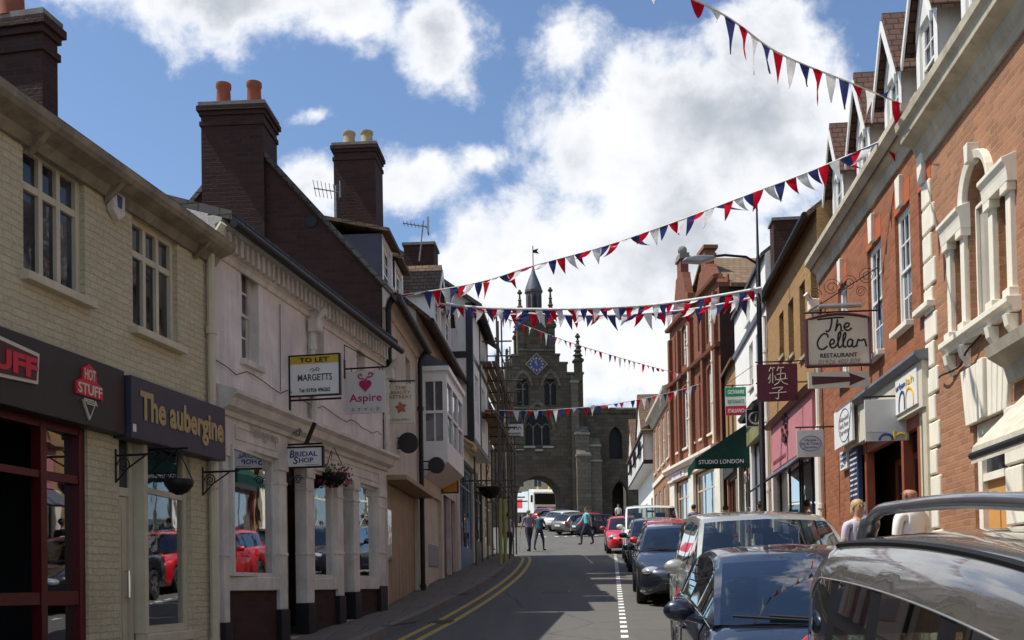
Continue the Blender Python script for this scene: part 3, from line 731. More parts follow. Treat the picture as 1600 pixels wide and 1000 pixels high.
# boxed timber gutter and stained soffit board
moulding([(-.235, z_e - .115), (-.27, z_e - .08), (-.28, z_e - .02), (-.23, z_e - .02), (-.22, z_e - .07), (-.03, z_e - .10), (0.0, z_e - .24), (-.04, z_e - .24), (-.09, z_e - .16)], -.5, F1.len + .12, 'gutter', SOOTYTIMBER, L1)
for s in (F1.S(40, 250), F1.S(160, 250), F1.S(300, 380)): MB().prism([(-.20, z_e - .12), (-.02, z_e - .29), (-.02, z_e - .14)], s, s + .06, 'x').build('gutter_bracket', SOOTYTIMBER, L1)
pipe(L1, F1.len - .06, -.2, z_e - .15, CREAMPAINT, .045, -.06, swan=(-.05, -.18))
q = rect(F1, 163, 186, 290, 338)
t = thing('alarm_box', 'white burglar alarm box on the cream brick wall under the gutter', 'alarm box', F1.w((q[0] + q[1]) / 2, 0, q[2]), F1.rot)
w_ = .2; h_ = q[3] - q[2]
MB().prism([(-w_ / 2, h_), (w_ / 2, h_), (w_ / 2, h_ * .25), (0, 0), (-w_ / 2, h_ * .25)], -.08, -.002, 'y').build('cover', OFFWHITE, t, bevel=.012)
MB().prism([(-.045, h_ * .8), (.045, h_ * .8), (.03, h_ * .4), (-.03, h_ * .4)], -.085, -.079, 'y').build('badge', BLUEINK, t)
# wine bar front
dz0 = F1.g(aub[0]) + .12
a0, a1, a2 = F1.S(187, 850), F1.S(214, 850), F1.S(299, 850)
mf = MB(); frame_boxes(mf, a0, a1 + .04, dz0 - .1, fz0 + .1, .06, .07, .08); tzd = F1.Z(190, 766)
mf.box(a0 + .07, a1 - .03, .065, .13, tzd - .04, tzd + .04)
dr = mf.build('door_frame', CREAMPAINT, L1)
MB().box(a0 + .07, a1 - .03, .08, .1, tzd, fz0 + .04).build('pane', DARKPANE, dr)
md = MB(); frame_boxes(md, a0 + .075, a1 - .035, dz0, tzd - .045, .085, .09, .04); md.box(a0 + .16, a1 - .12, .085, .12, dz0, dz0 + .35)
dd = md.build('door', CREAMPAINT, L1); MB().box(a0 + .16, a1 - .12, .1, .11, dz0 + .3, tzd - .13).build('pane', DARKPANE, dd)
MB().tube([(a1 - .09, .07, dz0 + .85), (a1 - .09, .03, dz0 + .85), (a1 - .09, .03, dz0 + 1.1), (a1 - .09, .07, dz0 + 1.1)], .012).build('handle', CHROME, dd)
MB().box(a0 + .2, a0 + .34, .094, .099, dz0 + 1.15, dz0 + 1.55).build('notice', WHITESIGN, dd)
zs_ = F1.Z(220, 990)
sw = SW(L1, a1 + .045, a2, zs_, fz0 + .1, CREAMPAINT, 1, .27, turn=R(6.5), zf=-1)
mc = MB(); nn = 40
for i in range(nn + 1):
    x = a1 + .25 + (a2 - a1 - .5) * i / nn; mc.v += [(x, .5 + .03 * math.sin(i * 1.9), zs_ + .05), (x, .5 + .02 * math.sin(i * 1.9 + .4), zs_ + 1.0)]
for i in range(nn): mc.f.append([2 * i, 2 * i + 2, 2 * i + 3, 2 * i + 1]); mc.mi.append(0)
mc.build('net_curtain', CURTAIN, sw, smooth=60)
MB().box(a1 + .05, a2, -.09, .06, zs_ - .1, zs_ - .002).build('sill', CREAMPAINT, L1, bevel=.01)
MB().box(a1 + .05, a2, .02, .16, -1.2, zs_ - .1).build('stall_riser', CREAMBRICK, L1)
# pizza shop front: red timber frame round a dark entrance
p0, p1, p2 = F1.S(5, 850), F1.S(78, 850), F1.S(137, 850)
mr = MB(); zt = fz0 + .06
for s in (p1, p2): mr.box(s - .07, s + .01, .03, .12, -1.2, zt)
mr.box(-.5, p2 - .07, .035, .115, zt - .12, zt); zb_ = F1.Z(80, 742)
mr.box(p1 + .01, p2 - .07, .04, .11, zb_ - .035, zb_ + .035); mr.box(-.5, p1 - .07, .04, .11, zb_ - .03, zb_ + .03); z3 = F1.Z(80, 935)
mr.box(p1 + .01, p2 - .07, .04, .11, z3 - .06, z3 + .06); mr.box(-.5, p1 - .07, .04, .11, z3 - .05, z3 + .05)
sf = mr.build('shop_window', REDPAINT, L1)
MB().add([(p1, .05, -1.2), (p2 - .06, .10, -1.2), (p2 - .06, .10, zt), (p1, .05, zt)], [(0, 1, 2, 3)]).build('pane', SHOPGLASS, sf)
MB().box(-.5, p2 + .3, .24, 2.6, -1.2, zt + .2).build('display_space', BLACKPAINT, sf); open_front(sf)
# boards over the shops
fs = F1.S(174.5, 640)
t, w, h = fascia('shop_sign', 'charcoal fascia board of the pizza shop with red badge lettering', F1, -.5, fs - .015, fz0, fz1 + .03, -.14, .0, BLACKSIGN)
q = rect(F1, -115, 33, 560, 640); 
MB().prism([(q[0] + .5, .16), (q[1] + .5 - .02, .22), (q[1] + .5, h - .12), (q[0] + .5 + .05, h - .05)], -.165, -.141, 'y').build('badge_border', CREAMSIGN, t)
MB().prism([(q[0] + .54, .19), (q[1] + .5 - .05, .245), (q[1] + .5 - .03, h - .15), (q[0] + .58, h - .085)], -.172, -.1655, 'y').build('badge', BROWNINK, t)
text(t, 'STUFF', REDINK, q[0] + .5 + .1, q[1] + .46, .25, h - .17, -.174, bold=.045)
q = rect(F1, 93, 135, 590, 662); c0 = (q[0] + q[1]) / 2 + .5; ww = (q[1] - q[0]) / 2
MB().prism([(c0 - ww, h * .42), (c0 + ww, h * .42), (c0 + ww, h * .60), (c0 + ww * .55, h * .66), (c0 + ww * .5, h * .82), (c0, h * .90), (c0 - ww * .5, h * .82), (c0 - ww * .55, h * .66), (c0 - ww, h * .60)], -.16, -.141, 'y').build('badge', REDINK, t)
MB().prism([(c0 - ww * .5, h * .36), (c0 + ww * .5, h * .36), (c0, h * .08)], -.158, -.141, 'y').build('badge_slice', CREAMSIGN, t)
MB().prism([(c0 - ww * .36, h * .335), (c0 + ww * .36, h * .335), (c0, h * .14)], -.163, -.1585, 'y').build('badge_slice', BLACKSIGN, t)
text(t, 'HOT', CREAMSIGN, c0 - ww * .42, c0 + ww * .42, h * .66, h * .82, -.162, bold=.02); text(t, 'STUFF', CREAMSIGN, c0 - ww * .9, c0 + ww * .9, h * .44, h * .60, -.162, bold=.02)
text(t, 'PIZZA', CREAMSIGN, c0 - ww * .5, c0 + ww * .5, h * .30, h * .38, -.165, bold=.02)
MB().tube([(.3, -.22, h + .05), (1.45, -.22, h + .05)], .05, 10).build('light_trough', BLACKPAINT, t)
t, w, h = fascia('shop_sign', 'slate navy fascia board lettered The aubergine in dull gold', F1, fs + .015, F1.S(327, 660), fz0 - .02, fz1, -.19, .0, NAVYSIGN)
text(t, 'The aubergine', GOLDTEXT, w * .075, w * .965, h * .19, h * .80, -.194, bold=.032)
MB().box(.02, .07, -.196, -.19, .06, .13).build('sticker', WHITESIGN, t)
# brackets and a dark basket by the wine bar door
def iron_bracket(name, label, F, s, z, L, drop=.25, group=None):
    t = thing(name, label, 'bracket', F.w(s, 0, z), F.rot, group)
    MB().tube([(0, 0, 0), (0, -L, 0)], .011, 6).tube([(0, -.005, -drop), (0, -.005, .06)], .011, 6).tube([(0, 0, -drop), (0, -L * .3, -drop * .5), (0, -L * .75, -.01)], .008, 6).build('arm', BLACKIRON, t)
    mb = MB(); c = [(0, -L * .22 + .07 * math.cos(a * .5) * (1 - a / 30), -.09 + .07 * math.sin(a * .5) * (1 - a / 30)) for a in range(0, 26)]
    mb.tube(c, .006, 5).build('scroll', BLACKIRON, t); return t
iron_bracket('basket_bracket', 'black iron basket bracket beside the wine bar door under the navy board', F1, F1.S(180, 720), F1.Z(180, 712), .4)
iron_bracket('basket_bracket', 'black iron bracket at the drainpipe between wine bar and bridal shop', F1, F1.S(316, 740), F1.Z(316, 738), .42)
def basket(name, label, p, r, petal, F, flowers=True, group=None):
    t = thing(name, label, 'hanging basket', p, 0, group)
    MB().lathe((0, 0, 0), [(.03, -r * .9), (r * .6, -r * .7), (r * .92, -r * .3), (r, 0), (r * .9, .02)], 14).build('bowl', BLACKIRON, t, smooth=50)
    mb = MB()
    for k in range(3): a = k * 2.09; mb.tube([(r * .95 * math.cos(a), r * .95 * math.sin(a), 0), (0, 0, r * 2.1)], .006, 5)
    mb.build('chain', BLACKIRON, t)
    if flowers:
        rg = random.Random(hash(label) % 99)
        for nm, m_, cnt, sz in (('foliage', LEAFM, 150, .055), ('flowers', petal, 130, .05)):
            mb = MB()
            for i in range(cnt):
                a = rg.uniform(0, 6.28); q_ = r * 1.35 * math.sqrt(rg.random()); z = rg.uniform(-r * 1.1, r * .9) * (1 - .3 * q_ / r)
                c = Vector((q_ * math.cos(a), q_ * math.sin(a), z)); n = Vector((rg.uniform(-1, 1), rg.uniform(-1, 1), rg.uniform(-.4, 1))).normalized(); x = n.orthogonal().normalized(); y = n.cross(x); s = sz * rg.uniform(.6, 1.2)
                mb.add([c - x * s * .5, c + y * s * .35 + n * .01, c + x * s * .5, c - y * s * .35 - n * .01], [(0, 1, 2, 3)])
            mb.build(nm, m_, t, fix=False)
    return t
tb = iron_bracket('basket_bracket', 'black iron bracket across the wine bar window top holding a dark bowl', F1, F1.S(232, 720), F1.Z(232, 703), .42)
basket('hanging_basket', 'bare dark bowl hanging in front of the wine bar window', F1.w(F1.S(232, 740), -.32, F1.Z(232, 703) - .32), .145, PETAL, F1, False)
# chimney on the near roof
p = at(45, 100, 10.4); s_, dd_ = (p - F1.o).dot(F1.t), (p - F1.o).dot(F1.n)
zt = at(45, 24, 10.4).z - F1.base
cf = 1.15; sa_, sb_ = F1.px(66, 100, cf)[0], F1.px(90, 100, cf)[0]; s_, dd_ = (sa_ + sb_) / 2, cf + .3
zt = F1.Z(66, 26, cf)
chimney(L1, sa_, sb_, cf, cf + 1.3, z_e + .3, zt, DARKBRICK, [(s_ - .05, dd_ + .1), (s_ - .05, dd_ + .5)], TERRACOTTA, pot_h=.6)
# ------------------------------------------------------------ left side: limewashed bridal shop building
F2 = Fac(FA(11.56), 11.56, FA(17.72), 17.72)
L2 = bld('rendered_shop_building', 'pinkish limewashed building with dentil eaves over the bridal shop and its white shopfront', F2)
z_e = (F2.Z(350, 362) + F2.Z(590, 523)) / 2
U = [rect(F2, 377, 404, 404, 560), rect(F2, 487, 506, 470, 575), rect(F2, 557, 570, 512, 600)]
cz1, cz0 = F2.Z(345, 612), F2.Z(345, 650)            # shop cornice
wt, wb = F2.Z(350, 697), F2.Z(350, 900)
sx = lambda u: F2.S(u, 820)
ops = U + [(sx(343), sx(597), -1.2, wt + .28)]
shell(L2, 0, F2.len, 6, -1.3, z_e, ops, PINKRENDER, .95, 3.0, oh=.28, oe=.0)
for w in U: window(L2, *w, cols=2, rows=2, mat=OFFWHITE, glass=GREYPANE, d=.1, fw=.045, sash=True, sill=OFFWHITE, sd=.07)
moulding([(0, z_e - .42), (-.03, z_e - .42), (-.04, z_e - .36), (-.07, z_e - .34), (-.08, z_e - .12), (-.16, z_e - .08), (-.16, z_e - .02), (0, z_e - .02)], 0, F2.len, 'eaves_cornice', OFFWHITE, L2)
mb = MB(); s = .06
while s < F2.len - .1: mb.box(s, s + .07, -.15, -.075, z_e - .33, z_e - .14); s += .15
mb.build('dentils', OFFWHITE, L2)
MB().tube([(-.05, -.33, z_e - .14), (F2.len + .05, -.33, z_e - .16)], .05, 10).build('gutter', BLACKIRON, L2, smooth=40)
for u, zt_ in ((481, z_e - .62), (597, z_e - .62)):
    pipe(L2, F2.S(u, 560), cz1, zt_, OFFWHITE, .045, -.07, swan=(.0, -.2)); MB().box(F2.S(u, 560) - .09, F2.S(u, 560) + .09, -.2, -.03, zt_ - .02, zt_ + .17).build('hopper', OFFWHITE, L2, bevel=.02)
mb = MB(); n = 24; mb.tube([(.1 + (F2.len - .3) * i / n, -.03 - .012 * (i % 2), cz1 + .32 - .10 * math.sin(i * 1.3) * .3 - .05 * (i % 5 == 2)) for i in range(n + 1)], .006, 5); mb.tube([(1.9, -.02, cz1 + .3), (1.92, -.02, z_e - .5)], .005, 5); mb.build('cable', BLACKIRON, L2)
MB().box(2.62, 2.7, -.16, -.001, cz1 + .55, cz1 + .62).box(2.63, 2.69, -.16, -.12, cz1 + .35, cz1 + .55).build('floodlight', BLACKIRON, L2)
# shopfront
sa, sb = sx(343), sx(598)
moulding([(.02, cz0), (-.10, cz0), (-.12, cz0 + .05), (-.2, cz0 + .09), (-.24, cz1 - .10), (-.30, cz1 - .06), (-.30, cz1 - .02), (0, cz1 + .07)], sa - .14, sb + .05, 'shop_cornice', OFFWHITE, L2)
MB().box(sa, sb, -.06, .1, wt + .02, cz0).build('shop_fascia', OFFWHITE, L2)
mb = MB()
for u0, u1 in ((351, 428), (436, 590)):
    a, c = F2.S(u0 + 8, 680), F2.S(u1 - 4, 700); frame_boxes(mb, a, c, wt + .1, cz0 - .06, -.075, .03, .02)
mb.build('fascia_panel', OFFWHITE, L2)
PIL = [(343, 352), (431, 443), (474, 485), (523, 532), (548, 557), (588, 598)]
for u0, u1 in PIL:
    a, c = sx(u0), sx(u1); g = F2.g(a)
    mb = MB().box(a, c, -.05, .12, g + .52, wt + .02)
    mb.box(a - .02, c + .02, -.075, .12, wt - .12, wt + .021); mb.box(a - .012, c + .012, -.062, .12, wt - .3, wt - .26); mb.box(a - .012, c + .012, -.062, .12, (g + wt) / 2, (g + wt) / 2 + .04)
    pl = mb.build('pilaster', OFFWHITE, L2, bevel=.008)
    MB().box(a - .015, c + .015, -.07, .12, -1.2, g + .52).build('plinth', BLACKPAINT, pl)
for (u0, u1, tn) in ((352, 431, R(5.1)), (485, 523, R(4)), (557, 588, R(3))):
    a, c = sx(u0), sx(u1)
    o = SW(L2, a, c, wb, wt + .02, OFFWHITE, 1, None, d=.03, fw=.045, turn=tn, inside=INTERIOR, zf=-1)
    MB().box(a, c, -.045, .1, wb - .17, wb - .002).build('sill', OFFWHITE, L2, bevel=.015)
    MB().box(a, c, .0, .14, -1.2, wb - .17).build('stall_riser', DARKBRICK, L2)
    # two draped dress forms and a pair of warm spot bulbs in each display
    for k in range(2 if c - a > .8 else 1):
        x = a + (c - a) * (.35 + .35 * k)
        MB().lathe((x, .95 + .2 * k, F2.g(a) + .5), [(.3, 0), (.24, .3), (.13, .72), (.1, .82), (.17, 1.05), (.16, 1.2), (.05, 1.28), (.05, 1.36)], 14).build('dress_form', C_WHITE if k == 0 else CRIMSON, o, smooth=50)
    for k in range(2 if c - a > .8 else 1): MB().ball((a + .18 + .16 * k, .7, wt - .12 - .03 * k), .028, 8).build('spot_bulb', LAMPGLOW, o)
for (u0, u1, m_) in ((443, 474, GREYPAINT), (532, 548, GREYPAINT)):
    a, c = sx(u0), sx(u1); g = F2.g(a) + .14; zd = F2.Z(450, 752)
    door(L2, a, c, g, zd, m_, d=.22); MB().box(a, c, .16, .22, zd, wt + .02).build('fanlight', DARKPANE, L2); MB().box(a, c, -.05, .3, -1, g).build('door_step', STONEGREY, L2)
a = F2.S(382, 680); c = F2.S(425, 690)
t = thing('shop_lettering', 'faded cut lettering on the pale fascia above the first bridal window', 'lettering', F2.w(a, 0, F2.Z(382, 690)), F2.rot)
text(t, 'Pellegrino', plain('faded_letter', (.42, .39, .36), .6, .1, 9), 0, c - a, .03, .2, -.082, shear=.1)
# ------------------------------------------------------------ left side: tall plum brick gable house
F3 = Fac(FB(17.9) + .06, 17.9, FB(22.0), 22.0)
L3 = bld('gabled_house', 'tall house with dark plum brick gable and big chimney beyond the bridal shop', F3)
z_e = F3.Z(600, 452)
p = at(384, 205, 17.95); rd = (p - F3.o).dot(F3.n); zr = p.z - F3.base - .12
U = [rect(F3, 634, 641, 556, 610), rect(F3, 612, 618, 560, 608)]
tz0 = F3.Z(606, 748)
ops = U + [(F3.S(606, 830), F3.S(654, 830), -1.2, tz0)]
shell(L3, 0, F3.len, rd * 2, -1.3, z_e, ops, CREAMRENDER, zr - z_e, rd, roofmat=TILEBROWN, oh=.25, oe=.06, gmat=DARKBRICK)
for w in U: window(L3, *w, cols=1, rows=2, mat=OFFWHITE, glass=DARKPANE, d=.1, fw=.03, sill=OFFWHITE, sd=.04)
moulding([(0, z_e - .36), (-.04, z_e - .36), (-.08, z_e - .22), (-.2, z_e - .1), (-.2, z_e - .02), (0, z_e - .02)], 0, F3.len, 'eaves_cornice', CREAMRENDER, L3)
MB().tube([(0, -.27, z_e - .2), (F3.len, -.27, z_e - .21)], .065, 10).build('gutter', BLACKIRON, L3, smooth=40)
pipe(L3, F3.len - .1, -.6, z_e - .5, BLACKIRON, .05, -.08, swan=(0, -.16)); pipe(L3, .12, z_e - 1.6, z_e - .4, BLACKIRON, .05, -.08, joints=1, swan=(0, -.16))
s0 = F3.S(606, 830); s1 = F3.S(654, 830); mb = MB()
mb.box(s0, s1, .10, .14, -1.2, tz0)
k = 9
for i in range(k): x = s0 + (s1 - s0) * i / k; mb.box(x + .01, x + (s1 - s0) / k - .02, .08, .1, -1.2, tz0 - .05)
tw = mb.build('timber_front', TANWOOD, L3); MB().box(s0 + .25, s0 + .75, .06, .085, F3.g(s0) + .9, tz0 - .5).build('pane', DARKPANE, tw)
MB().box(s0 - .05, s1 + .05, -.35, .05, tz0 - .03, tz0 + .05).build('canopy', TANWOOD, L3)
a, c = F3.S(0, 0) if False else 0, 0
p0, p1 = at(319, 240, 18.1), at(417, 240, 18.1)
c0, c1 = (p1 - F3.o).dot(F3.n), (p0 - F3.o).dot(F3.n); zt = at(368, 172, 18.1).z - F3.base
chimney(L3, -.10, .75, c0, c1, z_e + .6, zt, DARKBRICK, [(.3, c0 + .27), (.3, c1 - .27)], TERRACOTTA, pot_h=.52, pr=.135)
MB().box(-.03, .0, .02, .35, z_e - 3.2, z_e - .1).build('gable_return', DARKBRICK, L3)
MB().lathe((-.02, rd * .52, z_e + 1.15), [(.1, 0), (.1, .03)], 12, axis='x').build('gable_tie', BLACKIRON, L3)
kv = (zr - z_e) / rd; MB().prism([(c0 - .01, z_e + kv * c0 + .02), (0 - .2, z_e - .2), (0 - .2, z_e - .1), (c0 - .01, z_e + kv * c0 + .12)], -.1, -.061, 'x').build('verge_tiles', TILEGREY, L3)
for (u, wd, yy, vt, vb) in ((590, 1.15, 20.2, 380, 470), (632, 1.05, 21.6, 418, 478)):
    s = (Vector((FB(yy), yy, 0)) - F3.o).dot(F3.t)
    zt = at(590, vt, yy).z - F3.base if u == 590 else at(632, vt, yy).z - F3.base
    kk = (zr - z_e) / rd
    d0 = .28; dormer(L3, s, wd, d0, 2.6, z_e + d0 * kk - .05, zt, TILEBROWN, LEADCHEEK, WHITEPAINT, .55, DARKPANE, False, 2, 2)
# far chimney of the gabled house with buff pots
p0, p1 = at(527, 300, 24), at(592, 300, 24); pt = at(560, 238, 24); s = (p0 - F3.o).dot(F3.t)
# ------------------------------------------------------------ left side: bay-window house
F4 = Fac(FB(22.02), 22.02, FB(28.6), 28.6)
L4 = bld('bay_window_house', 'white house with a boxed oriel window above dark red doors, past the black drainpipe', F4)
z_e = F4.Z(690, 552)
U = [rect(F4, 716, 722, 590, 640)]
ops = U + [(F4.S(668, 800), F4.S(690, 800), -1.2, F4.Z(668, 770)), (F4.S(693, 800), F4.S(712, 800), -1.2, F4.Z(693, 772))]
shell(L4, 0, F4.len, 6.4, -1.4, z_e, ops, CREAMRENDER, 2.6, 3.2, roofmat=TILEBROWN, oh=.3)
MB().tube([(0, -.33, z_e - .22), (F4.len, -.33, z_e - .23)], .06, 10).build('gutter', BLACKIRON, L4, smooth=40)
window(L4, *U[0], cols=2, rows=2, mat=OFFWHITE, glass=DARKPANE, sill=OFFWHITE, sash=True)
o = ops[1]; door(L4, o[0], o[1], o[2] + .3, o[3], CREAMRENDER, d=.08, panels=False, knob=False)
MB().box(o[0] + .25, o[1] - .2, .06, .078, F4.g(o[0]) + .55, F4.g(o[0]) + 1.05).build('letter_plate', GREYPAINT, L4)
o = ops[2]; door(L4, o[0], (o[0] + o[1]) / 2 - .05, o[2], o[3], MAROON, d=.1); door(L4, (o[0] + o[1]) / 2 + .05, o[1], o[2], o[3], MAROON, d=.1)
MB().box((o[0] + o[1]) / 2 - .05, (o[0] + o[1]) / 2 + .05, -.02, .15, o[2], o[3]).build('door_post', OFFWHITE, L4)
b0, b1 = (Vector((FB(22.5), 22.5, 0)) - F4.o).dot(F4.t), (Vector((FB(25.6), 25.6, 0)) - F4.o).dot(F4.t)
bz0, bz1 = at(680, 722, 22.5).z - F4.base, at(680, 580, 22.5).z - F4.base; bd = .56
mb = MB()
mb.box(b0, b1, -bd, -.001, bz0, bz0 + .45); mb.box(b0, b1, -bd, -.001, bz1 - .22, bz1)
for s in (b0, b1 - .09): mb.box(s, s + .09, -bd, -bd + .09, bz0 + .45, bz1 - .22); mb.box(s, s + .09, -.1, -.002, bz0 + .45, bz1 - .22)
for k in (1, 2): s = b0 + (b1 - b0) * k / 3; mb.box(s - .05, s + .05, -bd, -bd + .08, bz0 + .45, bz1 - .22)
mb.prism([(-bd + .0, bz0), (-.001, bz0 - .3), (-.001, bz0)], b0, b1, 'x'); mb.box(b0 - .06, b1 + .06, -bd - .06, -.001, bz1, bz1 + .1)
oriel = mb.build('oriel_window', WHITEPAINT, L4)
MB().prism([(-bd - .05, bz1 + .1), (0, bz1 + .5), (0, bz1 + .1)], b0 - .05, b1 + .05, 'x').build('oriel_roof', LEADCHEEK, oriel)
MB().box(b0 + .03, b1 - .03, -bd + .045, -.01, bz0 + .4, bz1 - .2).build('pane', GREYPANE, oriel)
mb = MB(); zm = (bz0 + bz1) / 2 + .1
mb.box(b0 + .0, b0 + .028, -bd + .09, -.1, zm - .03, zm + .03); mb.box(b0 + .005, b0 + .028, -bd + .25, -bd + .28, bz0 + .45, bz1 - .22); mb.box(b0 + .09, b1 - .09, -bd + .01, -bd + .043, zm - .03, zm + .03)
mb.build('glazing_bar', WHITEPAINT, oriel)
for yy, wd in ((25.3, 1.1), (27.3, 1.2)):
    s = (Vector((FB(yy), yy, 0)) - F4.o).dot(F4.t); kk = 2.6 / 3.2
    dormer(L4, s, wd, -.02, 2.2, z_e + .02, z_e + 1.25, TILEBROWN, WHITERENDER, WHITEPAINT, .62, SASHPANE, True, 2, 2)
def pl(u, v, y, F): p = at(u, v, y); return (p - F.o).dot(F.t), (p - F.o).dot(F.n), p.z - F.base
s, d, z = pl(560, 300, 24.6, F4); zt = at(560, 238, 24.6).z - F4.base
wch = at(592, 300, 24.6).x - at(527, 300, 24.6).x
chimney(L4, s - .4, s + .5, d - wch / 2, d + wch / 2, z_e, zt, DARKBRICK, [(s, d - .22), (s, d + .2)], BUFFPOT, pot_h=.42, pr=.15)
s, d, z = pl(662, 420, 28, F4); chimney(L4, s - .5, s + .3, d - .35, d + .45, z_e + .3, at(662, 392, 28).z - F4.base, DARKBRICK, [], BUFFPOT, course=False)
# ------------------------------------------------------------ left side: jettied house and the scaffolded shop
F5 = Fac(FB(28.62), 28.62, FB(33.4), 33.4)
L5 = bld('jettied_house', 'narrow white house with black timbers overhanging its blue shopfront', F5)
zj = F5.Z(715, 690); z_e = at(742, 478, 29).z - F5.base
mb = MB(); so5 = [(.3, F5.len - .3, -1.2, zj - .45)]
shell(L5, 0, F5.len, 6.4, -1.4, zj, so5, CREAMRENDER, .01, 3.2, roof=False)
up = MB(); jo = -.5; U5 = [(.7, 1.7, zj + .6, zj + 1.9), (2.6, 3.6, zj + .6, zj + 1.9)]
wallgrid(up, 0, F5.len, zj - .12, z_e, U5, jo, .15); up.add([(0, jo, zj - .12), (F5.len, jo, zj - .12), (F5.len, 0, zj - .12), (0, 0, zj - .12)], [(0, 1, 2, 3)])
for s in (0, F5.len): up.add([(s, jo, zj - .12), (s, 6.4, zj - .12), (s, 6.4, z_e), (s, 2.9, z_e + 2.4), (s, jo, z_e)], [(0, 1, 2, 3, 4)])
up.build('upper_wall', WHITERENDER, L5)
MB().prism([(jo - .3, z_e - .22), (2.9, z_e + 2.4), (6.7, z_e - .22), (6.7, z_e - .1), (2.9, z_e + 2.53), (jo - .3, z_e - .1)], -.15, F5.len + .1, 'x').build('roof', TILEGREY, L5)
for w in U5: window(L5, *w, cols=2, rows=2, mat=WHITEPAINT, glass=GREYPANE, d=jo + .06, sash=True)
mb = MB()
for s in (0, 2.1, F5.len - .16): mb.box(s, s + .16, jo - .025, jo - .001, zj - .1, z_e)
for z in (zj - .12, zj + 2.2, z_e - .2): mb.box(.001, F5.len - .001, jo - .02, jo - .0015, z, z + .16)
for z in (zj - .1, zj + 2.2): mb.box(-.02, -.001, jo + .02, 2, z, z + .18)
mb.box(-.025, -.0015, jo, jo + .16, zj - .1, z_e - .02); mb.box(-.025, -.0015, .9, 1.05, zj - .1, z_e - .02)
mb.build('timber_frame', BLACKPAINT, L5)
SW(L5, .3, F5.len - .3, .7 + F5.g(.3), zj - .45, BLUEPAINT, 3, .22, fw=.14, zf=-1.2)
MB().box(.3, F5.len - .3, .02, .18, -1.2, .7 + F5.g(.3)).build('stall_riser', BLUEPAINT, L5)
MB().box(.1, F5.len - .1, -.14, .0, zj - .46, zj - .13).build('shop_fascia', CREAMPAINT, L5)
F6 = Fac(FB(33.42), 33.42, FB(40.4), 40.4)
L6 = bld('corner_shop', 'low corner shop behind the scaffolding with a brown tiled roof', F6)
z_e = at(745, 606, 34).z - F6.base
ops = [(.5, 2.9, -1.2, 2.4), (3.8, 6.4, -1.2, 2.4), (.9, 1.9, 3.4, 4.7), (4.4, 5.4, 3.4, 4.7)]
shell(L6, 0, F6.len, 7, -1.4, z_e, ops, CREAMRENDER, 2.4, 3.5, roofmat=TILEBROWN, oh=.3)
for w in ops[2:]: window(L6, *w, cols=2, rows=2, mat=WHITEPAINT, glass=DARKPANE, sash=True, sill=OFFWHITE)
SW(L6, .5, 2.9, .5, 2.4, GREENPAINT, 2, .2, fw=.12, zf=-1.2); MB().box(.5, 2.9, .02, .18, -1.2, .5).build('stall_riser', GREENPAINT, L6)
SW(L6, 3.8, 6.4, .5, 2.4, CREAMPAINT, 2, .2, fw=.12, zf=-1.2); MB().box(3.8, 6.4, .02, .18, -1.2, .5).build('stall_riser', CREAMPAINT, L6)
MB().box(.3, 6.6, -.12, 0, 2.42, 2.8).build('shop_fascia', CREAMPAINT, L6)
# aerials
def aerial(label, u, v0, v1, y, bend, yagi):
    p = at(u, v1, y); t = thing('tv_aerial', label, 'aerial', p)
    h = at(u, v0, y).z - p.z
    MB().tube([(0, 0, 0), (bend * .2, 0, h * .2), (bend, 0, h)], .018, 6).build('mast', STEEL, t)
    mb = MB().tube([(bend - .5, 0, h - .05), (bend + .12, 0, h - .16)], .014, 6)
    for k in range(7): x = bend - .48 + .09 * k; z = h - .055 - .017 * k; mb.tube([(x, -.2 + .01 * k, z + (.12 if yagi else 0)), (x, .2 - .01 * k, z - (.12 if yagi else 0))], .008, 5)
    mb.box(bend + .1, bend + .13, -.13, .13, h - .32, h + .06); mb.build('elements', STEEL, t)
aerial('tv aerial on a crooked mast standing beside the third chimney', 655, 345, 408, 25.5, .12, False)
aerial('spiky tv aerial at the foot of the chimney with buff pots', 525, 290, 345, 24, .0, True)
# scaffolding
t = thing('scaffolding', 'tall tube scaffolding with plank decks round the low corner shop, yellow sleeved at its feet', 'scaffolding', (-.9, 34.5, gz(34.5)))
def SP(x, y, z): return (x + .9, y - 34.5, z - gz(34.5))
outx = lambda y: facl(y) + .95; inx = lambda y: facl(y) + .22
ysx = [31.6, 33.6, 35.6, 37.6, 39.4]
for i, y in enumerate(ysx):
    for k, fx in enumerate((inx, outx)):
        top = (9.2, 9.9)[k] + (.6 if i % 2 else 0) - i * .05
        if i > 2 and k == 0: top -= 1.5
        MB().tube([SP(fx(y), y, gz(y) + .1), SP(fx(y), y, top)], .026, 7).build('pole', DARKSTEEL, t)
        if k == 1 and i < 2: MB().tube([SP(fx(y), y, gz(y) + .1), SP(fx(y), y, gz(y) + 2.1)], .06, 9).build('yellow_sleeve', YELLOWBOARD, t)
for (x, y) in ((outx(32.2), 32.2), (outx(32.9) - .1, 32.9)): MB().tube([SP(x, y, gz(y) + .1), SP(x, y, 9.9)], .026, 7).build('pole', DARKSTEEL, t)
for z in (4.9, 6.8, 8.3, 9.1):
    for fx in (inx, outx): MB().tube([SP(fx(31.0) , 31.0, z), SP(fx(39.9), 39.9, z)], .024, 7).build('ledger', DARKSTEEL, t)
    for y in ysx: MB().tube([SP(inx(y) - .35, y + .05, z + .05), SP(outx(y) + .45, y + .05, z + .05)], .024, 7).build('transom', DARKSTEEL, t)
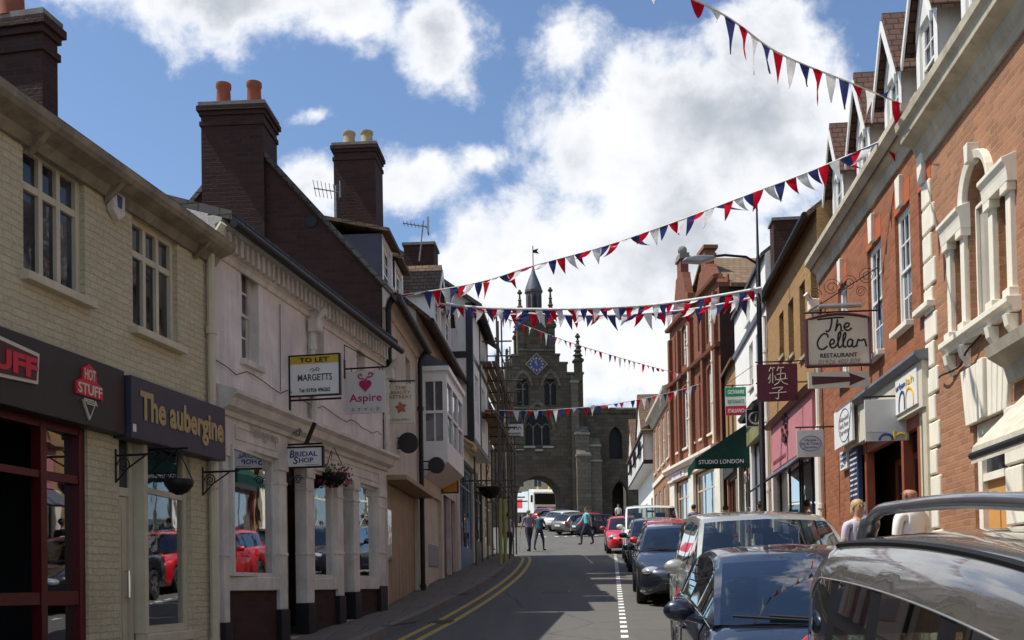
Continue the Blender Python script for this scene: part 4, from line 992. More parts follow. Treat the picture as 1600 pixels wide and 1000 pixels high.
for z in (6.9, 8.4):
    for j in range(4): x0, x1 = inx(31.2) + .02 + j * .19, inx(39.7) + .02 + j * .19; MB().add([SP(x0, 31.1, z), SP(x0 + .17, 31.1, z), SP(x1 + .17, 39.8, z), SP(x1, 39.8, z), SP(x0, 31.1, z + .04), SP(x0 + .17, 31.1, z + .04), SP(x1 + .17, 39.8, z + .04), SP(x1, 39.8, z + .04)], [(0, 1, 2, 3), (7, 6, 5, 4), (0, 1, 5, 4), (1, 2, 6, 5), (2, 3, 7, 6), (3, 0, 4, 7)]).build('plank', SCAFBOARD, t)
    MB().add([SP(outx(31.1) - .03, 31.1, z + .05), SP(outx(39.8) - .03, 39.8, z + .05), SP(outx(39.8) - .03, 39.8, z + .3), SP(outx(31.1) - .03, 31.1, z + .3)], [(0, 1, 2, 3)]).build('toe_board', SCAFBOARD, t)
MB().tube([SP(outx(31.6), 31.6, 4.9), SP(outx(37.6), 37.6, 8.3)], .024, 7).build('brace', DARKSTEEL, t)
MB().tube([SP(outx(37.6), 37.6, 4.9), SP(outx(33.6), 33.6, 9.0)], .024, 7).build('brace', DARKSTEEL, t)
# ------------------------------------------------------------ right side: near brick house with the venetian window
XR = FR
G1 = Fac(XR(12.85), 12.85, XR(3.0), 3.0)
R1 = bld('venetian_window_house', 'orange brick house with white quoins, heavy stone cornice and a venetian window', G1)
cz0 = G1.Z(1540, 140); cz0 = G1.Z(1476, 232); czt = cz0 + .70
vs0, vs1 = G1.S(1499, 430), G1.S(1572, 430); vc0, vc1 = G1.S(1514, 400), G1.S(1546, 400)
sillz, entz, topz = G1.Z(1500, 528), G1.Z(1500, 352), G1.Z(1528, 228)
lw = .24
vm = (vs0 + vs1) / 2; wc = .34; ws = .30; col_ = .17
cen = (vm - wc, vm + wc); L_ = (vm - wc - col_ - ws, vm - wc - col_); R_ = (vm + wc + col_, vm + wc + col_ + ws)
dz1 = G1.Z(1520, 665); ds0, ds1 = G1.S(1522, 720), G1.S(1578, 760)
ops = [(cen[0], cen[1], sillz, entz + .1, 'r'), (L_[0], L_[1], sillz, entz - .02), (R_[0], R_[1], sillz, entz - .02), (ds0, ds1, -1.2, dz1),
       (5.6, 6.2, sillz, entz), (3.9, 5.7, -1.2, dz1)]
ops = ops[:4]
shell(R1, 0, G1.len, 7, -1.2, cz0 + .5, ops, REDBRICK, 3.0, 3.5, roofmat=TILEBROWN, oh=.0, oe=0)
moulding([(0, cz0 + .12), (-.03, cz0 + .12), (-.04, cz0 + .22), (-.07, cz0 + .26), (-.10, cz0 + .36), (-.24, cz0 + .43), (-.25, cz0 + .53), (-.30, cz0 + .57), (-.31, cz0 + .66), (-.05, cz0 + .70), (0, cz0 + .70)], -.06, G1.len, 'cornice', CORNICE, R1)
mb = MB(); z = G1.g(0) + .1; k = 0
while z < cz0 - .25:
    w_ = .42 if k % 2 else .30; mb.box(0 - .015, w_, -.03, .05, z, z + .30); z += .325; k += 1
mb.build('quoins', STONEWHITE, R1, bevel=.018)
vw = MB()
for s in (L_[0] - col_ / 2, L_[1] + col_ / 2, R_[0] - col_ / 2, R_[1] + col_ / 2):
    vw.box(s - .06, s + .06, -.05, .02, sillz, entz - .12); vw.box(s - .09, s + .09, -.09, .02, sillz, sillz + .1); vw.box(s - .09, s + .09, -.09, .02, entz - .2, entz - .12)
for a, c in ((L_[0] - col_ - .03, L_[1] + col_ + .01), (R_[0] - col_ - .01, R_[1] + col_ + .03)):
    vw.prism([(0.02, entz - .12), (-.09, entz - .12), (-.10, entz - .02), (-.11, entz + .03), (-.14, entz + .07), (-.14, entz + .11), (0.02, entz + .17)], a, c, 'x')
A = arc_pts(cen[0] - .02, cen[1] + .02, entz + .12, 'r', 16)
for i in range(16):
    p, q = A[i], A[i + 1]; o = lambda r, k: (vm + (r[0] - vm) * k, entz + .12 + (r[1] - entz - .12) * k)
    p2, q2 = o(p, 1.24), o(q, 1.24)
    vw.add([(p[0], -.06, p[1]), (q[0], -.06, q[1]), (q2[0], -.08, q2[1]), (p2[0], -.08, p2[1]), (p[0], .02, p[1]), (q[0], .02, q[1]), (q2[0], .0, q2[1]), (p2[0], .0, p2[1])], [(0, 1, 2, 3), (0, 4, 5, 1), (2, 6, 7, 3)])
kz = max(p[1] for p in A); vw.prism([(vm - .045, kz - .03), (vm + .045, kz - .03), (vm + .06, kz + .17), (vm - .06, kz + .17)], -.13, .0, 'y')
vw.prism([(.02, sillz - .14), (-.08, sillz - .14), (-.09, sillz - .09), (-.14, sillz - .06), (-.14, sillz - .0), (.02, sillz + .0)], L_[0] - col_ - .06, R_[1] + col_ + .06, 'x')
for s in (L_[0] - .1, L_[1] + .1, R_[0] - .1, R_[1] + .1): vw.prism([(0.0, sillz - .15), (-.12, sillz - .15), (-.10, sillz - .26), (-.05, sillz - .33), (-.03, sillz - .38), (0, sillz - .38)], s - .05, s + .05, 'x')
vo = vw.build('venetian_window', STONEWHITE, R1, bevel=.006)
for (a, c, z, e, k) in ((cen[0], cen[1], sillz, entz + .1, 'r'), (L_[0], L_[1], sillz, entz - .02, None), (R_[0], R_[1], sillz, entz - .02, None)):
    q = [(a, z), (c, z)] + (arc_pts(a, c, e, 'r')[::-1] if k else [(c, e), (a, e)])
    MB().add([(x, .11, zz) for x, zz in q], [list(range(len(q)))]).build('pane', plain('drawn_blind_glass', (.42, .40, .34), .12, .12, 3, coat=.5) if k else MATS.get('drawn_blind_glass'), vo)
    b_ = MB(); frame_boxes(b_, a, c, z, e, .07, .035, .035); b_.build('frame', STONEWHITE, vo)
# doorway with painted voussoirs
mb = MB(); n = 9; cxd = (ds0 + ds1) / 2
for i in range(n):
    t0, t1 = i / n, (i + 1) / n; x0, x1 = ds0 - .1 + (ds1 - ds0 + .2) * t0, ds0 - .1 + (ds1 - ds0 + .2) * t1; f = .30
    mb.prism([(x0 + .008, dz1), (x1 - .008, dz1), (cxd + (x1 - cxd) * 1.22 - .008, dz1 + .62), (cxd + (x0 - cxd) * 1.22 + .008, dz1 + .62)], -.05 - (.04 if i == 4 else 0), .03, 'y')
mb.build('door_lintel', STONEWHITE, R1, bevel=.012)
mb = MB(); z = G1.g(ds1); k = 0
while z < dz1 - .05: mb.box(ds1 + .01, ds1 + (.55 if k % 2 else .42), -.05, .03, z, z + .27); z += .295; k += 1
mb.build('rusticated_blocks', STONEWHITE, R1, bevel=.016)
mb = MB(); frame_boxes(mb, ds0, ds1, G1.g(ds0) - .1, dz1, .04, .12, .1); mb.box(ds0 + .12, ds1 - .12, .05, .12, dz1 - .62, dz1 - .54); df = mb.build('door_frame', STONEWHITE, R1)
MB().box(ds0 + .12, ds1 - .12, .09, .11, dz1 - .54, dz1 - .12).build('fanlight', DARKPANE, df)
door(R1, ds0 + .12, ds1 - .12, G1.g(ds0), dz1 - .62, ORANGEWOOD, d=.1)
hz = G1.Z(1545, 556, -.28); hs0, hs1 = G1.S(1537, 550, -.28), G1.len
moulding([(0, hz - .25), (-.06, hz - .25), (-.1, hz - .1), (-.25, hz), (-.28, hz + .10), (0, hz + .22)], hs0, hs1, 'string_cornice', CORNICE, R1)
mb = MB(); a = G1.S(1474, 590); z_ = G1.Z(1474, 590); pts = [(a + t * 1.6, -.05 - .03 * math.sin(t * 12), z_ + t * .28 - .12 * math.sin(t * 3.14)) for t in [i / 14 for i in range(15)]]
mb.tube(pts, .012, 5).build('cable', BLACKIRON, R1)
p = at(1519, 722, 8.7); aw0 = (p - G1.o).dot(G1.t); awd = -(p - G1.o).dot(G1.n)
t = thing('awning', 'cream canvas awning sloping out over the rusticated doorway blocks', 'awning', G1.w(aw0, 0, p.z - G1.base), G1.rot)
ah = 1.05
mb = MB().add([(0, 0, ah), (2.6, 0, ah), (2.6, -awd, .12), (0, -awd, .12), (0, 0, ah - .012), (2.6, 0, ah - .012), (2.6, -awd, .108), (0, -awd, .108)], [(0, 1, 2, 3), (7, 6, 5, 4), (0, 3, 7, 4)])
mb.add([(0, 0, ah - .01), (0, -awd, .11), (0, 0, .35)], [(0, 1, 2)]); mb.add([(0, -awd, .12), (2.6, -awd, .12), (2.6, -awd - .01, -.02), (0, -awd - .01, -.02)], [(0, 1, 2, 3)])
mb.build('canopy', AWNCREAM, t)
MB().tube([(0, .0, .34), (.01, -awd * .5, .14), (0, -awd, .11)], .018, 6).tube([(-.01, -awd, .05), (2.6, -awd, .05)], .03, 8).build('arm', BLACKIRON, t)
# ------------------------------------------------------------ right side: sash-window house with dormers
G2 = Fac(XR(19.2), 19.2, XR(12.86), 12.86)
R2 = bld('dormered_brick_house', 'red brick house with white sash windows and a row of white dormers', G2)
ez = (G2.Z(1300, 365) + G2.Z(1420, 203)) / 2 - .05
WS = [rect(G2, 1437, 1457, 300, 488), rect(G2, 1400, 1424, 338, 522), rect(G2, 1357, 1379, 392, 566), rect(G2, 1311, 1325, 452, 600)]
f1, f0 = G2.Z(1452, 562), G2.Z(1452, 636); fs0, fs1 = G2.S(1328, 660), G2.S(1454, 600)
ops = WS + [(fs0, fs1, -1.2, f0 + .05)]
shell(R2, 0, G2.len, 7, -1.2, ez, ops, REDBRICK2, 3.3, 3.5, roofmat=TILEBROWN, oh=.15, oe=0)
for w in WS:
    window(R2, *w, cols=3, rows=2, mat=WHITEPAINT, glass=SASHPANE, d=.05, fw=.05, bar=.02, sash=True, sill=STONEWHITE, sd=.1)
    c = (w[0] + w[1]) / 2
    MB().prism([(c - .08, w[3] + .02), (c + .08, w[3] + .02), (c + .11, w[3] + .42), (c - .11, w[3] + .42)], -.06, .0, 'y').build('keystone', STONEWHITE, R2, bevel=.008)
    MB().box(w[0] - .02, w[1] + .02, -.004, .0, w[3] + .005, w[3] + .3).build('lintel', plain('rubbed_brick', (.42, .10, .035), .8, .1, 6) if 'rubbed_brick' not in MATS else MATS['rubbed_brick'], R2)
moulding([(0, ez - .36), (-.03, ez - .36), (-.05, ez - .2), (-.12, ez - .14), (-.20, ez - .06), (-.24, ez - .03), (-.24, ez + .06), (0, ez + .09)], -.0, G2.len, 'cornice', CORNICE, R2)
moulding([(-.02, ez + .09), (-.06, ez + .09), (-.06, ez + .2), (-.02, ez + .2)], 0, G2.len, 'parapet', STONEGREY, R2)
sY = lambda y, F: ((Vector((XR(y), y, 0)) - F.o).dot(F.t))
tt = thing('dormer_house_chimney', '', '') if False else None
for y in (18.6, 16.75, 15.0, 13.4):
    zt = 1.7 + 810 / 1650 * 17 - G2.base; s = sY(y, G2)
    dormer(R2, s, .85, .25, 2.8, ez + .15, 9.05 - G2.base, TILEWARM, WHITERENDER, WHITEPAINT, .72, SASHPANE, True, 2, 2, oh=.2)
s = sY(11.9, G1); dormer(R1, s, .95, .35, 2.8, czt + G1.base - G1.base - .1, 9.2 - G1.base, TILEWARM, WHITERENDER, WHITEPAINT, .72, SASHPANE, True, 2, 2, oh=.2)
pipe(R2, .12, -.2, ez - .9, STONEWHITE, .05, -.08, joints=4, swan=(.1, -.2)); MB().box(.02, .24, -.22, -.02, ez - .9, ez - .68).build('hopper', STONEWHITE, R2, bevel=.03)
# shop below: pale fascia, brown timber lobby
MB().box(fs0, fs1, -.1, .05, f0, f1).build('shop_fascia', CREAMSIGN, R2)
moulding([(0, f1), (-.14, f1), (-.2, f1 + .06), (-.2, f1 + .1), (0, f1 + .14)], fs0 - .05, fs1 + .05, 'shop_cornice', LEAD, R2)
mb = MB().box(fs1 - .16, fs1, -.06, .1, -1, f0).box(fs1 - .5, fs1 - .42, .0, .1, -1, f0).box(fs1 - .42, fs1 - .16, .0, .1, f0 - .12, f0 - .001).box(fs1 - .42, fs1 - .16, .02, .1, -1, G2.g(fs1) + .5)
mb.build('shop_window', CREAMPAINT, R2); MB().box(fs1 - .42, fs1 - .16, .06, .07, G2.g(fs1) + .5, f0 - .12).build('pane', DARKPANE, R2)
mb = MB()
for s in (fs0 + .02, fs0 + .9, fs1 - 1.35, fs1 - .6): mb.box(s, s + .11, .0, .12, -1, f0)
mb.box(fs0 + .13, fs1 - .6, .01, .11, f0 - .16, f0 - .001)
mb.build('timber_lobby', REDBRICK2 if False else plain('red_brown_timber', (.27, .07, .03), .5, .15, 4), R2)
MB().box(fs0, fs1 - .5, .5, 1.6, -1, f0).build('lobby', plain('dark_lobby', (.09, .045, .032), .7, .25, 3), R2)
lz = G2.g(fs1 - 1.2); lm = MB(); frame_boxes(lm, fs0 + 1.02, fs1 - 1.36, lz - .2, f0 - .3, .42, .09, .06); lm.box((fs0 + fs1) / 2 - .2, (fs0 + fs1) / 2 - .12, .425, .475, lz, f0 - .39); lo = lm.build('lobby_door', MATS['red_brown_timber'], R2); MB().box(fs0 + 1.1, fs1 - 1.44, .44, .45, lz, f0 - .38).build('pane', DARKPANE, lo)
mb = MB(); mb.box(fs0 + .13, fs0 + .9, .06, .075, G2.g(fs0) + .6, f0 - .18); mb.build('pane', DARKPANE, R2)
t, w, h = fascia('shop_sign', 'white fascia panel with blue and yellow letter logo beside the quoins', G2, G2.S(1414, 610), G2.S(1448, 600), f0 + .06, f1 - .05, -.125, -.101, WHITESIGN)
text(t, 'urban', BLUEINK, w * .05, w * .5, h * .66, h * .84, -.129); text(t, 'lah', YELLOWINK, w * .54, w * .9, h * .66, h * .86, -.129)
strokes(t, [[(0, 0), (.04, .55), (.3, .95), (.62, .85), (.7, .5), (.7, 0)]], BLUEINK, w * .18, w * .56, .02, h * .58, -.127, .022)
strokes(t, [[(0, 0), (0, .6), (.25, .95), (.7, .85), (.95, .5), (.95, 0)]], YELLOWINK, w * .52, w * .88, .02, h * .58, -.127, .022)
t, w, h = fascia('shop_sign', 'white boxed sign with an oval badge and printing left of the blank hanging panel', G2, G2.S(1323, 680), G2.S(1352, 660), G2.Z(1330, 700), G2.Z(1330, 640), -.2, -.16, WHITESIGN)
mb = MB(); mb.tube([(w * .6 + w * .3 * math.cos(a * .2618), -.203, h * .5 + h * .42 * math.sin(a * .2618)) for a in range(25)], .006, 5); mb.build('oval', BLUEINK, t)
for i, s_ in enumerate(('Warwick', 'Ink & Toner', 'Services')): text(t, s_, GREYINK, w * .36, w * .84, h * (.62 - .17 * i), h * (.74 - .17 * i), -.204)
t, w, h = fascia('notice_board', 'small white notice plate with blue printing below the oval badge sign', G2, G2.S(1319, 720), G2.S(1330, 720), G2.Z(1320, 736), G2.Z(1320, 707), -.07, -.0, WHITESIGN)
for i in range(3): text(t, ('FRESH', 'FOOD', 'DAILY')[i] if False else ('OPEN', 'MON', 'SAT')[i], BLUEINK, w * .12, w * .88, h * (.7 - .28 * i), h * (.88 - .28 * i), -.073)
t, w, h = fascia('menu_board', 'tall navy board of white chalked lines beside the brown lobby', G2, G2.S(1334, 740), G2.S(1348, 740), G2.Z(1335, 785), G2.Z(1335, 705), -.07, -.0, plain('navy_board', (.03, .04, .09), .6, .1, 5))
mb = MB()
for i in range(9):
    z = h * (.92 - .1 * i); x = w * .12
    rr = random.Random(i)
    while x < w * .85: l = rr.uniform(.02, .07); mb.box(x, min(x + l, w * .9), -.073, -.0705, z - .016, z + .012); x += l + .015
mb.build('chalk_lettering', WHITEINK, t)
# ------------------------------------------------------------ right side: ochre brick house over the pink shop
G3 = Fac(XR(25.4), 25.4, XR(19.22), 19.22)
R3 = bld('ochre_brick_house', 'ochre brick house with narrow dark windows above the pink shop fascia', G3)
ez = G3.Z(1240, 391)
WS = [rect(G3, 1218, 1225, 493, 562), rect(G3, 1232, 1240.5, 474, 562), rect(G3, 1250, 1259, 447, 564), rect(G3, 1268, 1279, 420, 564)]
pf1, pf0 = G3.Z(1288, 600), G3.Z(1288, 688); ps0, ps1 = G3.S(1214, 740), G3.len - .25
shell(R3, 0, G3.len, 7, -1.2, ez, WS + [(ps0, ps1, -1.2, pf0 + .05)], OCHREBRICK, 2.6, 3.5, roofmat=TILEBROWN, oh=.18, oe=0)
for w in WS: window(R3, *w, cols=2, rows=3, mat=BROWNWOOD, glass=DARKPANE, d=.11, fw=.04, sill=STONEGREY, sd=.05)
MB().tube([(0, -.22, ez - .1), (G3.len, -.22, ez - .1)], .06, 10).build('gutter', BLACKIRON, R3, smooth=40)
pipe(R3, .05, 1.5, ez - .4, WHITEPAINT, .045, -.06, joints=3)
MB().box(ps0, ps1, -.12, .05, pf0, pf1).build('shop_fascia', PINKPAINT, R3)
moulding([(0, pf1), (-.2, pf1), (-.26, pf1 + .08), (0, pf1 + .2)], ps0 - .2, ps1 + .1, 'shop_cornice', BROWNWOOD, R3)
for a in (ps0 - .22, ps1 + .01): MB().box(a, a + .22, -.1, .1, -1.2, pf0 + .0).build('pilaster', WHITEPAINT, R3, bevel=.01)
SW(R3, ps0, ps0 + (ps1 - ps0) * .52, G3.g(ps0) + .45, pf0, BLACKPAINT, 2, None, fw=.06, inside=INTERIOR, zf=-1.2)
SW(R3, ps0 + (ps1 - ps0) * .55, ps1, G3.g(ps1) + .35, pf0, BLACKPAINT, 2, None, fw=.06, inside=INTERIOR, zf=-1.2)
MB().box(ps0, ps1, .02, .2, -1.2, G3.g(ps1) + .3).build('stall_riser', BLACKPAINT, R3)
t = thing('awning', 'half rolled slate grey blind under the pink fascia', 'awning', G3.w(ps0, 0, pf0), G3.rot)
MB().prism([(-.13, -.03), (-.62, -.42), (-.62, -.45), (-.13, -.07)], .05, ps1 - ps0, 'x').build('canopy', LEADCHEEK, t); MB().tube([(.05, -.63, -.44), (ps1 - ps0, -.63, -.44)], .022, 6).build('front_rail', BLACKIRON, t)
t = thing('fascia_emblem', 'dark carved emblem on the pink fascia beside the pale oval hanging sign', 'emblem', G3.w(G3.S(1237, 690), 0, G3.Z(1237, 690)), G3.rot)
mb = MB()
for i in range(14): a = i * .449; mb.ball((.3 * math.cos(a) * (.5 + .5 * (i % 2)), -.15, .3 + .28 * math.sin(a)), .07, 7, sq=(1, .3, 1))
mb.build('carving', BROWNINK, t)
a = ps0 + .3; t = thing('shop_lettering', 'faint maroon script along the lower edge of the pink fascia', 'lettering', G3.w(a, 0, pf0 + .1), G3.rot); strokes(t, [[(i * .08, .1), (i * .08 + .02, .9), (i * .08 + .05, .2)] for i in range(12)], MAROON, 0, 1.8, 0, .13, -.122, .012)
s = sY(22.2, G3); chimney(R3, .05, .6, .12, 2.9, ez - .2, at(1206, 352, 25.1).z - G3.base, plain('stub', (.1, .1, .1)) if False else DARKBRICK, [], TERRACOTTA, course=False)
# ------------------------------------------------------------ right side: white house, and the low ochre one
G4 = Fac(XR(31.6), 31.6, XR(25.42), 25.42)
R4 = bld('white_rendered_house', 'tall plain white rendered house behind the slim lamp post', G4)
ez = G4.Z(1188, 411)
WS = [rect(G4, 1171, 1177, 540, 610), rect(G4, 1166, 1172, 470, 510), rect(G4, 1190, 1199, 440, 500)]
sfz = G4.Z(1200, 672); WS = WS[:2] + [(4.4, 5.3, sfz + 1.2, sfz + 2.7)]
shell(R4, 0, G4.len, 7, -1.2, ez, WS + [(.3, 5.9, -1.2, sfz)], WHITERENDER, 2.6, 3.5, roofmat=TILEGREY, oh=.1, oe=0)
for w in WS: window(R4, *w, cols=2, rows=3, mat=WHITEPAINT, glass=SASHPANE, d=.1, fw=.04, sash=True, sill=WHITEPAINT)
moulding([(0, sfz + 3.0), (-.06, sfz + 3.0), (-.08, sfz + 3.12), (0, sfz + 3.16)], 0, G4.len, 'string_course', LEAD, R4)
MB().box(3.2, 5.9, -.14, .05, sfz - .02, sfz + .62).build('shop_fascia', plain('olive_fascia', (.25, .23, .09), .5, .1, 4), R4)
moulding([(0, sfz + .62), (-.3, sfz + .62), (-.36, sfz + .72), (0, sfz + .9)], 3.1, 6.0, 'shop_cornice', BLACKPAINT, R4)
SW(R4, 3.3, 5.9, G4.g(5) + .5, sfz, plain('navy_paint', (.02, .028, .06), .4, .1, 4), 3, None, fw=.09, zf=-1.2); MB().box(3.3, 5.9, .02, .2, -1.2, G4.g(5) + .45).build('stall_riser', MATS['navy_paint'], R4)
SW(R4, .3, 2.9, G4.g(1.5) + .4, sfz, CREAMPAINT, 2, None, fw=.09, zf=-1.2); MB().box(.3, 2.9, .02, .2, -1.2, G4.g(1.5) + .35).build('stall_riser', CREAMPAINT, R4); MB().box(2.9, 3.3, -.03, .2, -1.2, sfz).build('pilaster', WHITEPAINT, R4)
MB().box(.2, 2.9, -.12, .05, sfz + .0, sfz + .55).build('shop_fascia', BLACKSIGN, R4)
p0 = at(1119, 762, 27.6); k0 = G4.S(1160, 730)
t = thing('awning', 'dark green scalloped shop awning with pale lettering below the round badge sign', 'awning', G4.w(2.95, 0, sfz - .55), G4.rot)
ad = 1.5; ah = 1.25; aw = 2.7
mb = MB().add([(-aw, 0, ah), (0, 0, ah), (0, -ad, .28), (-aw, -ad, .28)], [(0, 1, 2, 3)]); mb.add([(0, 0, ah), (0, -ad, .28), (0, 0, .28)], [(0, 1, 2)]); mb.add([(-aw, 0, ah), (-aw, -ad, .28), (-aw, 0, .28)], [(0, 1, 2)])
n = 18
for i in range(n):
    x0, x1 = -aw + aw * i / n, -aw + aw * (i + 1) / n; mb.add([(x0, -ad, .28), (x1, -ad, .28), (x1, -ad, .04), ((x0 + x1) / 2, -ad, -.03), (x0, -ad, .04)], [(0, 1, 2, 3, 4)])
n = 10
for i in range(n):
    x0, x1 = -ad + ad * i / n, -ad + ad * (i + 1) / n; mb.add([(0, x0, .28), (0, x1, .28), (0, x1, .04), (0, (x0 + x1) / 2, -.03), (0, x0, .04)], [(0, 1, 2, 3, 4)])
cn = mb.build('canopy', AWNGREEN, t)
lt = text(t, 'STUDIO LONDON', WHITEINK, 0, 1.2, 0, .11, -.006); lt.location = (.004, -ad + .1, .12); lt.rotation_euler = (0, 0, R(90))
MB().tube([(0, -ad, .29), (0, 0, .1)], .015, 6).build('arm', BLACKIRON, t)
G4b = Fac(XR(34.4), 34.4, XR(31.62), 31.62)
R4b = bld('low_ochre_house', 'narrow ochre brick house between the white house and the shaped gables', G4b)
ez = G4b.Z(1156, 545)
WS = [(.5, 1.0, G4b.Z(1135, 690), G4b.Z(1135, 610)), (1.7, 2.2, G4b.Z(1145, 690), G4b.Z(1145, 600))]
shell(R4b, 0, G4b.len, 6, -1.2, ez, WS + [(.2, 2.6, -1.2, 2.7)], OCHREBRICK, 2.0, 3, roofmat=TILEBROWN, oh=.15, oe=0)
for w in WS: window(R4b, *w, cols=1, rows=3, mat=BROWNWOOD, glass=DARKPANE, d=.11, fw=.04)
SW(R4b, .2, 2.6, .8, 2.7, MAROON, 2, None, fw=.1, zf=-1.2); MB().box(.2, 2.6, .02, .2, -1.2, .75).build('stall_riser', MAROON, R4b)
MB().box(.1, 2.7, -.12, .0, 2.72, 3.3).build('shop_fascia', BLACKSIGN, R4b)
# ------------------------------------------------------------ right side: shaped-gable house
G5 = Fac(6.45, 42.0, 6.95, 34.45)
R5 = bld('shaped_gable_house', 'tall terracotta brick house with two curved gables, one topped by a stone ball', G5)
Lg = G5.len; ew = G5.Z(1100, 470); w5 = MB()
tz = at(1072, 408, 40.4).z - G5.base; tz2 = at(1117, 382, 35.6).z - G5.base
ez = 12.0 - G5.base
cols5 = [(.9, 1.6), (2.1, 2.8), (3.3, 4.0), (4.6, 5.3), (5.8, 6.5)]
ops = []
for (a, c) in cols5: ops += [(a, c, 4.1, 6.3, 's'), (a, c, 7.2, 8.6, 's')]
ops += [(.8, 3.2, -1.2, 2.9), (3.9, 6.9, -1.2, 2.9)]
wallgrid(w5, 0, Lg, -1.3, ez - .5, ops, 0, .16)
def shaped(c, w, z0, zt):
    h = zt - z0
    L = [(-1, 0), (-1, .10), (-.80, .14), (-.72, .28), (-.70, .40), (-.52, .44), (-.44, .56), (-.34, .70), (-.30, .78), (-.17, .80), (-.17, 1.0)]
    return [(c + x * w, z0 + z * h) for x, z in L] + [(c - x * w, z0 + z * h) for x, z in L[::-1]]
for (c, hw, zt) in ((1.9, 1.85, tz - .1), (5.6, 1.95, tz2 - .25)):
    w5.prism(shaped(c, hw, ez - .5, zt), 0.0, .3, 'y')
w5.box(-.0, Lg, .3001, .35, ez - .8, ez - .1)
for s in (0, Lg): w5.add([(s, 0, -1.3), (s, 8, -1.3), (s, 8, ez - .5), (s, 0, ez - .5)], [(0, 1, 2, 3)], 1)
w5.build('wall', [TERRABRICK, DARKBRICK], R5)
MB().prism([(-.1, ez - .55), (Lg / 2, ez + 1.5), (Lg + .15, ez - .55), (Lg + .15, ez - .42), (Lg / 2, ez + 1.63), (-.1, ez - .42)], .36, 8.2, 'y').build('roof', tiles('pantile_brown', (.23, .155, .09), (.17, .11, .065), .22, .2), R5)
for (c, zt, ball) in ((1.9, tz - .1, True), (5.6, tz2 - .25, False)):
    mb = MB().box(c - .42, c + .42, -.06, .36, zt + .001, zt + .1).box(c - .36, c + .36, -.03, .33, zt + .1, zt + .24)
    if ball: mb.ball((c, .15, zt + .42), .18, 12).lathe((c, .15, zt + .22), [(.12, 0), (.09, .1)], 10)
    else: mb.box(c - .5, c + .5, -.1, .4, zt + .24, zt + .36)
    mb.build('finial', SOOTSHADE if ball else BROWNBRICK, R5, smooth=40)  # dark cap material paints in the ball's backlit shade
for s in (.35, 1.85, 3.85, 5.55, 7.2): MB().box(s - .13, s + .13, -.14, .0, 3.3, ez - .6).build('pilaster', TERRABRICK, R5)
for z in (3.3, 6.75, 9.0): moulding([(0, z), (-.17, z), (-.2, z + .1), (0, z + .16)], 0, Lg, 'string_course', TERRABRICK, R5)
for (a, c) in cols5:
    window(R5, a, c, 4.1, 6.3, 2, 3, WHITEPAINT, SASHPANE, d=.09, fw=.07, sash=True, sill=STONEWHITE, arch='s'); window(R5, a, c, 7.2, 8.6, 2, 2, WHITEPAINT, DARKPANE, d=.09, fw=.05, sash=True, arch='s')
for s in (3.55, 6.95): pipe(R5, s, 3, ez - .8, STONEWHITE, .06, -.1, joints=4)
pipe(R5, Lg + .02, 4.2, ez - .9, WHITEPAINT, .07, 1.2, joints=3)
mb = MB().box(0, 3.6, -.2, -.0, 2.95, 3.28).box(0, .8, -.12, .0, -1.2, 2.95).box(3.2, 3.9, -.12, 0, -1.2, 2.95).box(6.9, Lg, -.12, 0, -1.2, 2.95).box(3.9, Lg, -.2, 0, 2.95, 3.28)
mb.build('stone_shopfront', STONEWHITE, R5, bevel=.02)
moulding([(0, 3.28), (-.3, 3.28), (-.4, 3.4), (-.4, 3.5), (0, 3.62)], -.1, Lg + .02, 'shop_cornice', STONEWHITE, R5)
SW(R5, .8, 3.2, .6, 2.9, CREAMPAINT, 2, .25, fw=.1, zf=-1.2); SW(R5, 3.9, 6.9, .6, 2.9, CREAMPAINT, 3, .25, fw=.1, zf=-1.2)
for a, c in ((.8, 3.2), (3.9, 6.9)): MB().box(a, c, .02, .2, -1.2, .6).build('stall_riser', STONEWHITE, R5)
t, w, h = fascia('shop_sign', 'pale fascia with pink lettering under the terracotta gables', G5, .9, 3.0, 2.98, 3.26, -.23, -.201, WHITESIGN); strokes(t, [[(0, .2), (.1, .9), (.2, .1), (.3, .8), (.4, .2)], [(.5, .2), (.55, .9), (.65, .2)], [(.8, .1), (.8, .9), (.95, .7), (.82, .5), (.98, .2), (.8, .1)]], CRIMSON, .3, w - .3, .05, .23, -.232, .018)
# ------------------------------------------------------------ right side: far brick house and the timbered one
G6 = Fac(6.85, 50.5, 6.45, 42.05)
R6 = bld('corner_brick_house', 'brown brick house with white sashes and bold cornice before the timbered house', G6)
ez = 9.75 - G6.base; WS = []
for a in (.7, 2.7, 4.7, 6.7): WS += [(a, a + 1.0, 4.0 if False else 3.6, 5.6), (a, a + 1.0, .6, 2.6)]
shell(R6, 0, G6.len, 8, -1.3, ez, WS, brick('mellow_brown_brick', (.33, .16, .075), (.25, .12, .06), (.28, .2, .13)), 2.2, 4, roofmat=TILEBROWN, oh=.1)
for w in WS: window(R6, *w, cols=3, rows=2, mat=WHITEPAINT, glass=SASHPANE, d=.04, fw=.07, sash=True, sill=STONEWHITE)
moulding([(0, ez - .6), (-.06, ez - .6), (-.15, ez - .35), (-.32, ez - .2), (-.32, ez - .05), (0, ez + .05)], -.05, G6.len, 'cornice', CORNICE, R6)
moulding([(0, 3.0), (-.06, 3.0), (-.06, 3.2), (0, 3.2)], 0, G6.len, 'string_course', STONEWHITE, R6)
dormer(R6, 7.2, 1.2, .5, 3, ez - .1, ez + 1.3, TILEGREY, LEADCHEEK, WHITEPAINT, .5, DARKPANE, True)
G7 = Fac(7.75, 64.0, 7.0, 50.6)
R7 = bld('timbered_house', 'white half timbered house with jettied upper floor and two small gables by the gate', G7)
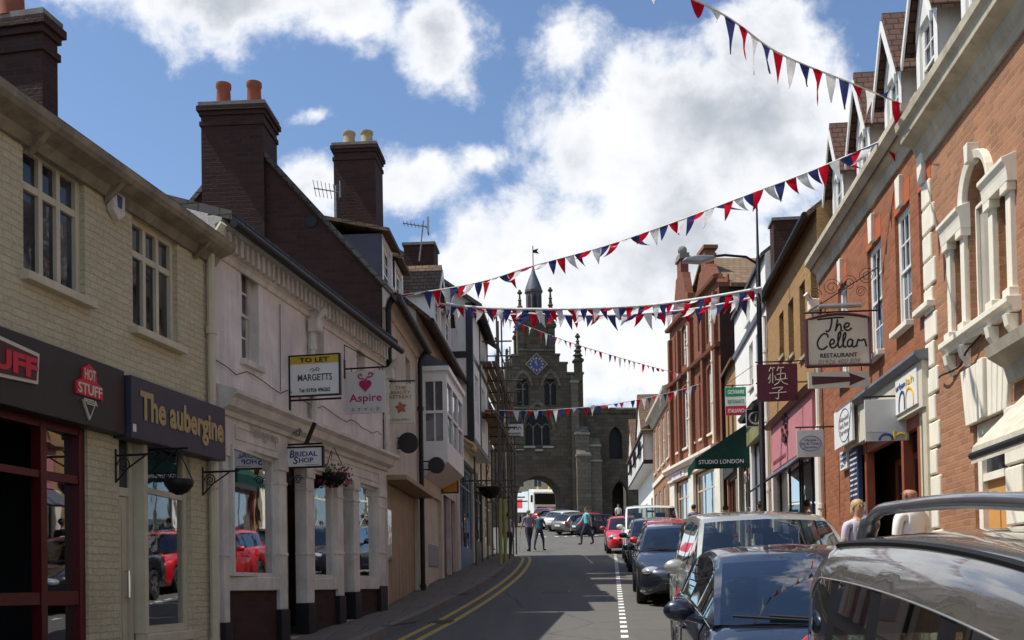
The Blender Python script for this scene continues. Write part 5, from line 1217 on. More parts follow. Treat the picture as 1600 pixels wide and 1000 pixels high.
zj = at(1000, 752, 60).z - G7.base; ze = at(1000, 712, 60).z - G7.base; zr = at(1000, 660, 60).z - G7.base
shell(R7, 0, G7.len, 7, -1.5, zj, [(2, 3.2, .2, 2.0), (6, 7.2, .2, 2.0), (10, 11, -.5, 2.0)], WHITERENDER, .01, 3.5, roof=False)
for w in [(2, 3.2, .2, 2.0), (6, 7.2, .2, 2.0)]: window(R7, *w, cols=3, rows=2, mat=BLACKPAINT, glass=DARKPANE)
door(R7, 10, 11, -.5, 2.0, BLACKPAINT)
up = MB(); jo = -.6
up.add([(0, jo, zj - .1), (G7.len, jo, zj - .1), (G7.len, jo, ze), (0, jo, ze)], [(0, 1, 2, 3)]); up.add([(0, jo, zj - .1), (G7.len, jo, zj - .1), (G7.len, 0, zj - .1), (0, 0, zj - .1)], [(0, 1, 2, 3)])
for s in (0, G7.len): up.add([(s, jo, zj - .1), (s, 7, zj - .1), (s, 7, ze), (s, 3, zr), (s, jo, ze)], [(0, 1, 2, 3, 4)])
gab = [(3.4, 2.3), (11.2, 2.3)]
for c, hw in gab: up.add([(c - hw, jo - .02, ze), (c + hw, jo - .02, ze), (c, jo - .02, zr + .1)], [(0, 1, 2)])
up.build('upper_wall', WHITERENDER, R7)
MB().prism([(jo - .08, ze - .03), (3, zr), (7.3, ze - .1), (7.3, ze + .05), (3, zr + .15), (jo - .08, ze + .12)], -.2, G7.len + .2, 'x').build('roof', TILEBROWN, R7)
for c, hw in gab:
    for q in (-1, 1): MB().prism([(c, zr + .12), (c + q * (hw + .2), ze - .12), (c + q * (hw + .2), ze + .04), (c, zr + .3)], jo - .1, 3, 'y').build('gable_roof', TILEBROWN, R7)
mb = MB()
for i in range(15): s = G7.len * i / 14; mb.box(s - .09, s + .09, jo - .008, jo - .001, zj - .1, ze)
for z in (zj - .12, (zj + ze) / 2, ze - .1): mb.box(-.05, G7.len + .05, jo - .012, jo - .0095, z, z + .16)
for c, hw in gab:
    for k in (-1, 0, 1): mb.box(c + k * .8 - .07, c + k * .8 + .07, jo - .026, jo - .022, ze, zr - .1 - abs(k) * (zr - ze) * .4)
mb.box(G7.len + .001, G7.len + .03, jo, 5, zj - .1, zj + .1)
mb.build('timber_frame', BLACKPAINT, R7)
for s in (2.6, 6.4, 10.4): window(R7, s, s + 1.6, zj + .5, ze - .25, 4, 1, BLACKPAINT, DARKPANE, d=jo - .08, fw=.06)
# ------------------------------------------------------------ lamp post
p = at(1191, 700, 22.2); g = gz(p.y) + .105; top = at(1184, 305, 22.2).z - g; arm = at(1186, 404, 22.2).z - g
t = thing('street_lamp', 'slim black lamp post with a long curved arm and pale cobra head lantern', 'street lamp', (p.x, p.y, g))
MB().lathe((0, 0, 0), [(.10, 0), (.10, 1.1), (.065, 1.2), (.05, arm), (.03, arm + .05), (.018, top), (.005, top + .05)], 12).build('post', BLACKIRON, t, smooth=40)
MB().tube([(0, 0, arm - .12), (-.25, 0, arm + .04), (-.7, -.02, arm + .08), (-1.0, -.03, arm + .05)], .028, 8).build('arm', BLACKIRON, t)
MB().prism([(-1.62, arm - .06), (-1.55, arm + .02), (-1.25, arm + .07), (-.95, arm + .06), (-.9, arm - .0), (-1.2, arm - .09)], -.13, .09, 'y').build('lantern', STEEL, t, bevel=.03)
# ------------------------------------------------------------ the gate at the head of the street
GG = Fac(-1.0, 80.6, 10.2, 82.0)
GT = bld('stone_gatehouse', 'sooty stone gatehouse with clock, pinnacles and spired lantern over an archway', GG, 'gatehouse')
PX = lambda u, v: GG.px(u, v)
tl, tr = PX(789, 600)[0], PX(911, 600)[0]
zb = GG.g((tl + tr) / 2) - .6
topb = PX(850, 586)[1]
a0, a1 = PX(808.5, 790)[0], PX(878, 790)[0]; atop = PX(843, 743)[1]; asp = atop - (a1 - a0) / 2
l1 = rect(GG, 807, 828, 604, 634); l2 = rect(GG, 850, 871, 604, 634)
bw = rect(GG, 820, 861, 672, 697)
tops = lambda r: (r[0], r[1], r[2], r[3], 'p')
mb = MB(); D = 3.0
wallgrid(mb, tl, tr, zb, topb, [(a0, a1, zb, asp, 'r'), tops(l1), tops(l2), tops(bw)], 0, .35)
for s in (tl, tr): mb.add([(s, 0, zb), (s, D, zb), (s, D, topb), (s, 0, topb)], [(0, 1, 2, 3)])
wallgrid(mb, tl, tr, zb, topb, [(a0, a1, zb, asp, 'r')], D, 0.01)
q = [(a0, zb), (a0, asp)] + arc_pts(a0, a1, asp, 'r', 14)[1:-1] + [(a1, asp), (a1, zb)]
mb.add([(x, .34, z) for x, z in q] + [(x, D, z) for x, z in q], [(i, i + 1, len(q) + i + 1, len(q) + i) for i in range(len(q) - 1)])
mb.add([(tl, 0, topb), (tr, 0, topb), (tr, D, topb), (tl, D, topb)], [(0, 1, 2, 3)])
mb.build('wall', GATESTONE, GT)
# stepped gable
st = []
for (u, v) in ((789.5, 572), (800, 572), (800, 557), (812, 557), (812, 549), (866, 549), (866, 556), (874, 556), (874, 569), (886, 569), (886, 585), (911, 585)): st.append(PX(u, v))
pts = [(tl + .01, topb - .3)] + st + [(tr - .01, topb - .3)]
MB().prism(pts, -.04, 1.0, 'y').build('stepped_gable', GATESTONE, GT)
mb = MB()
for i in range(0, len(st) - 1):
    if abs(st[i][1] - st[i + 1][1]) < .25 and st[i + 1][0] > st[i][0] + .3: z = (st[i][1] + st[i + 1][1]) / 2; mb.box(st[i][0] - .06, st[i + 1][0] + .06, -.12, 1.06, z + .02, z + .17)
mb.build('coping', GATESTONE2, GT)
# hood moulds, string courses
def hood(s0, s1, z, kind, k=.14, name='hood_mould'):
    A = arc_pts(s0, s1, z, kind, 12); c = (s0 + s1) / 2; m = MB()
    for i in range(len(A) - 1):
        f = lambda p, e: (c + (p[0] - c) * e, z + (p[1] - z) * e)
        e0, e1 = 1 + .12, 1 + .12 + k * 2 / (s1 - s0) * 1.4; a, b_, c_, d = f(A[i], e0), f(A[i + 1], e0), f(A[i + 1], e1), f(A[i], e1)
        m.add([(a[0], -.12, a[1]), (b_[0], -.12, b_[1]), (c_[0], -.12, c_[1]), (d[0], -.12, d[1]), (a[0], 0, a[1]), (b_[0], 0, b_[1]), (c_[0], 0, c_[1]), (d[0], 0, d[1])], [(0, 1, 2, 3), (0, 1, 5, 4), (2, 3, 7, 6)])
    return m.build(name, GATESTONE2, GT)
for r in (l1, l2, bw): hood(r[0], r[1], r[3], 'p')
z = PX(850, 640)[1]; moulding([(0, z), (-.12, z), (-.16, z + .12), (0, z + .2)], tl, tr, 'string_course', GATESTONE2, GT)
z = PX(850, 700)[1]
mb = MB(); 
for (u0, u1, dv) in ((795, 806, 0), (806, 818, -5), (818, 836, 0), (836, 848, -5), (848, 865, 0)):
    x0, x1 = PX(u0, 700)[0], PX(u1, 700)[0]; zz = z + (-dv) * -.05; mb.box(x0, x1, -.14, .0, zz, zz + .14)
mb.build('string_course', plain('pale_weathering', (.34, .31, .25), .85, .2, 4), GT)
# tracery windows
def tracery(r, lights=2):
    s0, s1, z0, z1 = r; m = MB(); w = s1 - s0; fw = .07
    m.box(s0, s0 + fw, .16, .26, z0, z1); m.box(s1 - fw, s1, .16, .26, z0, z1); m.box(s0, s1, .155, .265, z0, z0 + fw)
    for i in range(1, lights): x = s0 + w * i / lights; m.box(x - .05, x + .05, .158, .262, z0, z1 + w * .18)
    for i in range(lights):
        A = arc_pts(s0 + w * i / lights, s0 + w * (i + 1) / lights, z1 - .05, 'p', 8); m.tube([(p[0], .21, p[1]) for p in A], .05, 6)
    A = arc_pts(s0, s1, z1, 'p', 12); m.tube([(p[0], .21, p[1]) for p in A], .06, 6)
    o = m.build('tracery_window', GATESTONE2, GT)
    q = [(s0, z0), (s1, z0)] + arc_pts(s0, s1, z1, 'p', 12)[::-1]; MB().add([(x, .27, z) for x, z in q], [list(range(len(q)))]).build('pane', LEADED, o)
tracery(l1); tracery(l2); tracery(bw, 3)
# clock
cs, cz = PX(838, 569.5); cr = 17 / FPX * 81
mb = MB().prism([(cs - cr, cz), (cs, cz - cr), (cs + cr, cz), (cs, cz + cr)], -.14, -.045, 'y'); ck = mb.build('clock', plain('clock_blue', (.03, .07, .20), .5, .1, 4), GT)
mb = MB(); mb.tube([(cs - cr, -.15, cz), (cs, -.15, cz - cr), (cs + cr, -.15, cz), (cs, -.15, cz + cr), (cs - cr, -.15, cz)], .035, 5); mb.build('rim', GOLD, ck)
mb = MB()
for i in range(12):
    a = i * math.pi / 6; c, s_ = math.cos(a), math.sin(a); r0, r1 = cr * .48, cr * .64; x = Vector((s_, c)); y = Vector((c, -s_)) * .045
    p, q = x * r0, x * r1; mb.add([(cs + v.x, -.146, cz + v.y) for v in (p - y, p + y, q + y, q - y)], [(0, 1, 2, 3)])
mb.build('numerals', GOLD, ck)
mb = MB()
for a, l, w_ in ((R(-8), cr * .55, .035), (R(-32), cr * .36, .05)): d = Vector((math.sin(a), math.cos(a))); n_ = Vector((d.y, -d.x)) * w_; mb.add([(cs + v.x, -.15, cz + v.y) for v in (-n_ - d * .1, n_ - d * .1, d * l + n_ * .3, d * l - n_ * .3)], [(0, 1, 2, 3)])
mb.build('hands', GOLD, ck)
# upper square stage, lantern, spire
u0, u1 = PX(813, 520)[0], PX(866, 520)[0]; z0, z1 = PX(838, 549)[1], PX(838, 488)[1]; dep = u1 - u0
MB().box(u0, u1, .2, .2 + dep, z0 - .3, z1).build('tower_stage', GATESTONE, GT)
mb = MB()
for i in range(5): x = u0 + (u1 - u0) * (i + .15) / 5; mb.box(x, x + (u1 - u0) / 5 * .55, .14, .4, z1 + .001, z1 + .3)
mb.box(u0 - .08, u1 + .08, .1, dep + .3, z1 - .18, z1 - .02); mb.build('battlements', GATESTONE, GT)
cx_, cy_ = (u0 + u1) / 2, .2 + dep / 2
zl0, zl1 = z1 - .1, PX(838, 446)[1]; lr = 13 / FPX * 81
MB().lathe((cx_, cy_, 0), [(lr * 1.12, zl0), (lr * 1.12, zl0 + .3), (lr, zl0 + .35), (lr, zl1 - .25), (lr * 1.15, zl1 - .15), (lr * 1.15, zl1)], 8, ph=R(22.5)).build('lantern', plain('lantern_stone', (.11, .10, .10), .8, .2, 3), GT)
mb = MB()
for k in range(8):
    a = k * math.pi / 4; c = Vector((math.cos(a), math.sin(a))); t_ = Vector((-c.y, c.x)) * lr * .22; p = Vector((cx_, cy_)) + c * lr * .93
    mb.add([(p.x - t_.x, p.y - t_.y, zl0 + .6), (p.x + t_.x, p.y + t_.y, zl0 + .6), (p.x + t_.x, p.y + t_.y, zl1 - .6), (p.x, p.y, zl1 - .35), (p.x - t_.x, p.y - t_.y, zl1 - .6)], [(0, 1, 2, 3, 4)])
mb.build('lantern_louvre', BLACKIRON, GT)
zs = PX(837, 408)[1]; zm = PX(836, 428)[1]; zv = PX(835, 374)[1]
MB().lathe((cx_, cy_, 0), [(lr * 1.1, zl1), (lr * .95, zl1 + .35), (lr * .62, zm), (lr * .28, zm + .5), (lr * .10, zs), (.03, zs + .3)], 10).build('spire', LEADCHEEK, GT, smooth=35)
vn = MB().tube([(cx_, cy_, zs), (cx_, cy_, zv)], .035, 6).build('weathervane_mast', BLACKIRON, GT)
MB().prism([(cx_, zv - .35), (cx_ + .45, zv - .2), (cx_ + .32, zv - .42), (cx_ + .5, zv - .62), (cx_, zv - .55)], cy_ - .02, cy_ + .02, 'y').build('vane', BLACKIRON, vn)
def pinnacle(s, d, z0, zt, r):
    m = MB().lathe((s, d, 0), [(r, z0), (r, z0 + (zt - z0) * .4), (r * 1.4, z0 + (zt - z0) * .42), (r * 1.4, z0 + (zt - z0) * .46), (r * .85, z0 + (zt - z0) * .5), (r * .2, zt - .3), (r * .2, zt - .2)], 4, ph=R(45))
    for k in range(4): zz = z0 + (zt - z0) * (.55 + .1 * k); m.lathe((s, d, zz), [(r * (1.05 - .2 * k), 0), (r * (.75 - .17 * k), .12)], 8)
    m.ball((s, d, zt - .15), r * .55, 6, sq=(1, 1, .7)); m.ball((s, d, zt), r * .3, 6); return m.build('pinnacle', GATESTONE, GT)
for u, vt, vb, d in ((813.5, 453, 530, .3), (861.5, 449, 530, .3)): s = PX(u, 500)[0]; pinnacle(s, d, z0 - .3, PX(u, vt)[1], .38)
for s in (u0 + .1, u1 - .1): pinnacle(s, .2 + dep, z0, PX(861, 470)[1], .34)
s = PX(903, 560)[0]; pinnacle(s, .0, topb - .5, PX(903, 523)[1], .40); s = PX(793, 560)[0]; pinnacle(s, .2, topb - .4, PX(793, 545)[1], .26)
# buttresses
def buttress(u0, u1, vt, vm, out, name='buttress'):
    x0, x1 = PX(u0, 740)[0], PX(u1, 740)[0]; zt, zm_ = PX(u0, vt)[1], PX(u0, vm)[1]
    m = MB().prism([(0, zb), (-out, zb), (-out, zm_), (-out * .62, zm_ + .5), (-out * .62, zt - .3), (0, zt + .3)], x0, x1, 'x'); o = m.build(name, GATESTONE2, GT)
    pm_ = plain('pale_weathering2', (.26, .235, .18), .85, .2, 4) if 'pale_weathering2' not in MATS else MATS['pale_weathering2']
    MB().box(x0 - .06, x1 + .06, -out * .62 - .1, 0, zt - .45, zt - .28).build('offset_course', pm_, o); MB().box(x0 - .05, x1 + .05, -out - .06, -out * .6, zm_ - .05, zm_ + .08).build('offset_course', pm_, o)
buttress(898, 919, 672, 714, 1.1); buttress(919.5, 937, 690, 722, .8); buttress(894, 905, 590, 640, .4)
# lower wing
w0, w1 = tr + .01, PX(1000, 700)[0]; wt_ = PX(945, 641)[1]
r1 = rect(GG, 954, 975, 683, 716); pa = (PX(959, 780)[0], PX(984, 780)[0], zb, PX(970, 772)[1], 'p')
mb = MB(); wallgrid(mb, w0, w1, zb, wt_, [tops(r1), pa], .5, .6); mb.add([(w0, .5, wt_), (w1, .5, wt_), (w1, 5, wt_), (w0, 5, wt_)], [(0, 1, 2, 3)]); mb.add([(w1, .5, zb), (w1, 5, zb), (w1, 5, wt_), (w1, .5, wt_)], [(0, 1, 2, 3)])
mb.box(pa[0] - .3, pa[1] + .3, 3.4, 3.5, zb, wt_ - 1)
mb.build('wing_wall', GATESTONE, GT)
moulding([(.5, wt_ - .2), (.38, wt_ - .15), (.34, wt_ + .15), (.5, wt_ + .3), (.9, wt_ + .3), (.9, wt_ - .2)], w0, w1, 'parapet', GATESTONE, GT)
A = arc_pts(r1[0], r1[1], r1[3], 'p', 10)
MB().add([(x, .9, z) for x, z in [(r1[0], r1[2]), (r1[1], r1[2])] + A[::-1]], [list(range(len(A) + 2))]).build('pane', LEADED, GT)
for (u0, u1, vt, n) in ((908, 921, 632, 2), (947, 978, 634, 5)):
    x0, x1 = PX(u0, 640)[0], PX(u1, 640)[0]; zt = PX(u0, vt)[1]
    chimney(GT, x0, x1, 5.2, 6.2, wt_ - 1, zt, BROWNBRICK, [(x0 + (x1 - x0) * (i + .5) / n, 5.7) for i in range(n)], BUFFPOT, pot_h=.95, pr=.2, course=False)
# left curtain wall of the gate up to the side street
x0 = PX(745, 760)[0]; zt = PX(780, 700)[1]
MB().box(x0, tl - .01, .6, 3, zb, zt).build('curtain_wall', GATESTONE, GT)
s = PX(768, 560)[0]; 
# ------------------------------------------------------------ the street beyond the arch
B1 = Fac(-2.0, 128, 12, 130); FB1 = bld('limestone_town_house', 'pale sunlit town house closing the street beyond the archway', B1)
ops = [(i * 2.2 + .5, i * 2.2 + 1.5, z, z + 1.9) for i in range(6) for z in (.8, 4.2, 7.2)]
shell(FB1, 0, 14, 8, -1, 10, ops, BATHSTONE, 2, roofmat=TILEGREY)
for o in ops: window(FB1, *o, cols=2, rows=2, mat=WHITEPAINT, glass=DARKPANE)
B2 = Fac(6.8, 124, 5.6, 90); FB2 = bld('shop_terrace', 'cream terrace glimpsed on the right through the archway', B2)
ops = [(i * 3.2 + 1, i * 3.2 + 2.2, z, z + 2.0) for i in range(10) for z in (.6, 4.2)]
shell(FB2, 0, B2.len, 6, -2, 6.6, ops, BATHSTONE, .8, roofmat=TILEBROWN)
for o in ops: window(FB2, *o, cols=2, rows=2, mat=WHITEPAINT, glass=DARKPANE)
# ------------------------------------------------------------ vehicles
def crv(pts):
    """smooth monotone-ish interpolation through (t, value) points"""
    def f(t):
        if t <= pts[0][0]: return pts[0][1]
        if t >= pts[-1][0]: return pts[-1][1]
        for i in range(len(pts) - 1):
            if pts[i][0] <= t <= pts[i + 1][0]:
                a, c = pts[i], pts[i + 1]; k = (t - a[0]) / (c[0] - a[0])
                m0 = (c[1] - pts[i - 1][1]) / (c[0] - pts[i - 1][0]) if i else (c[1] - a[1]) / (c[0] - a[0])
                m1 = (pts[i + 2][1] - a[1]) / (pts[i + 2][0] - a[0]) if i + 2 < len(pts) else (c[1] - a[1]) / (c[0] - a[0])
                s = (c[1] - a[1]) / (c[0] - a[0])
                if s == 0: m0 = m1 = 0
                else:
                    m0 = max(-3 * abs(s), min(3 * abs(s), m0)) if m0 * s > 0 else 0; m1 = max(-3 * abs(s), min(3 * abs(s), m1)) if m1 * s > 0 else 0
                h = c[0] - a[0]; k2, k3 = k * k, k * k * k
                return (2 * k3 - 3 * k2 + 1) * a[1] + (k3 - 2 * k2 + k) * h * m0 + (-2 * k3 + 3 * k2) * c[1] + (k3 - k2) * h * m1
    return f
SPEC = dict(
 hatch=dict(L=4.0, W=1.74, H=1.44, hood=.90, yw0=.98, yw1=1.78, yr1=3.35, yr0=3.82, belt0=.90, belt1=.98, nose=.66, wr=.60, pil=[2.32, 3.05], w1=.78, w2=3.22, rw=.30),
 coupe=dict(L=4.1, W=1.76, H=1.37, hood=.90, yw0=1.08, yw1=2.12, yr1=3.2, yr0=3.85, belt0=.88, belt1=.96, nose=.62, wr=.55, pil=[2.62], w1=.80, w2=3.28, rw=.31),
 sedan=dict(L=4.5, W=1.80, H=1.40, hood=.90, yw0=1.32, yw1=2.12, yr1=3.15, yr0=3.85, belt0=.90, belt1=.96, nose=.62, wr=.58, pil=[2.68], w1=.85, w2=3.6, rw=.32),
 mpv=dict(L=4.3, W=1.80, H=1.63, hood=1.0, yw0=.80, yw1=1.75, yr1=3.85, yr0=4.18, belt0=.99, belt1=1.06, nose=.74, wr=.60, pil=[2.45, 3.35], w1=.85, w2=3.45, rw=.31),
 suv=dict(L=4.35, W=1.82, H=1.60, hood=1.0, yw0=.55, yw1=1.30, yr1=3.75, yr0=4.18, belt0=1.0, belt1=1.08, nose=.74, wr=.60, pil=[1.95, 2.75, 3.42], w1=.85, w2=3.5, rw=.34, wt=.66, pw=.075, bul=.075),
 van=dict(L=4.2, W=1.84, H=1.82, hood=1.05, yw0=.72, yw1=1.62, yr1=4.0, yr0=4.15, belt0=1.06, belt1=1.12, nose=.78, wr=.74, pil=[2.3, 3.3], w1=.82, w2=3.4, rw=.31))
def car(name, label, kind, paint, X, Y, rz=0.0, group=None, detail=True, rails=None, zoff=0.0, seats=SEAT, facing=1):
    S = SPEC[kind]; L, W, H = S['L'], S['W'], S['H']; hw = W / 2
    slope = (gz(Y + .5) - gz(Y - .5))
    a = math.atan(slope) * math.cos(rz)
    T = thing(name, label, 'car', (X, Y, gz(Y) + zoff), rz, group)
    T.rotation_mode = 'XYZ'
    # tilt with the road: rotate about world x, then heading
    T.rotation_euler = (Matrix.Rotation(math.atan(slope), 3, 'X') @ Matrix.Rotation(rz, 3, 'Z')).to_euler()
    yy = lambda t: t - L / 2
    sh = crv([(0, .52), (.08, .60), (.35, S['nose'] + .06), (S['yw0'], S['belt0']), (S['yr0'], S['belt1']), (L - .12, S['belt1'] - .06), (L, .82)])
    top = crv([(0, .56), (.06, .66), (.3, S['nose'] + .10), (S['yw0'] * .6, S['hood'] - .05), (S['yw0'], S['hood'] + .03), (S['yr0'], S['belt1'] + .02), (L - .1, S['belt1'] - .01), (L, .84)])
    wd = crv([(0, .56), (.05, .72), (.16, .86), (.4, .955), (.9, 1.0), (L - .9, 1.0), (L - .35, .965), (L - .08, .88), (L, .80)])
    bot = crv([(0, .30), (.12, .22), (.5, .19), (L - .5, .20), (L - .1, .30), (L, .38)])
    ra = S['rw'] + .065; wc = S['rw']
    def zb(t):
        z = bot(t)
        for tc in (S['w1'], S['w2']):
            if abs(t - tc) < ra: z = max(z, wc + math.sqrt(ra * ra - (t - tc) ** 2))
        return z
    st = {0, .02, .05, .1, .16, .25, .35, L, L - .02, L - .06, L - .12, L - .2, L - .35}
    for tc in (S['w1'], S['w2']):
        for k in (0, .3, .55, .75, .9, .98, 1.0, 1.02): st |= {tc - ra * k, tc + ra * k}
    t_ = .5
    while t_ < L - .4: st.add(t_); t_ += .16
    st |= {S['yw0'], S['yr0']}
    st = sorted(round(x, 4) for x in st); st = [x for i, x in enumerate(st) if i == 0 or x - st[i - 1] > .004]
    mb = MB(); n = 0; F_ = [(0, .90), (.10, .972), (.42, 1.0), (.72, .995), (.9, .97), (1, .925)]; rows = []
    for t in st:
        w = hw * wd(t); z0, z1, zt = zb(t), sh(t), top(t); r = [(w * fx, z0 + (z1 - z0) * f) for f, fx in F_]
        r += [(w * .84, z1 + (zt - z1) * .55), (w * .45, z1 + (zt - z1) * .9), (0, zt)]
        dy = .0
        rows.append([(x, yy(t) + (-.10 * (1 - (x / hw) ** 2) if t < .5 else (.06 * (1 - (x / hw) ** 2) if t > L - .3 else 0)) * (1 - t / .5 if t < .5 else 1), z) for x, z in r])
    n = len(rows[0])
    full = [r + [(-x, y, z) for x, y, z in r[:-1][::-1]] for r in rows]; m = 2 * n - 1
    for r in full: mb.v += r
    for i in range(len(full) - 1):
        for k in range(m - 1): mb.f.append([i * m + k, (i + 1) * m + k, (i + 1) * m + k + 1, i * m + k + 1]); mb.mi.append(0)
    mb.f.append(list(range(m))); mb.mi.append(0); mb.f.append([(len(full) - 1) * m + k for k in range(m - 1, -1, -1)]); mb.mi.append(0)
    # greenhouse
    y0, y1, r1, r0 = S['yw0'], S['yw1'], S['yr1'], S['yr0']
    zr = crv([(y0, S['hood'] + .02), (y0 + (y1 - y0) * .5, S['hood'] + (H - .05 - S['hood']) * .56), (y1 - .10, H - .085), (y1 + .08, H - .035), ((y1 + r1) / 2, H), (r1 - .05, H - .035), (r1 + .07, H - .075), (r1 + (r0 - r1) * .55, S['belt1'] + (H - S['belt1']) * .5), (r0, S['belt1'] + .01)])
    gs = {y0, y1 - .10, y1, y1 + .08, r1 - .05, r1, r1 + .07, r0}
    for k in range(1, 8): gs |= {y0 + (y1 - .1 - y0) * k / 8, r1 + .07 + (r0 - r1 - .07) * k / 6 if k < 6 else r0}
    k = y1 + .2
    while k < r1 - .15: gs.add(k); k += .15
    ga, gb = y0 + (y1 - y0) * .36, r1 + (r0 - r1) * .42
    for p in S['pil']: gs |= {p - S.get('pw', .045), p + S.get('pw', .045)}
    gs |= {ga, gb}; gs = sorted(round(x, 4) for x in gs); gs = [x for i, x in enumerate(gs) if i == 0 or x - gs[i - 1] > .003]
    R_ = []
    for t in gs:
        zbe = sh(t) - .01; z = max(zr(t), zbe + .015); wb = hw * wd(t) * .925; wr = S['wr'] if 'wr' in S else .6
        frac = (z - zbe) / (H - zbe); xt = lambda q: wb + (wr + .05 - wb) * (q * frac) - .0
        bul = lambda q: S.get('bul', .02) * math.sin(math.pi * min(1, q * frac) ** 1.6)
        ring = [(xt(q) + bul(q), zbe + (z - zbe) * q) for q in (0, .07, S.get('wt', .84), (S.get('wt', .84) + .93) / 2, .93)]
        xe = xt(.93)
        ring += [(xe - .035, zbe + (z - zbe) * .985), (xe * .62, z + .012 * frac), (0, z + .03 * frac)]
        off = []
        for x, zz in ring:
            c = 1 - (x / max(.1, xe)) ** 2; c = max(0, c); dy = 0
            if t <= y1 + .08: dy = -.11 * c * (1 if t <= y1 - .1 else .7)
            if t >= r1 - .05: dy = .07 * c
            off.append((x, yy(t) + dy, zz))
        R_.append(off)
    n2 = len(R_[0]); m2 = 2 * n2 - 1; base = len(mb.v); fullg = [r + [(-x, y, z) for x, y, z in r[:-1][::-1]] for r in R_]
    for r in fullg: mb.v += r
    wsc, rwn, sides = MB(), MB(), {}
    tint = 0
    for i in range(len(fullg) - 1):
        tm = (gs[i] + gs[i + 1]) / 2
        for k in range(m2 - 1):
            q = [fullg[i][k], fullg[i + 1][k], fullg[i + 1][k + 1], fullg[i][k + 1]]
            kk = min(k, m2 - 2 - k); left = k > n2 - 1
            if kk == 1 and ga < tm < gb and not any(abs(tm - p) < S.get('pw', .045) + .001 for p in S['pil']):
                seg = (sum(1 for p in S['pil'] if tm > p), left); sides.setdefault(seg, MB()).add(q, [(0, 1, 2, 3)]); continue
            if kk >= 5 and tm < y1 - .08: wsc.add(q, [(0, 1, 2, 3)]); continue
            if kk >= 5 and tm > r1 + .05: rwn.add(q, [(0, 1, 2, 3)]); continue
            mb.f.append([base + i * m2 + k, base + (i + 1) * m2 + k, base + (i + 1) * m2 + k + 1, base + i * m2 + k + 1])
            mb.mi.append(1 if (kk == 1 and ga < tm < gb) else 0)
    body = mb.build('body', [paint, GLOSSTRIM], T, smooth=42)
    wsc.build('windscreen', CARGLASS, T, smooth=60); rwn.build('rear_window', CARGLASS, T, smooth=60)
    for s in sides.values(): s.build('side_window', CARGLASS, T, smooth=60)
    # underbody and cabin
    cab = MB().box(-hw * .8, hw * .8, yy(.3), yy(L - .3), .22, .5).box(-hw * .82, hw * .82, yy(y0 - .1), yy(y0 + .42), .5, S['hood'] - .03).box(-hw * .8, hw * .8, yy(r0 - .5), yy(r0 + .1), .5, S['belt1'] - .08).build('cabin', DASH, T)
    if detail:
        for (sx, ty) in ((-.38, y1 + .55), (.38, y1 + .55), (-.36, y1 + 1.45), (.36, y1 + 1.45)):
            if yy(ty) > yy(r0 - .35): continue
            s = MB().prism([(-.24, .5), (.24, .5), (.22, H - .52), (.16, H - .44), (-.16, H - .44), (-.22, H - .52)], 0, .13, 'y').box(-.13, .13, .02, .11, H - .42, H - .24).box(-.24, .24, -.45, .02, .42, .56)
            s.build('seat', seats, T, bevel=.04, loc=(sx * hw / .9, yy(ty), 0))
        wp = [(.38 * hw / .9 + .18 * math.cos(k * .2618), yy(y1 + .02) + .18 * math.sin(k * .2618) * .35, S['hood'] + .02 + .18 * math.sin(k * .2618)) for k in range(25)]
        MB().tube(wp, .014, 6).build('steering_wheel', BLACKTRIM, T)
        MB().box(-.12, .12, yy(y1 + .05), yy(y1 + .08), H - .22, H - .16).build('rear_view_mirror', BLACKTRIM, T, bevel=.012)
        mbw = MB()
        for q in (-1, 1): mbw.tube([(q * .12, yy(y0) - .09, S['hood'] + .045), (q * .12 - .55, yy(y0) - .02 + .02, S['hood'] + .075)], .010, 5)
        mbw.build('wiper', BLACKTRIM, T)
    for q in (-1, 1):
        x = q * hw
        MB().ball((x + q * .10, yy(y0 + .50), S['belt0'] + .09), .11, 14, sq=(1.05, .62, .72)).tube([(x - q * .06, yy(y0 + .46), S['belt0'] + .02), (x + q * .05, yy(y0 + .48), S['belt0'] + .05)], .03, 6).build('door_mirror', paint, T, smooth=50)
        MB().ball((q * hw * .70, yy(.20), S['nose'] - .005), .16, 14, sq=(1.15, 1.05, .52)).build('headlight', HEADLAMP, T, smooth=60)
        MB().ball((q * hw * .80, yy(L - .12), S['belt1'] - .14), .14, 12, sq=(.85, .75, 1.15)).build('tail_light', TAILLAMP, T, smooth=60)
        for tc in (S['w1'], S['w2']):
            xo = hw * .985
            w_ = MB().lathe((q * (xo - .19), yy(tc), S['rw']), [(S['rw'] * .66, 0), (S['rw'] * .95, 0), (S['rw'], .03), (S['rw'], .16), (S['rw'] * .95, .19), (S['rw'] * .68, .19), (S['rw'] * .64, .15)] if q > 0 else [(S['rw'] * .66, 0), (S['rw'] * .95, 0), (S['rw'], -.03), (S['rw'], -.16), (S['rw'] * .95, -.19), (S['rw'] * .68, -.19), (S['rw'] * .64, -.15)], 24, axis='x').build('wheel', TYRE, T, smooth=40)
            rm = MB(); xr = q * (xo - .02)
            rm.lathe((xr - q * .05, yy(tc), S['rw']), [(S['rw'] * .66, 0), (S['rw'] * .66, q * .03), (S['rw'] * .58, q * .02), (S['rw'] * .5, -q * .03)], 24, axis='x')
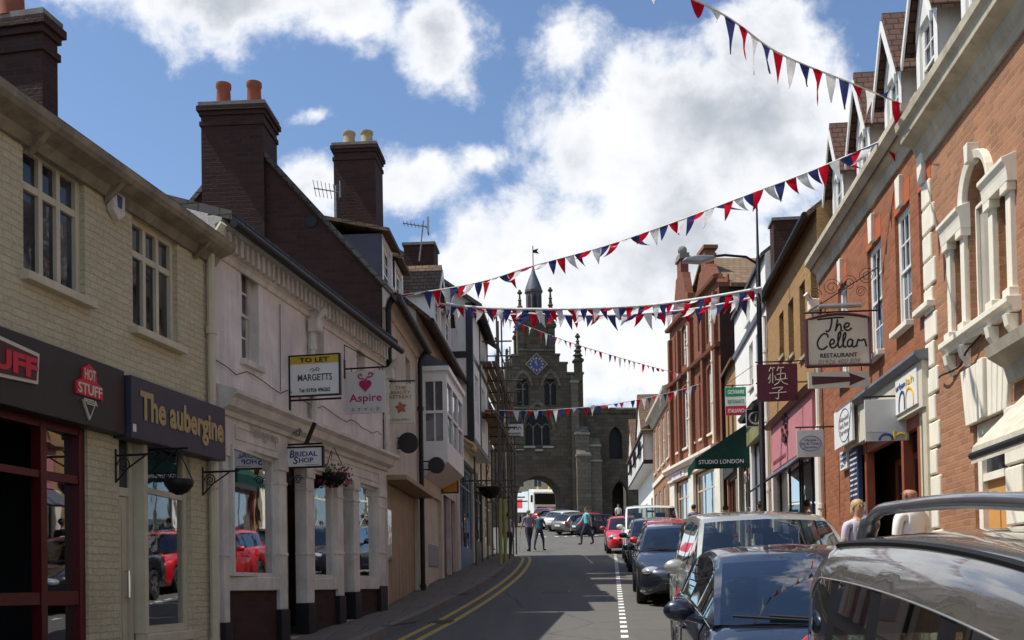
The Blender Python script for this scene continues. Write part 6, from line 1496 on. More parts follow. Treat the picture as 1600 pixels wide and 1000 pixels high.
            for k in range(5):
                an = k * 2 * math.pi / 5; c, s_ = math.cos(an), math.sin(an); p, e = (-s_ * .035, c * .035), S['rw'] * .63
                rm.add([(xr - q * .01, yy(tc) + c * .03 + p[0], S['rw'] + s_ * .03 + p[1]), (xr - q * .01, yy(tc) + c * .03 - p[0], S['rw'] + s_ * .03 - p[1]), (xr - q * .005, yy(tc) + c * e - p[0], S['rw'] + s_ * e - p[1]), (xr - q * .005, yy(tc) + c * e + p[0], S['rw'] + s_ * e + p[1])], [(0, 1, 2, 3)])
            rm.build('rim', RIM, w_)
    if detail:
        for q in (-1, 1):
            sm = MB()
            for ts in [S['yw0'] + .34] + S['pil']:
                if min(abs(ts - S['w1']), abs(ts - S['w2'])) < ra: continue
                sm.tube([(q * hw * wd(ts) * f, yy(ts), bot(ts) + (sh(ts) - bot(ts)) * z) for z, f in ((.12, .976), (.42, 1.003), (.72, .998), (.9, .973), (1, .93))], .0045, 4)
            if sm.v: sm.build('door_seam', GLOSSTRIM, T)
            for ts in S['pil'][:2]: MB().tube([(q * (hw * wd(ts) * .985 + .012), yy(ts - .24), S['belt0'] - .12), (q * (hw * wd(ts) * .985 + .026), yy(ts - .16), S['belt0'] - .115), (q * (hw * wd(ts) * .985 + .012), yy(ts - .07), S['belt0'] - .11)], .013, 6).build('door_handle', paint, T, smooth=60)
        MB().tube([(x * .01, yy(y0 + .0) - .10 * (1 - (x * .01 / hw) ** 2) - .03, S['hood'] + .022 - .03 * (x * .01 / hw) ** 2) for x in range(-70, 71, 10)], .008, 5).build('bonnet_seam', GLOSSTRIM, T)
        MB().box(.42, .50, yy(y0) + .10, yy(y0) + .102, S['hood'] + .12, S['hood'] + .2).build('tax_disc', PLATEW, T)
    MB().box(-.42, .42, yy(0) - .104, yy(.1), .30, .42).build('lower_grille', BLACKTRIM, T, bevel=.01); MB().box(-.38, .38, yy(0) - .112, yy(.1), .52, .60).build('grille', BLACKTRIM, T, bevel=.01)
    MB().box(-.26, .26, yy(0) - .122, yy(0) - .104, .43, .535).build('number_plate', PLATEW, T); MB().box(-.26, .26, yy(L) + .062, yy(L) + .08, .62, .73).build('number_plate', PLATEW, T)
    MB().box(-hw * .5, hw * .5, yy(L) - .02, yy(L) + .075, .36, .5).build('rear_bumper', BLACKTRIM, T, bevel=.03)
    if rails:
        for q in (-1, 1):
            xr = q * (S['wr'] - .01); zz = lambda t: zr(t) - .02
            A, B_ = y1 - .0, r1 + .0; h = .125
            pts = [(xr, yy(B_ + .12), zz(B_ + .05) - .03), (xr, yy(B_ + .02), zz(B_) + h * .55), (xr, yy(B_ - .16), zz(B_ - .2) + h * .93), (xr, yy(B_ - .45), zz(B_ - .4) + h), (xr, yy((A + B_) / 2), H - .02 + h), (xr, yy(A + .5), zz(A + .5) + h), (xr, yy(A + .15), zz(A + .15) + h * .8), (xr, yy(A), zz(A) + .01)]
            r = MB(); P_ = smooth(pts, 6); r.tube(P_, [.042 if (i < 8 or i > len(P_) - 8) else .026 for i in range(len(P_))], 10)
            r.build('roof_rail', rails, T, smooth=60)
            pick = [i for i, t in enumerate(gs) if y1 - .05 <= t <= r1 + .02]
            ditch = [(q * (R_[i][4][0] - .004), R_[i][4][1], R_[i][4][2] + .004) for i in pick]
            MB().tube(ditch, .013, 6).build('roof_ditch_trim', GLOSSTRIM, T)
            line = [(q * (R_[i][2][0] + .004), R_[i][2][1], R_[i][2][2]) for i, t in enumerate(gs) if ga <= t <= gb]
            MB().tube(line, .0035, 6).build('window_trim', STEEL, T)
    return T
hd = lambda k: -math.atan(k)
cc = 'cars parked in the bay along the right kerb'
car('estate_car', 'dark warm grey car with roof rails, nearest the camera at the right edge', 'suv', P_GREY, 1.93, 2.95, hd(.11), cc, rails=P_RAIL, seats=SEATGREY)
c1 = car('hatchback', 'navy blue hatchback with a red charm at its windscreen, parked behind the grey railed car', 'coupe', P_NAVY, 2.2, 8.02, hd(.07), cc, seats=SEATGREY)
c2 = car('people_carrier', 'pale champagne people carrier with broad windscreen behind the navy hatchback', 'mpv', P_CREAM, 2.80, 12.1, hd(.08), cc)
car('saloon_car', 'blue black low saloon with grey mirrors, fourth car along the bay', 'sedan', P_BLACKBLUE, 3.26, 20.5, hd(.09), cc)
car('hatchback', 'red hatchback parked just behind the blue black saloon', 'hatch', P_RED, 3.86, 25.0, hd(.09), cc)
car('hatchback', 'dark slate hatchback squeezed between the red hatchback and the white van', 'hatch', P_BLACKBLUE, 4.12, 29.9, hd(.09), cc, detail=False)
car('van', 'white van with black mirrors parked beyond the slate hatchback', 'van', P_WHITE, 4.62, 35.2, hd(.08), cc)
car('small_car', 'small bright red car, last in the bay near the walking man', 'hatch', P_RED, 4.62, 42.4, hd(.06), cc, detail=False)
gc = 'cars parked before the gatehouse'
def gcar(label, kind, paint, u, Y, ang): p = at(u, 820, Y); return car('parked_car', label, kind, paint, p.x, Y, R(ang), gc, detail=False)
gcar('dark navy hatchback seen side on, its tail lamp towards the walking man', 'hatch', P_NAVY, 941, 69.5, 112)
gcar('bright red car hidden behind the navy hatchback at the gatehouse, only its roof showing', 'hatch', P_RED, 926, 74.0, 112)
gcar('taupe hatchback beside the navy one before the gatehouse', 'hatch', P_TAUPE, 906, 73.6, 128)
gcar('white hatchback parked between the taupe and blue grey cars', 'hatch', P_WHITE, 891, 77.0, 130)
gcar('blue grey car parked nearest the archway', 'hatch', P_BLUEGREY, 878, 79.0, 135)
p = at(860, 800, 93); car('parked_car', 'red car standing inside the archway street beside the lorry', 'hatch', P_RED, p.x, 93, R(150), gc, detail=False)
# charm and mirror hanging in the navy hatchback
MB().tube([(.0, -.25, 1.30), (0, -.25, 1.17)], .006, 5).lathe((0, -.25, 1.08), [(.004, 0), (.022, .03), (.018, .08), (.004, .1)], 8).build('mirror_charm', REDINK, c1)
# lorry beyond the arch
p = at(846, 806, 100); ly = 103
T = thing('lorry', 'white lorry with amber beacons and red striped body waiting beyond the archway', 'lorry', (at(840, 800, ly).x, ly, gz(ly)), R(14)); T.rotation_euler = (math.atan(.07), 0, R(14))
MB().prism([(-3.0, .5), (-3.05, 1.3), (-2.95, 1.75), (-2.75, 3.0), (-2.5, 3.25), (-1.1, 3.3), (-1.1, .6)], -1.22, 1.22, 'x').build('cab', P_WHITE, T, smooth=30, bevel=.05)
MB().prism([(-2.98, 1.82), (-2.80, 2.86), (-2.70, 2.86), (-2.86, 1.82)], -1.08, 1.08, 'x').build('windscreen', GLOSSTRIM, T)
MB().box(-1.1, 1.1, -3.09, -2.9, .55, 1.25).build('bumper', BLACKTRIM, T, bevel=.03); MB().box(-.9, .9, -3.06, -2.96, 1.32, 1.6).build('grille', BLACKTRIM, T)
MB().box(-1.25, 1.25, -.95, 4.2, 1.05, 3.1).build('load_body', P_WHITE, T, bevel=.05); MB().box(-1.27, -1.251, 1.2, 3.4, 1.5, 2.4).build('body_stripe', REDINK, T)
for q in (-1, 1):
    MB().lathe((q * .55, -2.0, 3.28), [(.11, 0), (.11, .05), (.09, .2), (.04, .24)], 10).build('beacon', YELLOWINK, T)
    MB().box(q * 1.3, q * 1.5, -2.95, -2.87, 2.0, 2.7).build('door_mirror', BLACKTRIM, T); MB().box(q * .7, q * 1.0, -3.12, -3.08, .8, 1.0).build('headlight', HEADLAMP, T)
    for y in (-2.1, 2.6): MB().lathe((q * 1.1 - (0 if q < 0 else .0), y, .5), [(.3, 0), (.48, 0), (.5, q * .05), (.5, q * .2), (.3, q * .2)], 18, axis='x').build('wheel', TYRE, T)
MB().box(-.5, .5, -1.0, 4.0, .5, 1.04).build('chassis', BLACKTRIM, T)
# ------------------------------------------------------------ people
def skinned(verts, edges, radii, sub=2):
    me = bpy.data.meshes.new('k'); me.from_pydata([tuple(v) for v in verts], edges, []); o = bpy.data.objects.new('k', me); COL.objects.link(o)
    o.modifiers.new('s', 'SKIN'); sd = me.skin_vertices[0].data
    for i, r in enumerate(radii): sd[i].radius = r if isinstance(r, tuple) else (r, r); sd[i].use_root = (i == 0)
    s = o.modifiers.new('u', 'SUBSURF'); s.levels = sub; s.render_levels = sub
    bpy.context.view_layer.update()
    out = bpy.data.meshes.new_from_object(o.evaluated_get(bpy.context.evaluated_depsgraph_get())); bpy.data.objects.remove(o); bpy.data.meshes.remove(me)
    return out
def person(label, loc, rz, shirt, trousers, skin=SKIN, hair=HAIRD, h=1.75, step=0.0, arms=((.05, .0), (.05, .0)), bald=False, sleeve='short', longhair=False, stick=False, bag=None, lean=0.0, shoes=C_BLACK, broad=1.0):
    """standing or walking figure facing -y; step = stride, arms = (swing, bend) per side"""
    k = h / 1.75; T = thing('person', label, 'person', loc, rz)
    V, E, Rr, Z = [], [], [], []
    def add(p, r, par, zone):
        V.append(Vector(p) * k); Rr.append(tuple(q * k for q in r) if isinstance(r, tuple) else r * k); Z.append(zone)
        if par is not None: E.append((par, len(V) - 1))
        return len(V) - 1
    ly = -lean
    pel = add((0, 0, .95), (.150 * broad, .115), None, 't')
    wai = add((0, ly * .3, 1.10), (.142 * broad, .108), pel, 's'); che = add((0, ly * .7, 1.30), (.165 * broad, .118), wai, 's'); shd = add((0, ly * .9, 1.43), (.12 * broad, .085), che, 's')
    nk = add((0, ly - .005, 1.52), .055, shd, 'k')
    hd0 = add((0, ly - .02, 1.585), (.066, .075), nk, 'k'); hd1 = add((0, ly - .015, 1.665), (.076, .094), hd0, 'k'); hd2 = add((0, ly - .005, 1.715), (.058, .072), hd1, 'k')
    hands = []
    for q, st, (sw, bend) in ((-1, step, arms[0]), (1, -step, arms[1])):
        hip = add((q * .095, 0, .88), .098, pel, 't')
        fy = -st * .42; ky = -st * .30 - .05 * abs(st); fl = .05 if st < 0 else 0
        kn = add((q * .10, ky, .50 + fl), .066, hip, 't'); ca = add((q * .10, ky * .4 + fy * .6 + .02, .33 + fl), .058, kn, 't'); an = add((q * .10, fy + .03, .10 + fl), .042, ca, 't')
        he = add((q * .105, fy + .045, .045 + fl), .042, an, 'f'); to = add((q * .12, fy - .10, .04 + (0 if st >= 0 else .02)), (.045, .032), he, 'f'); add((q * .122, fy - .155, .032), (.035, .022), to, 'f')
        sh = add((q * .175 * broad, ly * .9, 1.42), .062, shd, 's')
        ex, ey, ez = q * (.225 * broad), ly * .8 - sw * .16, 1.16
        up = add((q * .205 * broad, (ly * .9 + ey) / 2, 1.29), .053, sh, 's')
        el = add((ex, ey, ez + abs(sw) * .03), .043, up, 'a' if sleeve == 'short' else 's')
        fx, fy2, fz = ex - q * .01, ey - .05 - sw * .18 - bend * .2, .93 + bend * .13 + abs(sw) * .03
        wr = add((fx, fy2, fz), .028, el, 'a' if sleeve != 'long' else 's')
        d = (V[wr] - V[el]).normalized(); pm = V[wr] + d * .055 * k; V.append(pm); Rr.append((.036 * k, .020 * k)); Z.append('k'); E.append((wr, len(V) - 1)); hands.append((q, V[wr], pm, d))
    me = skinned(V, E, Rr)
    mats = [skin, shirt, trousers, shoes]; zi = {'k': 0, 'a': 0, 's': 1, 't': 2, 'f': 3}
    segs = [(V[a], V[c], Z[a], Z[c]) for a, c in E]
    # five fingers on each palm, grown into the same mesh
    fm = MB()
    for q, w_, pm, d in hands:
        fwd = Vector((0, -1, 0)); fwd = (fwd - d * fwd.dot(d)).normalized(); inn = d.cross(fwd) * q
        for i, (o, l) in enumerate(((-.027, .062), (-.009, .074), (.009, .078), (.026, .068))):
            b0 = pm + fwd * (-o) * k * .9 + d * .015 * k; c1 = b0 + d * l * .5 * k - inn * .004 * k; c2 = c1 + d * l * .32 * k + inn * (-.012) * k - fwd * .0; c3 = c2 + d * l * .2 * k - inn * .014 * k
            fm.tube([b0, c1, c2, c3], [.0088 * k, .0085 * k, .0075 * k, .005 * k], 6)
        b0 = pm + fwd * .022 * k - d * .012 * k; fm.tube([b0, b0 + fwd * .028 * k + d * .018 * k, b0 + fwd * .036 * k + d * .045 * k], [.0105 * k, .009 * k, .006 * k], 6)
    # face: nose, ears, brow shadowless features
    hc = V[hd1]; fm.add([hc + Vector((-.012, -.088, -.005)) * k, hc + Vector((.012, -.088, -.005)) * k, hc + Vector((0, -.117, -.026)) * k, hc + Vector((0, -.085, .03)) * k, hc + Vector((0, -.086, -.035)) * k], [(0, 2, 3), (2, 1, 3), (0, 4, 2), (4, 1, 2)])
    for q in (-1, 1): fm.ball(hc + Vector((q * .079, .01, -.012)) * k, .028 * k, 8, sq=(.35, .75, 1.1))
    bm = bmesh.new(); bm.from_mesh(me); n0 = len(bm.faces); bmv = [bm.verts.new(v) for v in fm.v]
    for f in fm.f:
        try: bm.faces.new([bmv[i] for i in f])
        except ValueError: pass
    bm.faces.ensure_lookup_table()
    for i, f in enumerate(bm.faces):
        f.smooth = True
        if i >= n0: f.material_index = 0; continue
        c = f.calc_center_median(); best = None
        for a, e, za, ze in segs:
            ab = e - a; tt = max(0, min(1, (c - a).dot(ab) / max(1e-9, ab.length_squared))); dd = (a + ab * tt - c).length
            if best is None or dd < best[0]: best = (dd, za if tt < .5 else ze)
        f.material_index = zi[best[1]]
    me2 = bpy.data.meshes.new('body'); bm.to_mesh(me2); bm.free()
    for m_ in mats: me2.materials.append(m_)
    b = bpy.data.objects.new('body', me2); COL.objects.link(b); b.parent = T
    ev = MB(); 
    for q in (-1, 1): ev.ball(hc + Vector((q * .03, -.079, .006)) * k, .013 * k, 6)
    ev.build('eyes', BLACKINK, T); MB().box(*[x * k for x in (-.022, .022)], (hc.y / k - .089) * k, (hc.y / k - .07) * k, hc.z - .052 * k, hc.z - .046 * k).build('mouth', RUSTINK, T)
    if not bald:
        hm = MB(); hm.ball(hc + Vector((0, .022, .022)) * k, .094 * k, 14, sq=(.93, 1.0, .93))
        if longhair: hm.ball(hc + Vector((0, .055, -.05)) * k, .085 * k, 12, sq=(1, .7, 1.35))
        hm.build('hair', hair, T, smooth=60)
    else: pass
    MB().tube([(-.13 * broad * k, -.0, .955 * k), (0, -.112 * k, .958 * k), (.13 * broad * k, 0, .955 * k)], .012 * k, 6).build('belt', BLACKTRIM, T)
    if stick:
        q, w_, pm, d = hands[1]; MB().tube([pm + Vector((0, .06, .05)), pm + Vector((0, 0, .06)), pm + Vector((0, -.05, .03)), Vector((pm.x + .03, pm.y - .12, .01))], .012, 6).build('walking_stick', STEEL, T)
    if bag:
        q, w_, pm, d = hands[0]; c = pm + d * .09
        o = thing('bag', bag, 'bag', T.matrix_basis @ (c - Vector((0, 0, .27))), rz)
        MB().prism([(-.13, 0), (.13, 0), (.15, .2), (-.15, .2)], -.035, .035, 'x').build('pouch', C_WHITE, o, bevel=.02); MB().tube([(0, -.08, .2), (0, 0, .31), (0, .08, .2)], .008, 5).build('handle', C_WHITE, o)
    return T
def stand(u, v, lift=0.0): p = ground(u, v); return (p.x, p.y, gz(p.y) + lift)
T = person('man in turquoise t-shirt and dark trousers striding across the road', stand(917, 851), R(-62), C_TURQ, C_NAVY, h=1.84, step=.62, arms=((.7, .2), (-.6, .1)), hair=HAIRD)
T = person('man in lilac grey shirt walking away with a thin stick at the kerb', stand(827, 862), R(200), C_LILAC, C_NAVY, h=1.76, step=.55, arms=((.2, .1), (.3, .5)), hair=HAIRG, stick=True, broad=1.12, lean=.03)
T = person('woman in deep teal top and dark trousers walking beside the man with a stick', stand(843, 860), R(150), C_TEAL, C_NAVY, h=1.64, step=.6, arms=((.9, .3), (.2, .1)), hair=HAIRD, broad=1.1, longhair=False)
def pave(u, v, y): p = at(u, v, y); return (p.x, y, gz(y) + .107)
T = person('bald man in white shirt on the sunny pavement before the doorway', pave(1424, 800, 11.6), R(205), C_WHITE, C_NAVY, skin=SKIN2, bald=True, h=1.80)
T = person('fair haired woman in pale lavender top walking on the pavement by the brown lobby', pave(1340, 800, 13.4), R(15), C_PALE, C_NAVY, hair=HAIRB, h=1.66, longhair=True, step=.4)
T = person('dark haired pedestrian in black top outside the navy shopfront', pave(1189, 810, 24.0), R(200), C_BLACK, C_NAVY, h=1.72, step=.4, skin=SKIN2)
T = person('short pedestrian in teal passing the white shop window behind the cars', pave(1134, 810, 29.5), R(180), C_TEAL, C_NAVY, h=1.66, hair=HAIRD)
T = person('pedestrian with brown hair by the stone shopfront under the shaped gables', pave(1084, 805, 36.5), R(190), C_LILAC, C_BLACK, h=1.72, hair=HAIRD)
p = at(966, 795, 78.5); T = person('distant person in white shirt and dark jacket at the dark passage of the gatehouse', (p.x, p.y, gz(p.y)), R(10), C_WHITE, C_BLACK, h=1.75, hair=HAIRD)
p = at(794, 850, 39.0); T = person('person in pale lavender top half hidden behind the scaffold feet', (p.x, p.y, gz(p.y) + .0), R(170), C_PALE, C_NAVY, h=1.66, hair=HAIRD)
# traffic cone at the scaffold
p = ground(757, 862); t = thing('traffic_cone', 'orange traffic cone with white band at the corner behind the scaffolding', 'traffic cone', (p.x + .3, p.y - 1.2, gz(p.y - 1.2) + .105))
MB().box(-.2, .2, -.2, .2, 0, .04).lathe((0, 0, 0), [(.15, .04), (.03, .75), (.02, .75)], 16).build('cone', CONEOR, t, smooth=40); MB().lathe((0, 0, 0), [(.105, .32), (.077, .5)], 16).build('band', WHITEINK, t, smooth=40)
# ------------------------------------------------------------ hanging signs
def frame(t, w, h, m, b=.025, d=.03):
    mb = MB().box(-w / 2 - b, -w / 2, -d, d, -b, h + b).box(w / 2, w / 2 + b, -d, d, -b, h + b).box(-w / 2, w / 2, -d, d, h, h + b).box(-w / 2, w / 2, -d, d, -b, 0)
    return mb.build('frame', m, t)
def board(t, w, h, m, d=.018): return MB().box(-w / 2, w / 2, -d, d, 0, h).build('board', m, t, bevel=.003)
def arm(t, w, h, gap, side, z, scroll=False, drop=True, m=BLACKIRON):
    """bracket from the wall to the far edge of the board"""
    q = -1 if side == 'l' else 1; x0 = q * (w / 2 + gap); x1 = -q * (w / 2 + .02)
    mb = MB().tube([(x0, 0, z), (x1, 0, z)], .013, 6)
    if drop:
        for x in (-w * .36, w * .36): mb.tube([(x, 0, z), (x, 0, h)], .007, 5)
    mb.box(x0 - .01, x0 + .01, -.03, .03, z - .14, z + .14)
    return mb.build('bracket', m, t)
F_ = -.0195
# left
t, w, h, g = signat('estate_agent_board', 'white to let board with a yellow strip above its black lettering', 'sign', 453, 556, 532, 617, 13.7, F2, 'l')
board(t, w, h, WHITESIGN); frame(t, w, h, BLACKIRON, .016); MB().box(-w / 2 + .003, w / 2 - .003, -.024, -.0185, h * .80, h - .003).build('strip', plain('mustard_strip', (.55, .36, .04), .5, .08, 5), t)
text(t, 'TO LET', BLACKINK, -w * .30, w * .30, h * .83, h * .95, -.0255, bold=.02); text(t, 'MARGETTS', plain('slate_ink', (.06, .06, .075), .55, .05, 9), -w * .34, w * .36, h * .36, h * .53, F_, bold=.01); text(t, 'Tel: 01926 496262', BLACKINK, -w * .32, w * .32, h * .07, h * .17, F_, bold=.015)
strokes(t, [[(0, .3), (.3, .8), (.5, .3), (.7, .9), (1, .4)], [(.2, 0), (.6, .5), (.9, .1)]], GREYINK, -w * .1, w * .12, h * .58, h * .70, F_, .006)
arm(t, w, h, g, 'l', -.06, drop=False)
t, w, h, g = signat('hanging_sign', 'pale square sign with crimson heart flourish and Aspire lettering', 'sign', 541, 580, 603, 646, 15.8, F2, 'l')
board(t, w, h, GREYSIGN); text(t, 'Aspire', CRIMSON, -w * .42, w * .42, h * .22, h * .46, F_, bold=.012); text(t, 'S T Y L E', GREYINK, -w * .36, w * .36, h * .06, h * .13, F_)
mb = MB(); hp = []
for i in range(24): a = i / 24 * 2 * math.pi; hp.append((.16 * w / .6 * (math.sin(a) ** 3) * .62, h * .66 + (13 * math.cos(a) - 5 * math.cos(2 * a) - 2 * math.cos(3 * a) - math.cos(4 * a)) / 17 * .11 * w / .6))
mb.prism(hp, F_, F_ - .004, 'y'); mb.build('heart', CRIMSON, t)
strokes(t, [[(.5, 0), (.4, .35), (.15, .4), (.05, .7), (.2, .9), (.3, .65)], [(.5, 0), (.62, .5), (.85, .55), (1, .85), (.8, 1), (.7, .75)]], CRIMSON, -w * .2, w * .2, h * .74, h * .95, F_, .011)
arm(t, w, h, g, 'l', h + .05); MB().tube([(-w / 2 - g, 0, h + .42), (w / 2, 0, h + .05)], .007, 5).tube([(-w / 2 - g, 0, h + .42), (-w / 2 - g, 0, h)], .01, 5).build('stay', BLACKIRON, t)
t, w, h, g = signat('hanging_sign', 'cream sign with rust lettering and a rust lily below it, beside the Aspire sign', 'sign', 606, 600, 648, 662, 17.9, F3, 'l')
board(t, w, h, CREAMSIGN)
for i, s in enumerate(('THE', 'BEAUTY', 'RETREAT')): ww = (.2, .36, .42)[i]; text(t, s, RUSTINK, -w * ww, w * ww, h * (.86 - .115 * i), h * (.94 - .115 * i), F_)
mb = MB()
for i in range(5):
    a = R(90 + 72 * i + 10); c, s = math.cos(a), math.sin(a); l = w * .24; b_ = w * .075; o = (0.0, h * .40)
    mb.prism([(o[0], o[1]), (o[0] + c * l * .5 - s * b_, o[1] + s * l * .5 + c * b_), (o[0] + c * l, o[1] + s * l), (o[0] + c * l * .5 + s * b_, o[1] + s * l * .5 - c * b_)], F_ - .001 * i, F_ - .004 - .001 * i, 'y')
mb.build('lily', RUSTINK, t); text(t, '01926 409011', RUSTINK, -w * .34, w * .34, h * .07, h * .12, F_)
arm(t, w, h, g, 'l', h + .05)
t, w, h, g = signat('hanging_sign', 'small white bridal shop sign in black frame with scrolled bracket', 'sign', 447, 700, 505, 729, 13.5, F2, 'l')
board(t, w, h, WHITESIGN); frame(t, w, h, BLACKIRON, .02)
for i, (a, s) in enumerate((('B', 'RIDAL'), ('S', 'HOP'))):
    z = h * (.54 - .34 * i); x = -w * (.40 - .10 * i); wd = w * (.74, .52)[i]
    text(t, a, BLUEINK, x, x + w * .14, z - h * .06, z + h * .34, F_, bold=.02, shear=.15); text(t, s, BLUEINK, x + w * .16, x + wd + w * .04, z, z + h * .27, F_, bold=.02)
MB().box(w * .02, w * .42, F_ - .002, F_ - .0002, h * .07, h * .10).build('small_print', GREYINK, t)
q = -1; x0 = -w / 2 - g; mb = MB().tube([(x0, 0, h + .05), (w / 2, 0, h + .05)], .012, 6).tube([(x0 + .02, 0, -.3), (x0 + .02, 0, h + .35)], .012, 6); mb.build('bracket', BLACKIRON, t)
mb = MB()
for zc, sg in ((h + .2, 1), (-.16, -1)):
    for k in (0, 1): mb.tube([(x0 + .08 + k * .11 + (.06 - a * .002) * math.cos(a * .5), 0, zc + (.06 - a * .002) * math.sin(a * .5)) for a in range(24)], .007, 5)
mb.build('scroll', BLACKIRON, t); MB().tube([(w * .05, .0, h + .05), (w * .3, 0, h + .32)], .03, 6).build('spotlight', BLACKIRON, t)
# flower basket by the bridal shop
Fp = F2; sB = F2.S(514, 720); p = at(521, 742, 15.0)
basket('hanging_basket', 'hanging basket of magenta flowers outside the bridal shop', p, .2, PETAL, F2)
p = at(766, 762, 31); basket('hanging_basket', 'large basket of deep red flowers near the scaffold', (p.x, p.y, p.z), .36, PETALP, F5)
def disc(label, u, v, Y, r, F):
    c = at(u, v, Y); t = thing('round_sign', label, 'sign', (c.x, c.y, c.z), math.atan2((-F.n).y, (-F.n).x), 'round black signs')
    MB().lathe((0, 0, 0), [(r * .94, -.05), (r, -.035), (r, .035), (r * .94, .05)], 28, axis='y').build('board', BLACKSIGN, t, smooth=40)
    g = abs((c - F.o).dot(F.n)); MB().tube([(-g, 0, r * .5), (-r * .8, 0, r * .5)], .014, 6).tube([(-g, 0, -r * .5), (-r * .8, 0, -r * .5)], .014, 6).build('bracket', BLACKIRON, t)
disc('round black projecting sign at the edge of the tan timber front', 638, 692, 19.3, .19, F3); disc('round black projecting sign just under the oriel window', 682, 727, 22.3, .175, F4)
t, w, h, g = signat('hanging_sign', 'amber sign in a dark frame with black emblem under the oriel window', 'sign', 692, 737, 715, 769, 25.6, F4, 'l')
board(t, w, h, YELLOWSIGN); frame(t, w, h, BLACKIRON, .03)
strokes(t, [[(.5, .05), (.5, .8), (.3, .95)], [(.2, .4), (.5, .55), (.8, .4)], [(.3, .15), (.5, .25), (.75, .1)]], BROWNINK, -w * .22, w * .22, h * .36, h * .78, F_, .012)
arm(t, w, h, g, 'l', h + .06)
t, w, h, g = signat('hanging_sign', 'white oblong sign with dark brush lettering on the scaffolding', 'sign', 786, 663, 818, 682, 36.5, F6, 'l')
board(t, w, h, WHITESIGN); strokes(t, [[(0, .4), (.15, .9), (.2, .1), (.4, .8), (.5, .2)], [(.55, .1), (.6, .9), (.75, .2)], [(.8, .1), (.85, .8), (1, .3)]], BLACKINK, -w * .36, w * .4, h * .5, h * .85, F_, .014); text(t, 'Restaurant', BLACKINK, -w * .36, w * .36, h * .16, h * .36, F_, bold=.02)
arm(t, w, h, .1, 'l', h + .06)
p = at(722, 690, 26.5); t = thing('carved_sign', 'gilded carved scroll figure projecting beside the oriel window', 'sign', p)
mb = MB().tube(smooth([(-.25, 0, .25), (-.12, -.05, .3), (.0, 0, .1), (.15, -.04, -.02), (.28, 0, -.1), (.32, 0, -.22), (.24, 0, -.24)], 6), [.05] * 5 + [.08] * 20 + [.04] * 6 if False else .055, 8); mb.ball((-.24, 0, .28), .09, 8); mb.ball((.26, 0, -.2), .08, 8); mb.build('figure', GOLD, t, smooth=60)
# right
t, w, h, g = signat('hanging_sign', 'arched cream restaurant sign with black script lettering and plum border', 'sign', 1262, 492, 1358, 571, 15.1, G2, 'r')
top_ = [(-w / 2 + w * i / 12, h * (.92 + .09 * math.sin(math.pi * i / 12))) for i in range(13)]
MB().prism([(w / 2, 0), (w / 2, h * .92)] + top_[::-1][1:] + [(-w / 2, 0)], -.02, .02, 'y').build('board', CREAMSIGN, t)
mb = MB(); lp = [(-w / 2, -.03, 0)] + [(x, -.03, z) for x, z in top_] + [(w / 2, -.03, 0), (-w / 2, -.03, 0)]
mb.tube(lp, .022, 6).tube([(a, .03, c) for a, b_, c in lp], .022, 6); mb.build('frame', BROWNINK, t)
S_ = [[(.18, .955), (.30, .97), (.50, .985), (.60, .98)], [(.41, .985), (.40, .86), (.37, .74), (.33, .70), (.31, .73)], [(.50, .95), (.48, .82), (.46, .71), (.49, .80), (.53, .85), (.55, .80), (.55, .72), (.58, .71)], [(.60, .78), (.66, .79), (.68, .84), (.64, .865), (.60, .80), (.62, .73), (.67, .715), (.72, .76)],
      [(.34, .58), (.33, .64), (.27, .66), (.20, .57), (.17, .46), (.20, .36), (.27, .35), (.33, .41)], [(.36, .44), (.42, .45), (.44, .51), (.40, .54), (.365, .46), (.385, .38), (.43, .37), (.48, .42)], [(.48, .42), (.54, .62), (.53, .69), (.50, .60), (.50, .42), (.52, .37), (.56, .40)], [(.56, .40), (.62, .60), (.61, .67), (.58, .58), (.58, .42), (.60, .37), (.63, .39)],
      [(.73, .50), (.69, .53), (.65, .48), (.65, .40), (.69, .38), (.72, .44), (.735, .51), (.72, .40), (.75, .37), (.78, .40)], [(.79, .37), (.80, .46), (.82, .52), (.84, .50), (.88, .50), (.91, .52), (.93, .46), (.945, .37)]]
strokes(t, S_, BLACKINK, -w / 2, w / 2, -.005, h * .955, -.022, .0125)
text(t, 'RESTAURANT', BLACKINK, -w * .29, w * .30, h * .155, h * .24, -.0215, bold=.02); text(t, '01926 400 809', GREYINK, -w * .32, w * .34, h * .03, h * .12, -.0215, shear=.2)
arm(t, w, h, g, 'r', h * 1.06, drop=False)
x1 = w / 2 + g; mb = MB()
for (cx_, cz_, r_) in ((.16, .2, .13), (.42, .34, .12), (.66, .42, .13), (.9, .58, .10), (.25, .55, .08)):
    mb.tube([(x1 - cx_ + (r_ - a * r_ * .028) * math.cos(a * .45), 0, h * 1.06 + .62 - cz_ * .62 + (r_ - a * r_ * .028) * math.sin(a * .45)) for a in range(30)], .0045, 5)
mb.tube([(x1, 0, h * 1.06 + .62), (-w * .45, 0, h * 1.06 + .02)], .009, 5).tube([(x1, 0, h * 1.06 - .12), (x1, 0, h * 1.06 + .75)], .013, 6); mb.build('scroll', BLACKIRON, t)
MB().tube([(-w * .32, -.14, h * 1.06 + .05), (w * .34, -.14, h * 1.06 + .05)], .035, 8).tube([(-w * .2, -.14, h * 1.06 + .05), (-w * .2, 0, h * 1.06)], .01, 5).build('trough_light', STEEL, t)
aw_, ah_ = at(1264, 594, 15.1), at(1356, 594, 15.1)
t2, w2, h2, g2 = signat('arrow_sign', 'cream plate with a plum arrow pointing right beneath the restaurant sign', 'sign', 1264, 581, 1357, 606, 15.1, G2, 'r')
board(t2, w2, h2, CREAMSIGN); a = w2 * .44
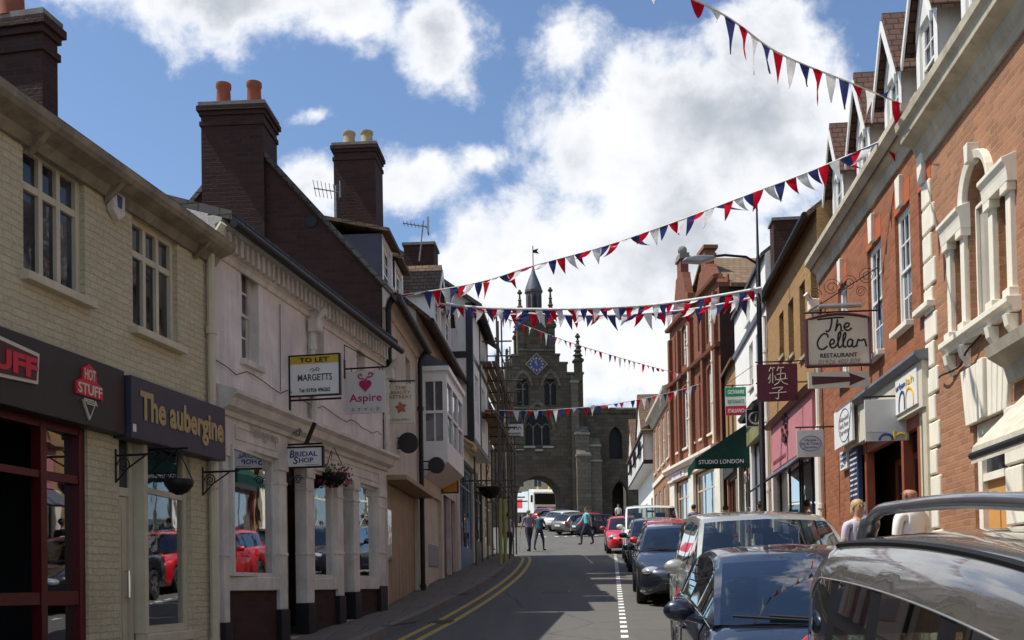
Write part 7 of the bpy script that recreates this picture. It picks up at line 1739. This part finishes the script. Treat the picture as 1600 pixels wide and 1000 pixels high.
MB().prism([(-a, h2 * .22), (a * .42, h2 * .36), (a * .38, h2 * .1), (a, h2 * .5), (a * .38, h2 * .9), (a * .42, h2 * .64), (-a, h2 * .76)], F_, F_ - .004, 'y').build('arrow', BROWNINK, t2)
mb = MB()
for x in (-w2 * .38, w2 * .38): mb.tube([(x, 0, h2), (x, 0, h2 + .06)], .008, 5)
mb.build('hanger', BLACKIRON, t2)
t, w, h, g = signat('hanging_sign', 'plum square sign with two cream Chinese characters', 'sign', 1184, 569, 1246, 627, 20.4, G3, 'r')
board(t, w, h, PLUMSIGN)
K1 = [[(.22, 1.0), (.14, .86)], [(.18, .95), (.40, .97)], [(.28, .95), (.32, .87)], [(.58, 1.0), (.50, .87)], [(.55, .95), (.82, .97)], [(.66, .95), (.70, .87)], [(.20, .78), (.14, .66)], [(.10, .62), (.16, .70), (.18, .58), (.12, .50)], [(.30, .84), (.29, .50)], [(.38, .74), (.45, .62)], [(.48, .76), (.86, .78), (.85, .62)], [(.40, .60), (.96, .63)], [(.66, .88), (.65, .66), (.56, .52), (.36, .44)], [(.66, .60), (.78, .50), (.98, .45)]]
K2 = [[(.26, .34), (.74, .37), (.55, .26)], [(.55, .27), (.54, .06), (.48, .02), (.40, .06)], [(.12, .20), (.90, .22)]]
strokes(t, K1, CREAMSIGN, -w * .27, w * .27, h * .04, h * .93, F_, .0085, 'character'); strokes(t, K2, CREAMSIGN, -w * .27, w * .27, h * .04, h * .93, F_, .0085, 'character')
arm(t, w, h, g, 'r', h + .05); arm(t, w, h, g, 'r', h * .5, drop=False)
t, w, h, g = signat('hanging_sign', 'green white and red banded Italian restaurant sign', 'sign', 1134, 605, 1166, 649, 28.0, G4, 'r')
board(t, w, h, WHITESIGN)
for z0, z1, m_, s, tm in ((.66, 1, GREENINK, 'GIOVANNI', WHITEINK), (.33, .66, WHITESIGN, 'RISTORANTE', GREENINK), (0, .33, REDINK, 'ITALIANO', WHITEINK)):
    MB().box(-w / 2, w / 2, -.024, -.0185, h * z0 + .003, h * z1 - .003).build('band', m_, t); text(t, s, tm, -w * .38, w * .4, h * (z0 + .09), h * (z1 - .10), -.0255, bold=.02)
arm(t, w, h, g, 'r', h + .05); MB().tube([(w / 2 + g, 0, h + .55), (-w / 2, 0, h + .06)], .008, 5).build('stay', BLACKIRON, t)
t, w, h, g = signat('hanging_sign', 'black square sign with a pale ringed letter below the Italian sign', 'sign', 1167, 640, 1195, 666, 26.2, G4, 'r')
board(t, w, h, BLACKSIGN); frame(t, w, h, GREYSIGN, .012)
mb = MB()
for r_ in (.38, .33): mb.tube([(w * r_ * math.cos(a * .2618), F_, h * .5 + h * r_ * math.sin(a * .2618)) for a in range(25)], .008, 5)
mb.build('ring', GREYSIGN, t); text(t, 'i', GREYSIGN, -w * .07, w * .07, h * .28, h * .74, F_, shear=.25, bold=.02); arm(t, w, h, g, 'r', h * .8, drop=False)
t, w, h, g = signat('hanging_sign', 'pale sign with an oval outline hung before the pink fascia', 'sign', 1246, 672, 1287, 714, 17.9, G3, 'r')
board(t, w, h, GREYSIGN); mb = MB(); mb.tube([(w * .4 * math.cos(a * .2618), F_, h * .5 + h * .28 * math.sin(a * .2618)) for a in range(25)], .006, 5); mb.build('oval', BLUEINK, t)
for i, s in enumerate(('Warwick', 'Ink & Toner', 'Services')): text(t, s, BLUEINK, -w * (.22, .35, .24)[i], w * (.22, .35, .24)[i], h * (.58 - .13 * i), h * (.67 - .13 * i), F_)
arm(t, w, h, g, 'r', h + .05)
t, w, h, g = signat('hanging_sign', 'large blank pale panel with half a blue and yellow letter logo at its foot', 'sign', 1353, 624, 1419, 689, 13.9, G2, 'r')
board(t, w, h, GREYSIGN)
strokes(t, [[(0, 0), (.05, .5), (.35, .95), (.75, .9), (.95, .5), (.98, 0)]], BLUEINK, -w * .18, w * .12, .01, h * .16, F_, .018); strokes(t, [[(0, 1.5), (0, .1)], [(0, .5), (.35, .95), (.75, .9), (.95, .5), (.98, 0)]], YELLOWINK, w * .17, w * .45, .01, h * .16, F_, .018)
text(t, 'urbansalon', GREYINK, -w * .47, -w * .02, h * .19, h * .24, F_); arm(t, w, h, g, 'r', h + .04)
# ------------------------------------------------------------ bunting
def bunting(label, P, sag, n, size, seed, group='bunting strings across the street', first=0, tape=.010):
    """P: 3-D waypoints the string is tied at or dips through"""
    rg = random.Random(seed); t = thing('bunting', label, 'bunting', P[0], 0, group); o = Vector(P[0])
    pts = [Vector(q) for q in smooth([tuple(q) for q in P], 14)]
    L = [0]
    for i in range(len(pts) - 1): L.append(L[-1] + (pts[i + 1] - pts[i]).length)
    def at_(s):
        s = max(0, min(L[-1], s))
        for i in range(len(L) - 1):
            if L[i] <= s <= L[i + 1]: return pts[i].lerp(pts[i + 1], (s - L[i]) / max(1e-6, L[i + 1] - L[i]))
        return pts[-1]
    m = MB().tube([p - o for p in pts], tape, 5); m.build('string', TAPE, t)
    mats = (F_RED, F_WHITE, F_BLUE); step = L[-1] / n
    for i in range(n):
        s = (i + .5) * step; a, c = at_(s - size * .42), at_(s + size * .42); d = (c - a); d2 = d.normalized(); side = Vector((0, 0, 1)).cross(d2).normalized() if abs(d2.z) < .95 else Vector((0, 1, 0))
        wind = rg.gauss(-.05, .42); tw = rg.gauss(.3, .7); ln = size * rg.uniform(1.15, 1.65); curl = rg.uniform(-.3, .6)
        mb = MB(); R_ = 5
        for r in range(R_ + 1):
            k = r / R_; wdt = 1 - k * .97; mid = (a + c) / 2 + d * 0 ; ang = tw * k + curl * k * k
            off = Vector((0, 0, -1)) * ln * k * math.cos(min(1.2, abs(wind) * (1 + k))) + (d2 * wind * .9 + side * wind * .8) * ln * k * (.6 + .6 * k)
            dirr = d2 * math.cos(ang) + side * math.sin(ang)
            for q in (-.5, 0, .5): mb.v.append(tuple(mid + off + dirr * d.length * q * wdt + side * (.06 * size * math.sin(k * 5 + i) if q == 0 else 0) - o))
        for r in range(R_):
            for q in (0, 1): j = r * 3 + q; mb.f.append([j, j + 1, j + 4, j + 3]); mb.mi.append(0)
        mb.build('pennant', mats[(i + first) % 3], t, smooth=70, fix=False)
    return t
bunting('bunting string rising out of the picture at top right to the stone cornice', [(-4.55, 4.2, F1.base + F1.Z(200, 262) - .05), at(700, -150, 8.6), at(1090, 2, 10.2), at(1215, 82, 11.4), at(1330, 130, 12.4), at(1432, 172, 13.2)], 0, 50, .26, 3, first=0)
bunting('longest bunting string, swooping from the gabled house to the brick house cornice', [at(592, 465, 20.0), at(690, 452, 19.6), at(760, 438, 19.1), at(830, 416, 18.5), at(940, 386, 17.6), at(1040, 352, 16.9), at(1180, 300, 15.6), at(1280, 262, 14.8), at(1418, 202, 13.6)], 0, 56, .215, 7)
bunting('upper of two nearly level bunting strings over the middle of the street', [at(688, 475, 25.5), at(760, 481, 25), at(870, 483, 24.4), at(1000, 478, 23.6), at(1090, 467, 22.9), at(1190, 450, 22.1)], 0, 50, .25, 12, tape=.03)
bunting('lower of two nearly level bunting strings over the middle of the street', [at(682, 470, 26.6), at(745, 482, 26.4), at(850, 491, 25.8), at(960, 492, 25.2), at(1080, 483, 24.4), at(1190, 462, 23.4)], 0, 46, .27, 15, first=1, tape=.022)
bunting('small far bunting string slanting down past the clock tower to the shaped gables', [at(745, 480, 29), at(830, 512, 31), at(900, 538, 33.5), at(1000, 568, 37), at(1060, 584, 39), at(1106, 598, 40.5)], 0, 44, .22, 21)
bunting('lowest bunting string hanging before the gatehouse window', [at(757, 640, 31.5), at(815, 642, 32.3), at(880, 639, 33.3), at(960, 631, 34.6), at(1040, 615, 36), at(1104, 597, 37.3)], 0, 38, .26, 27)
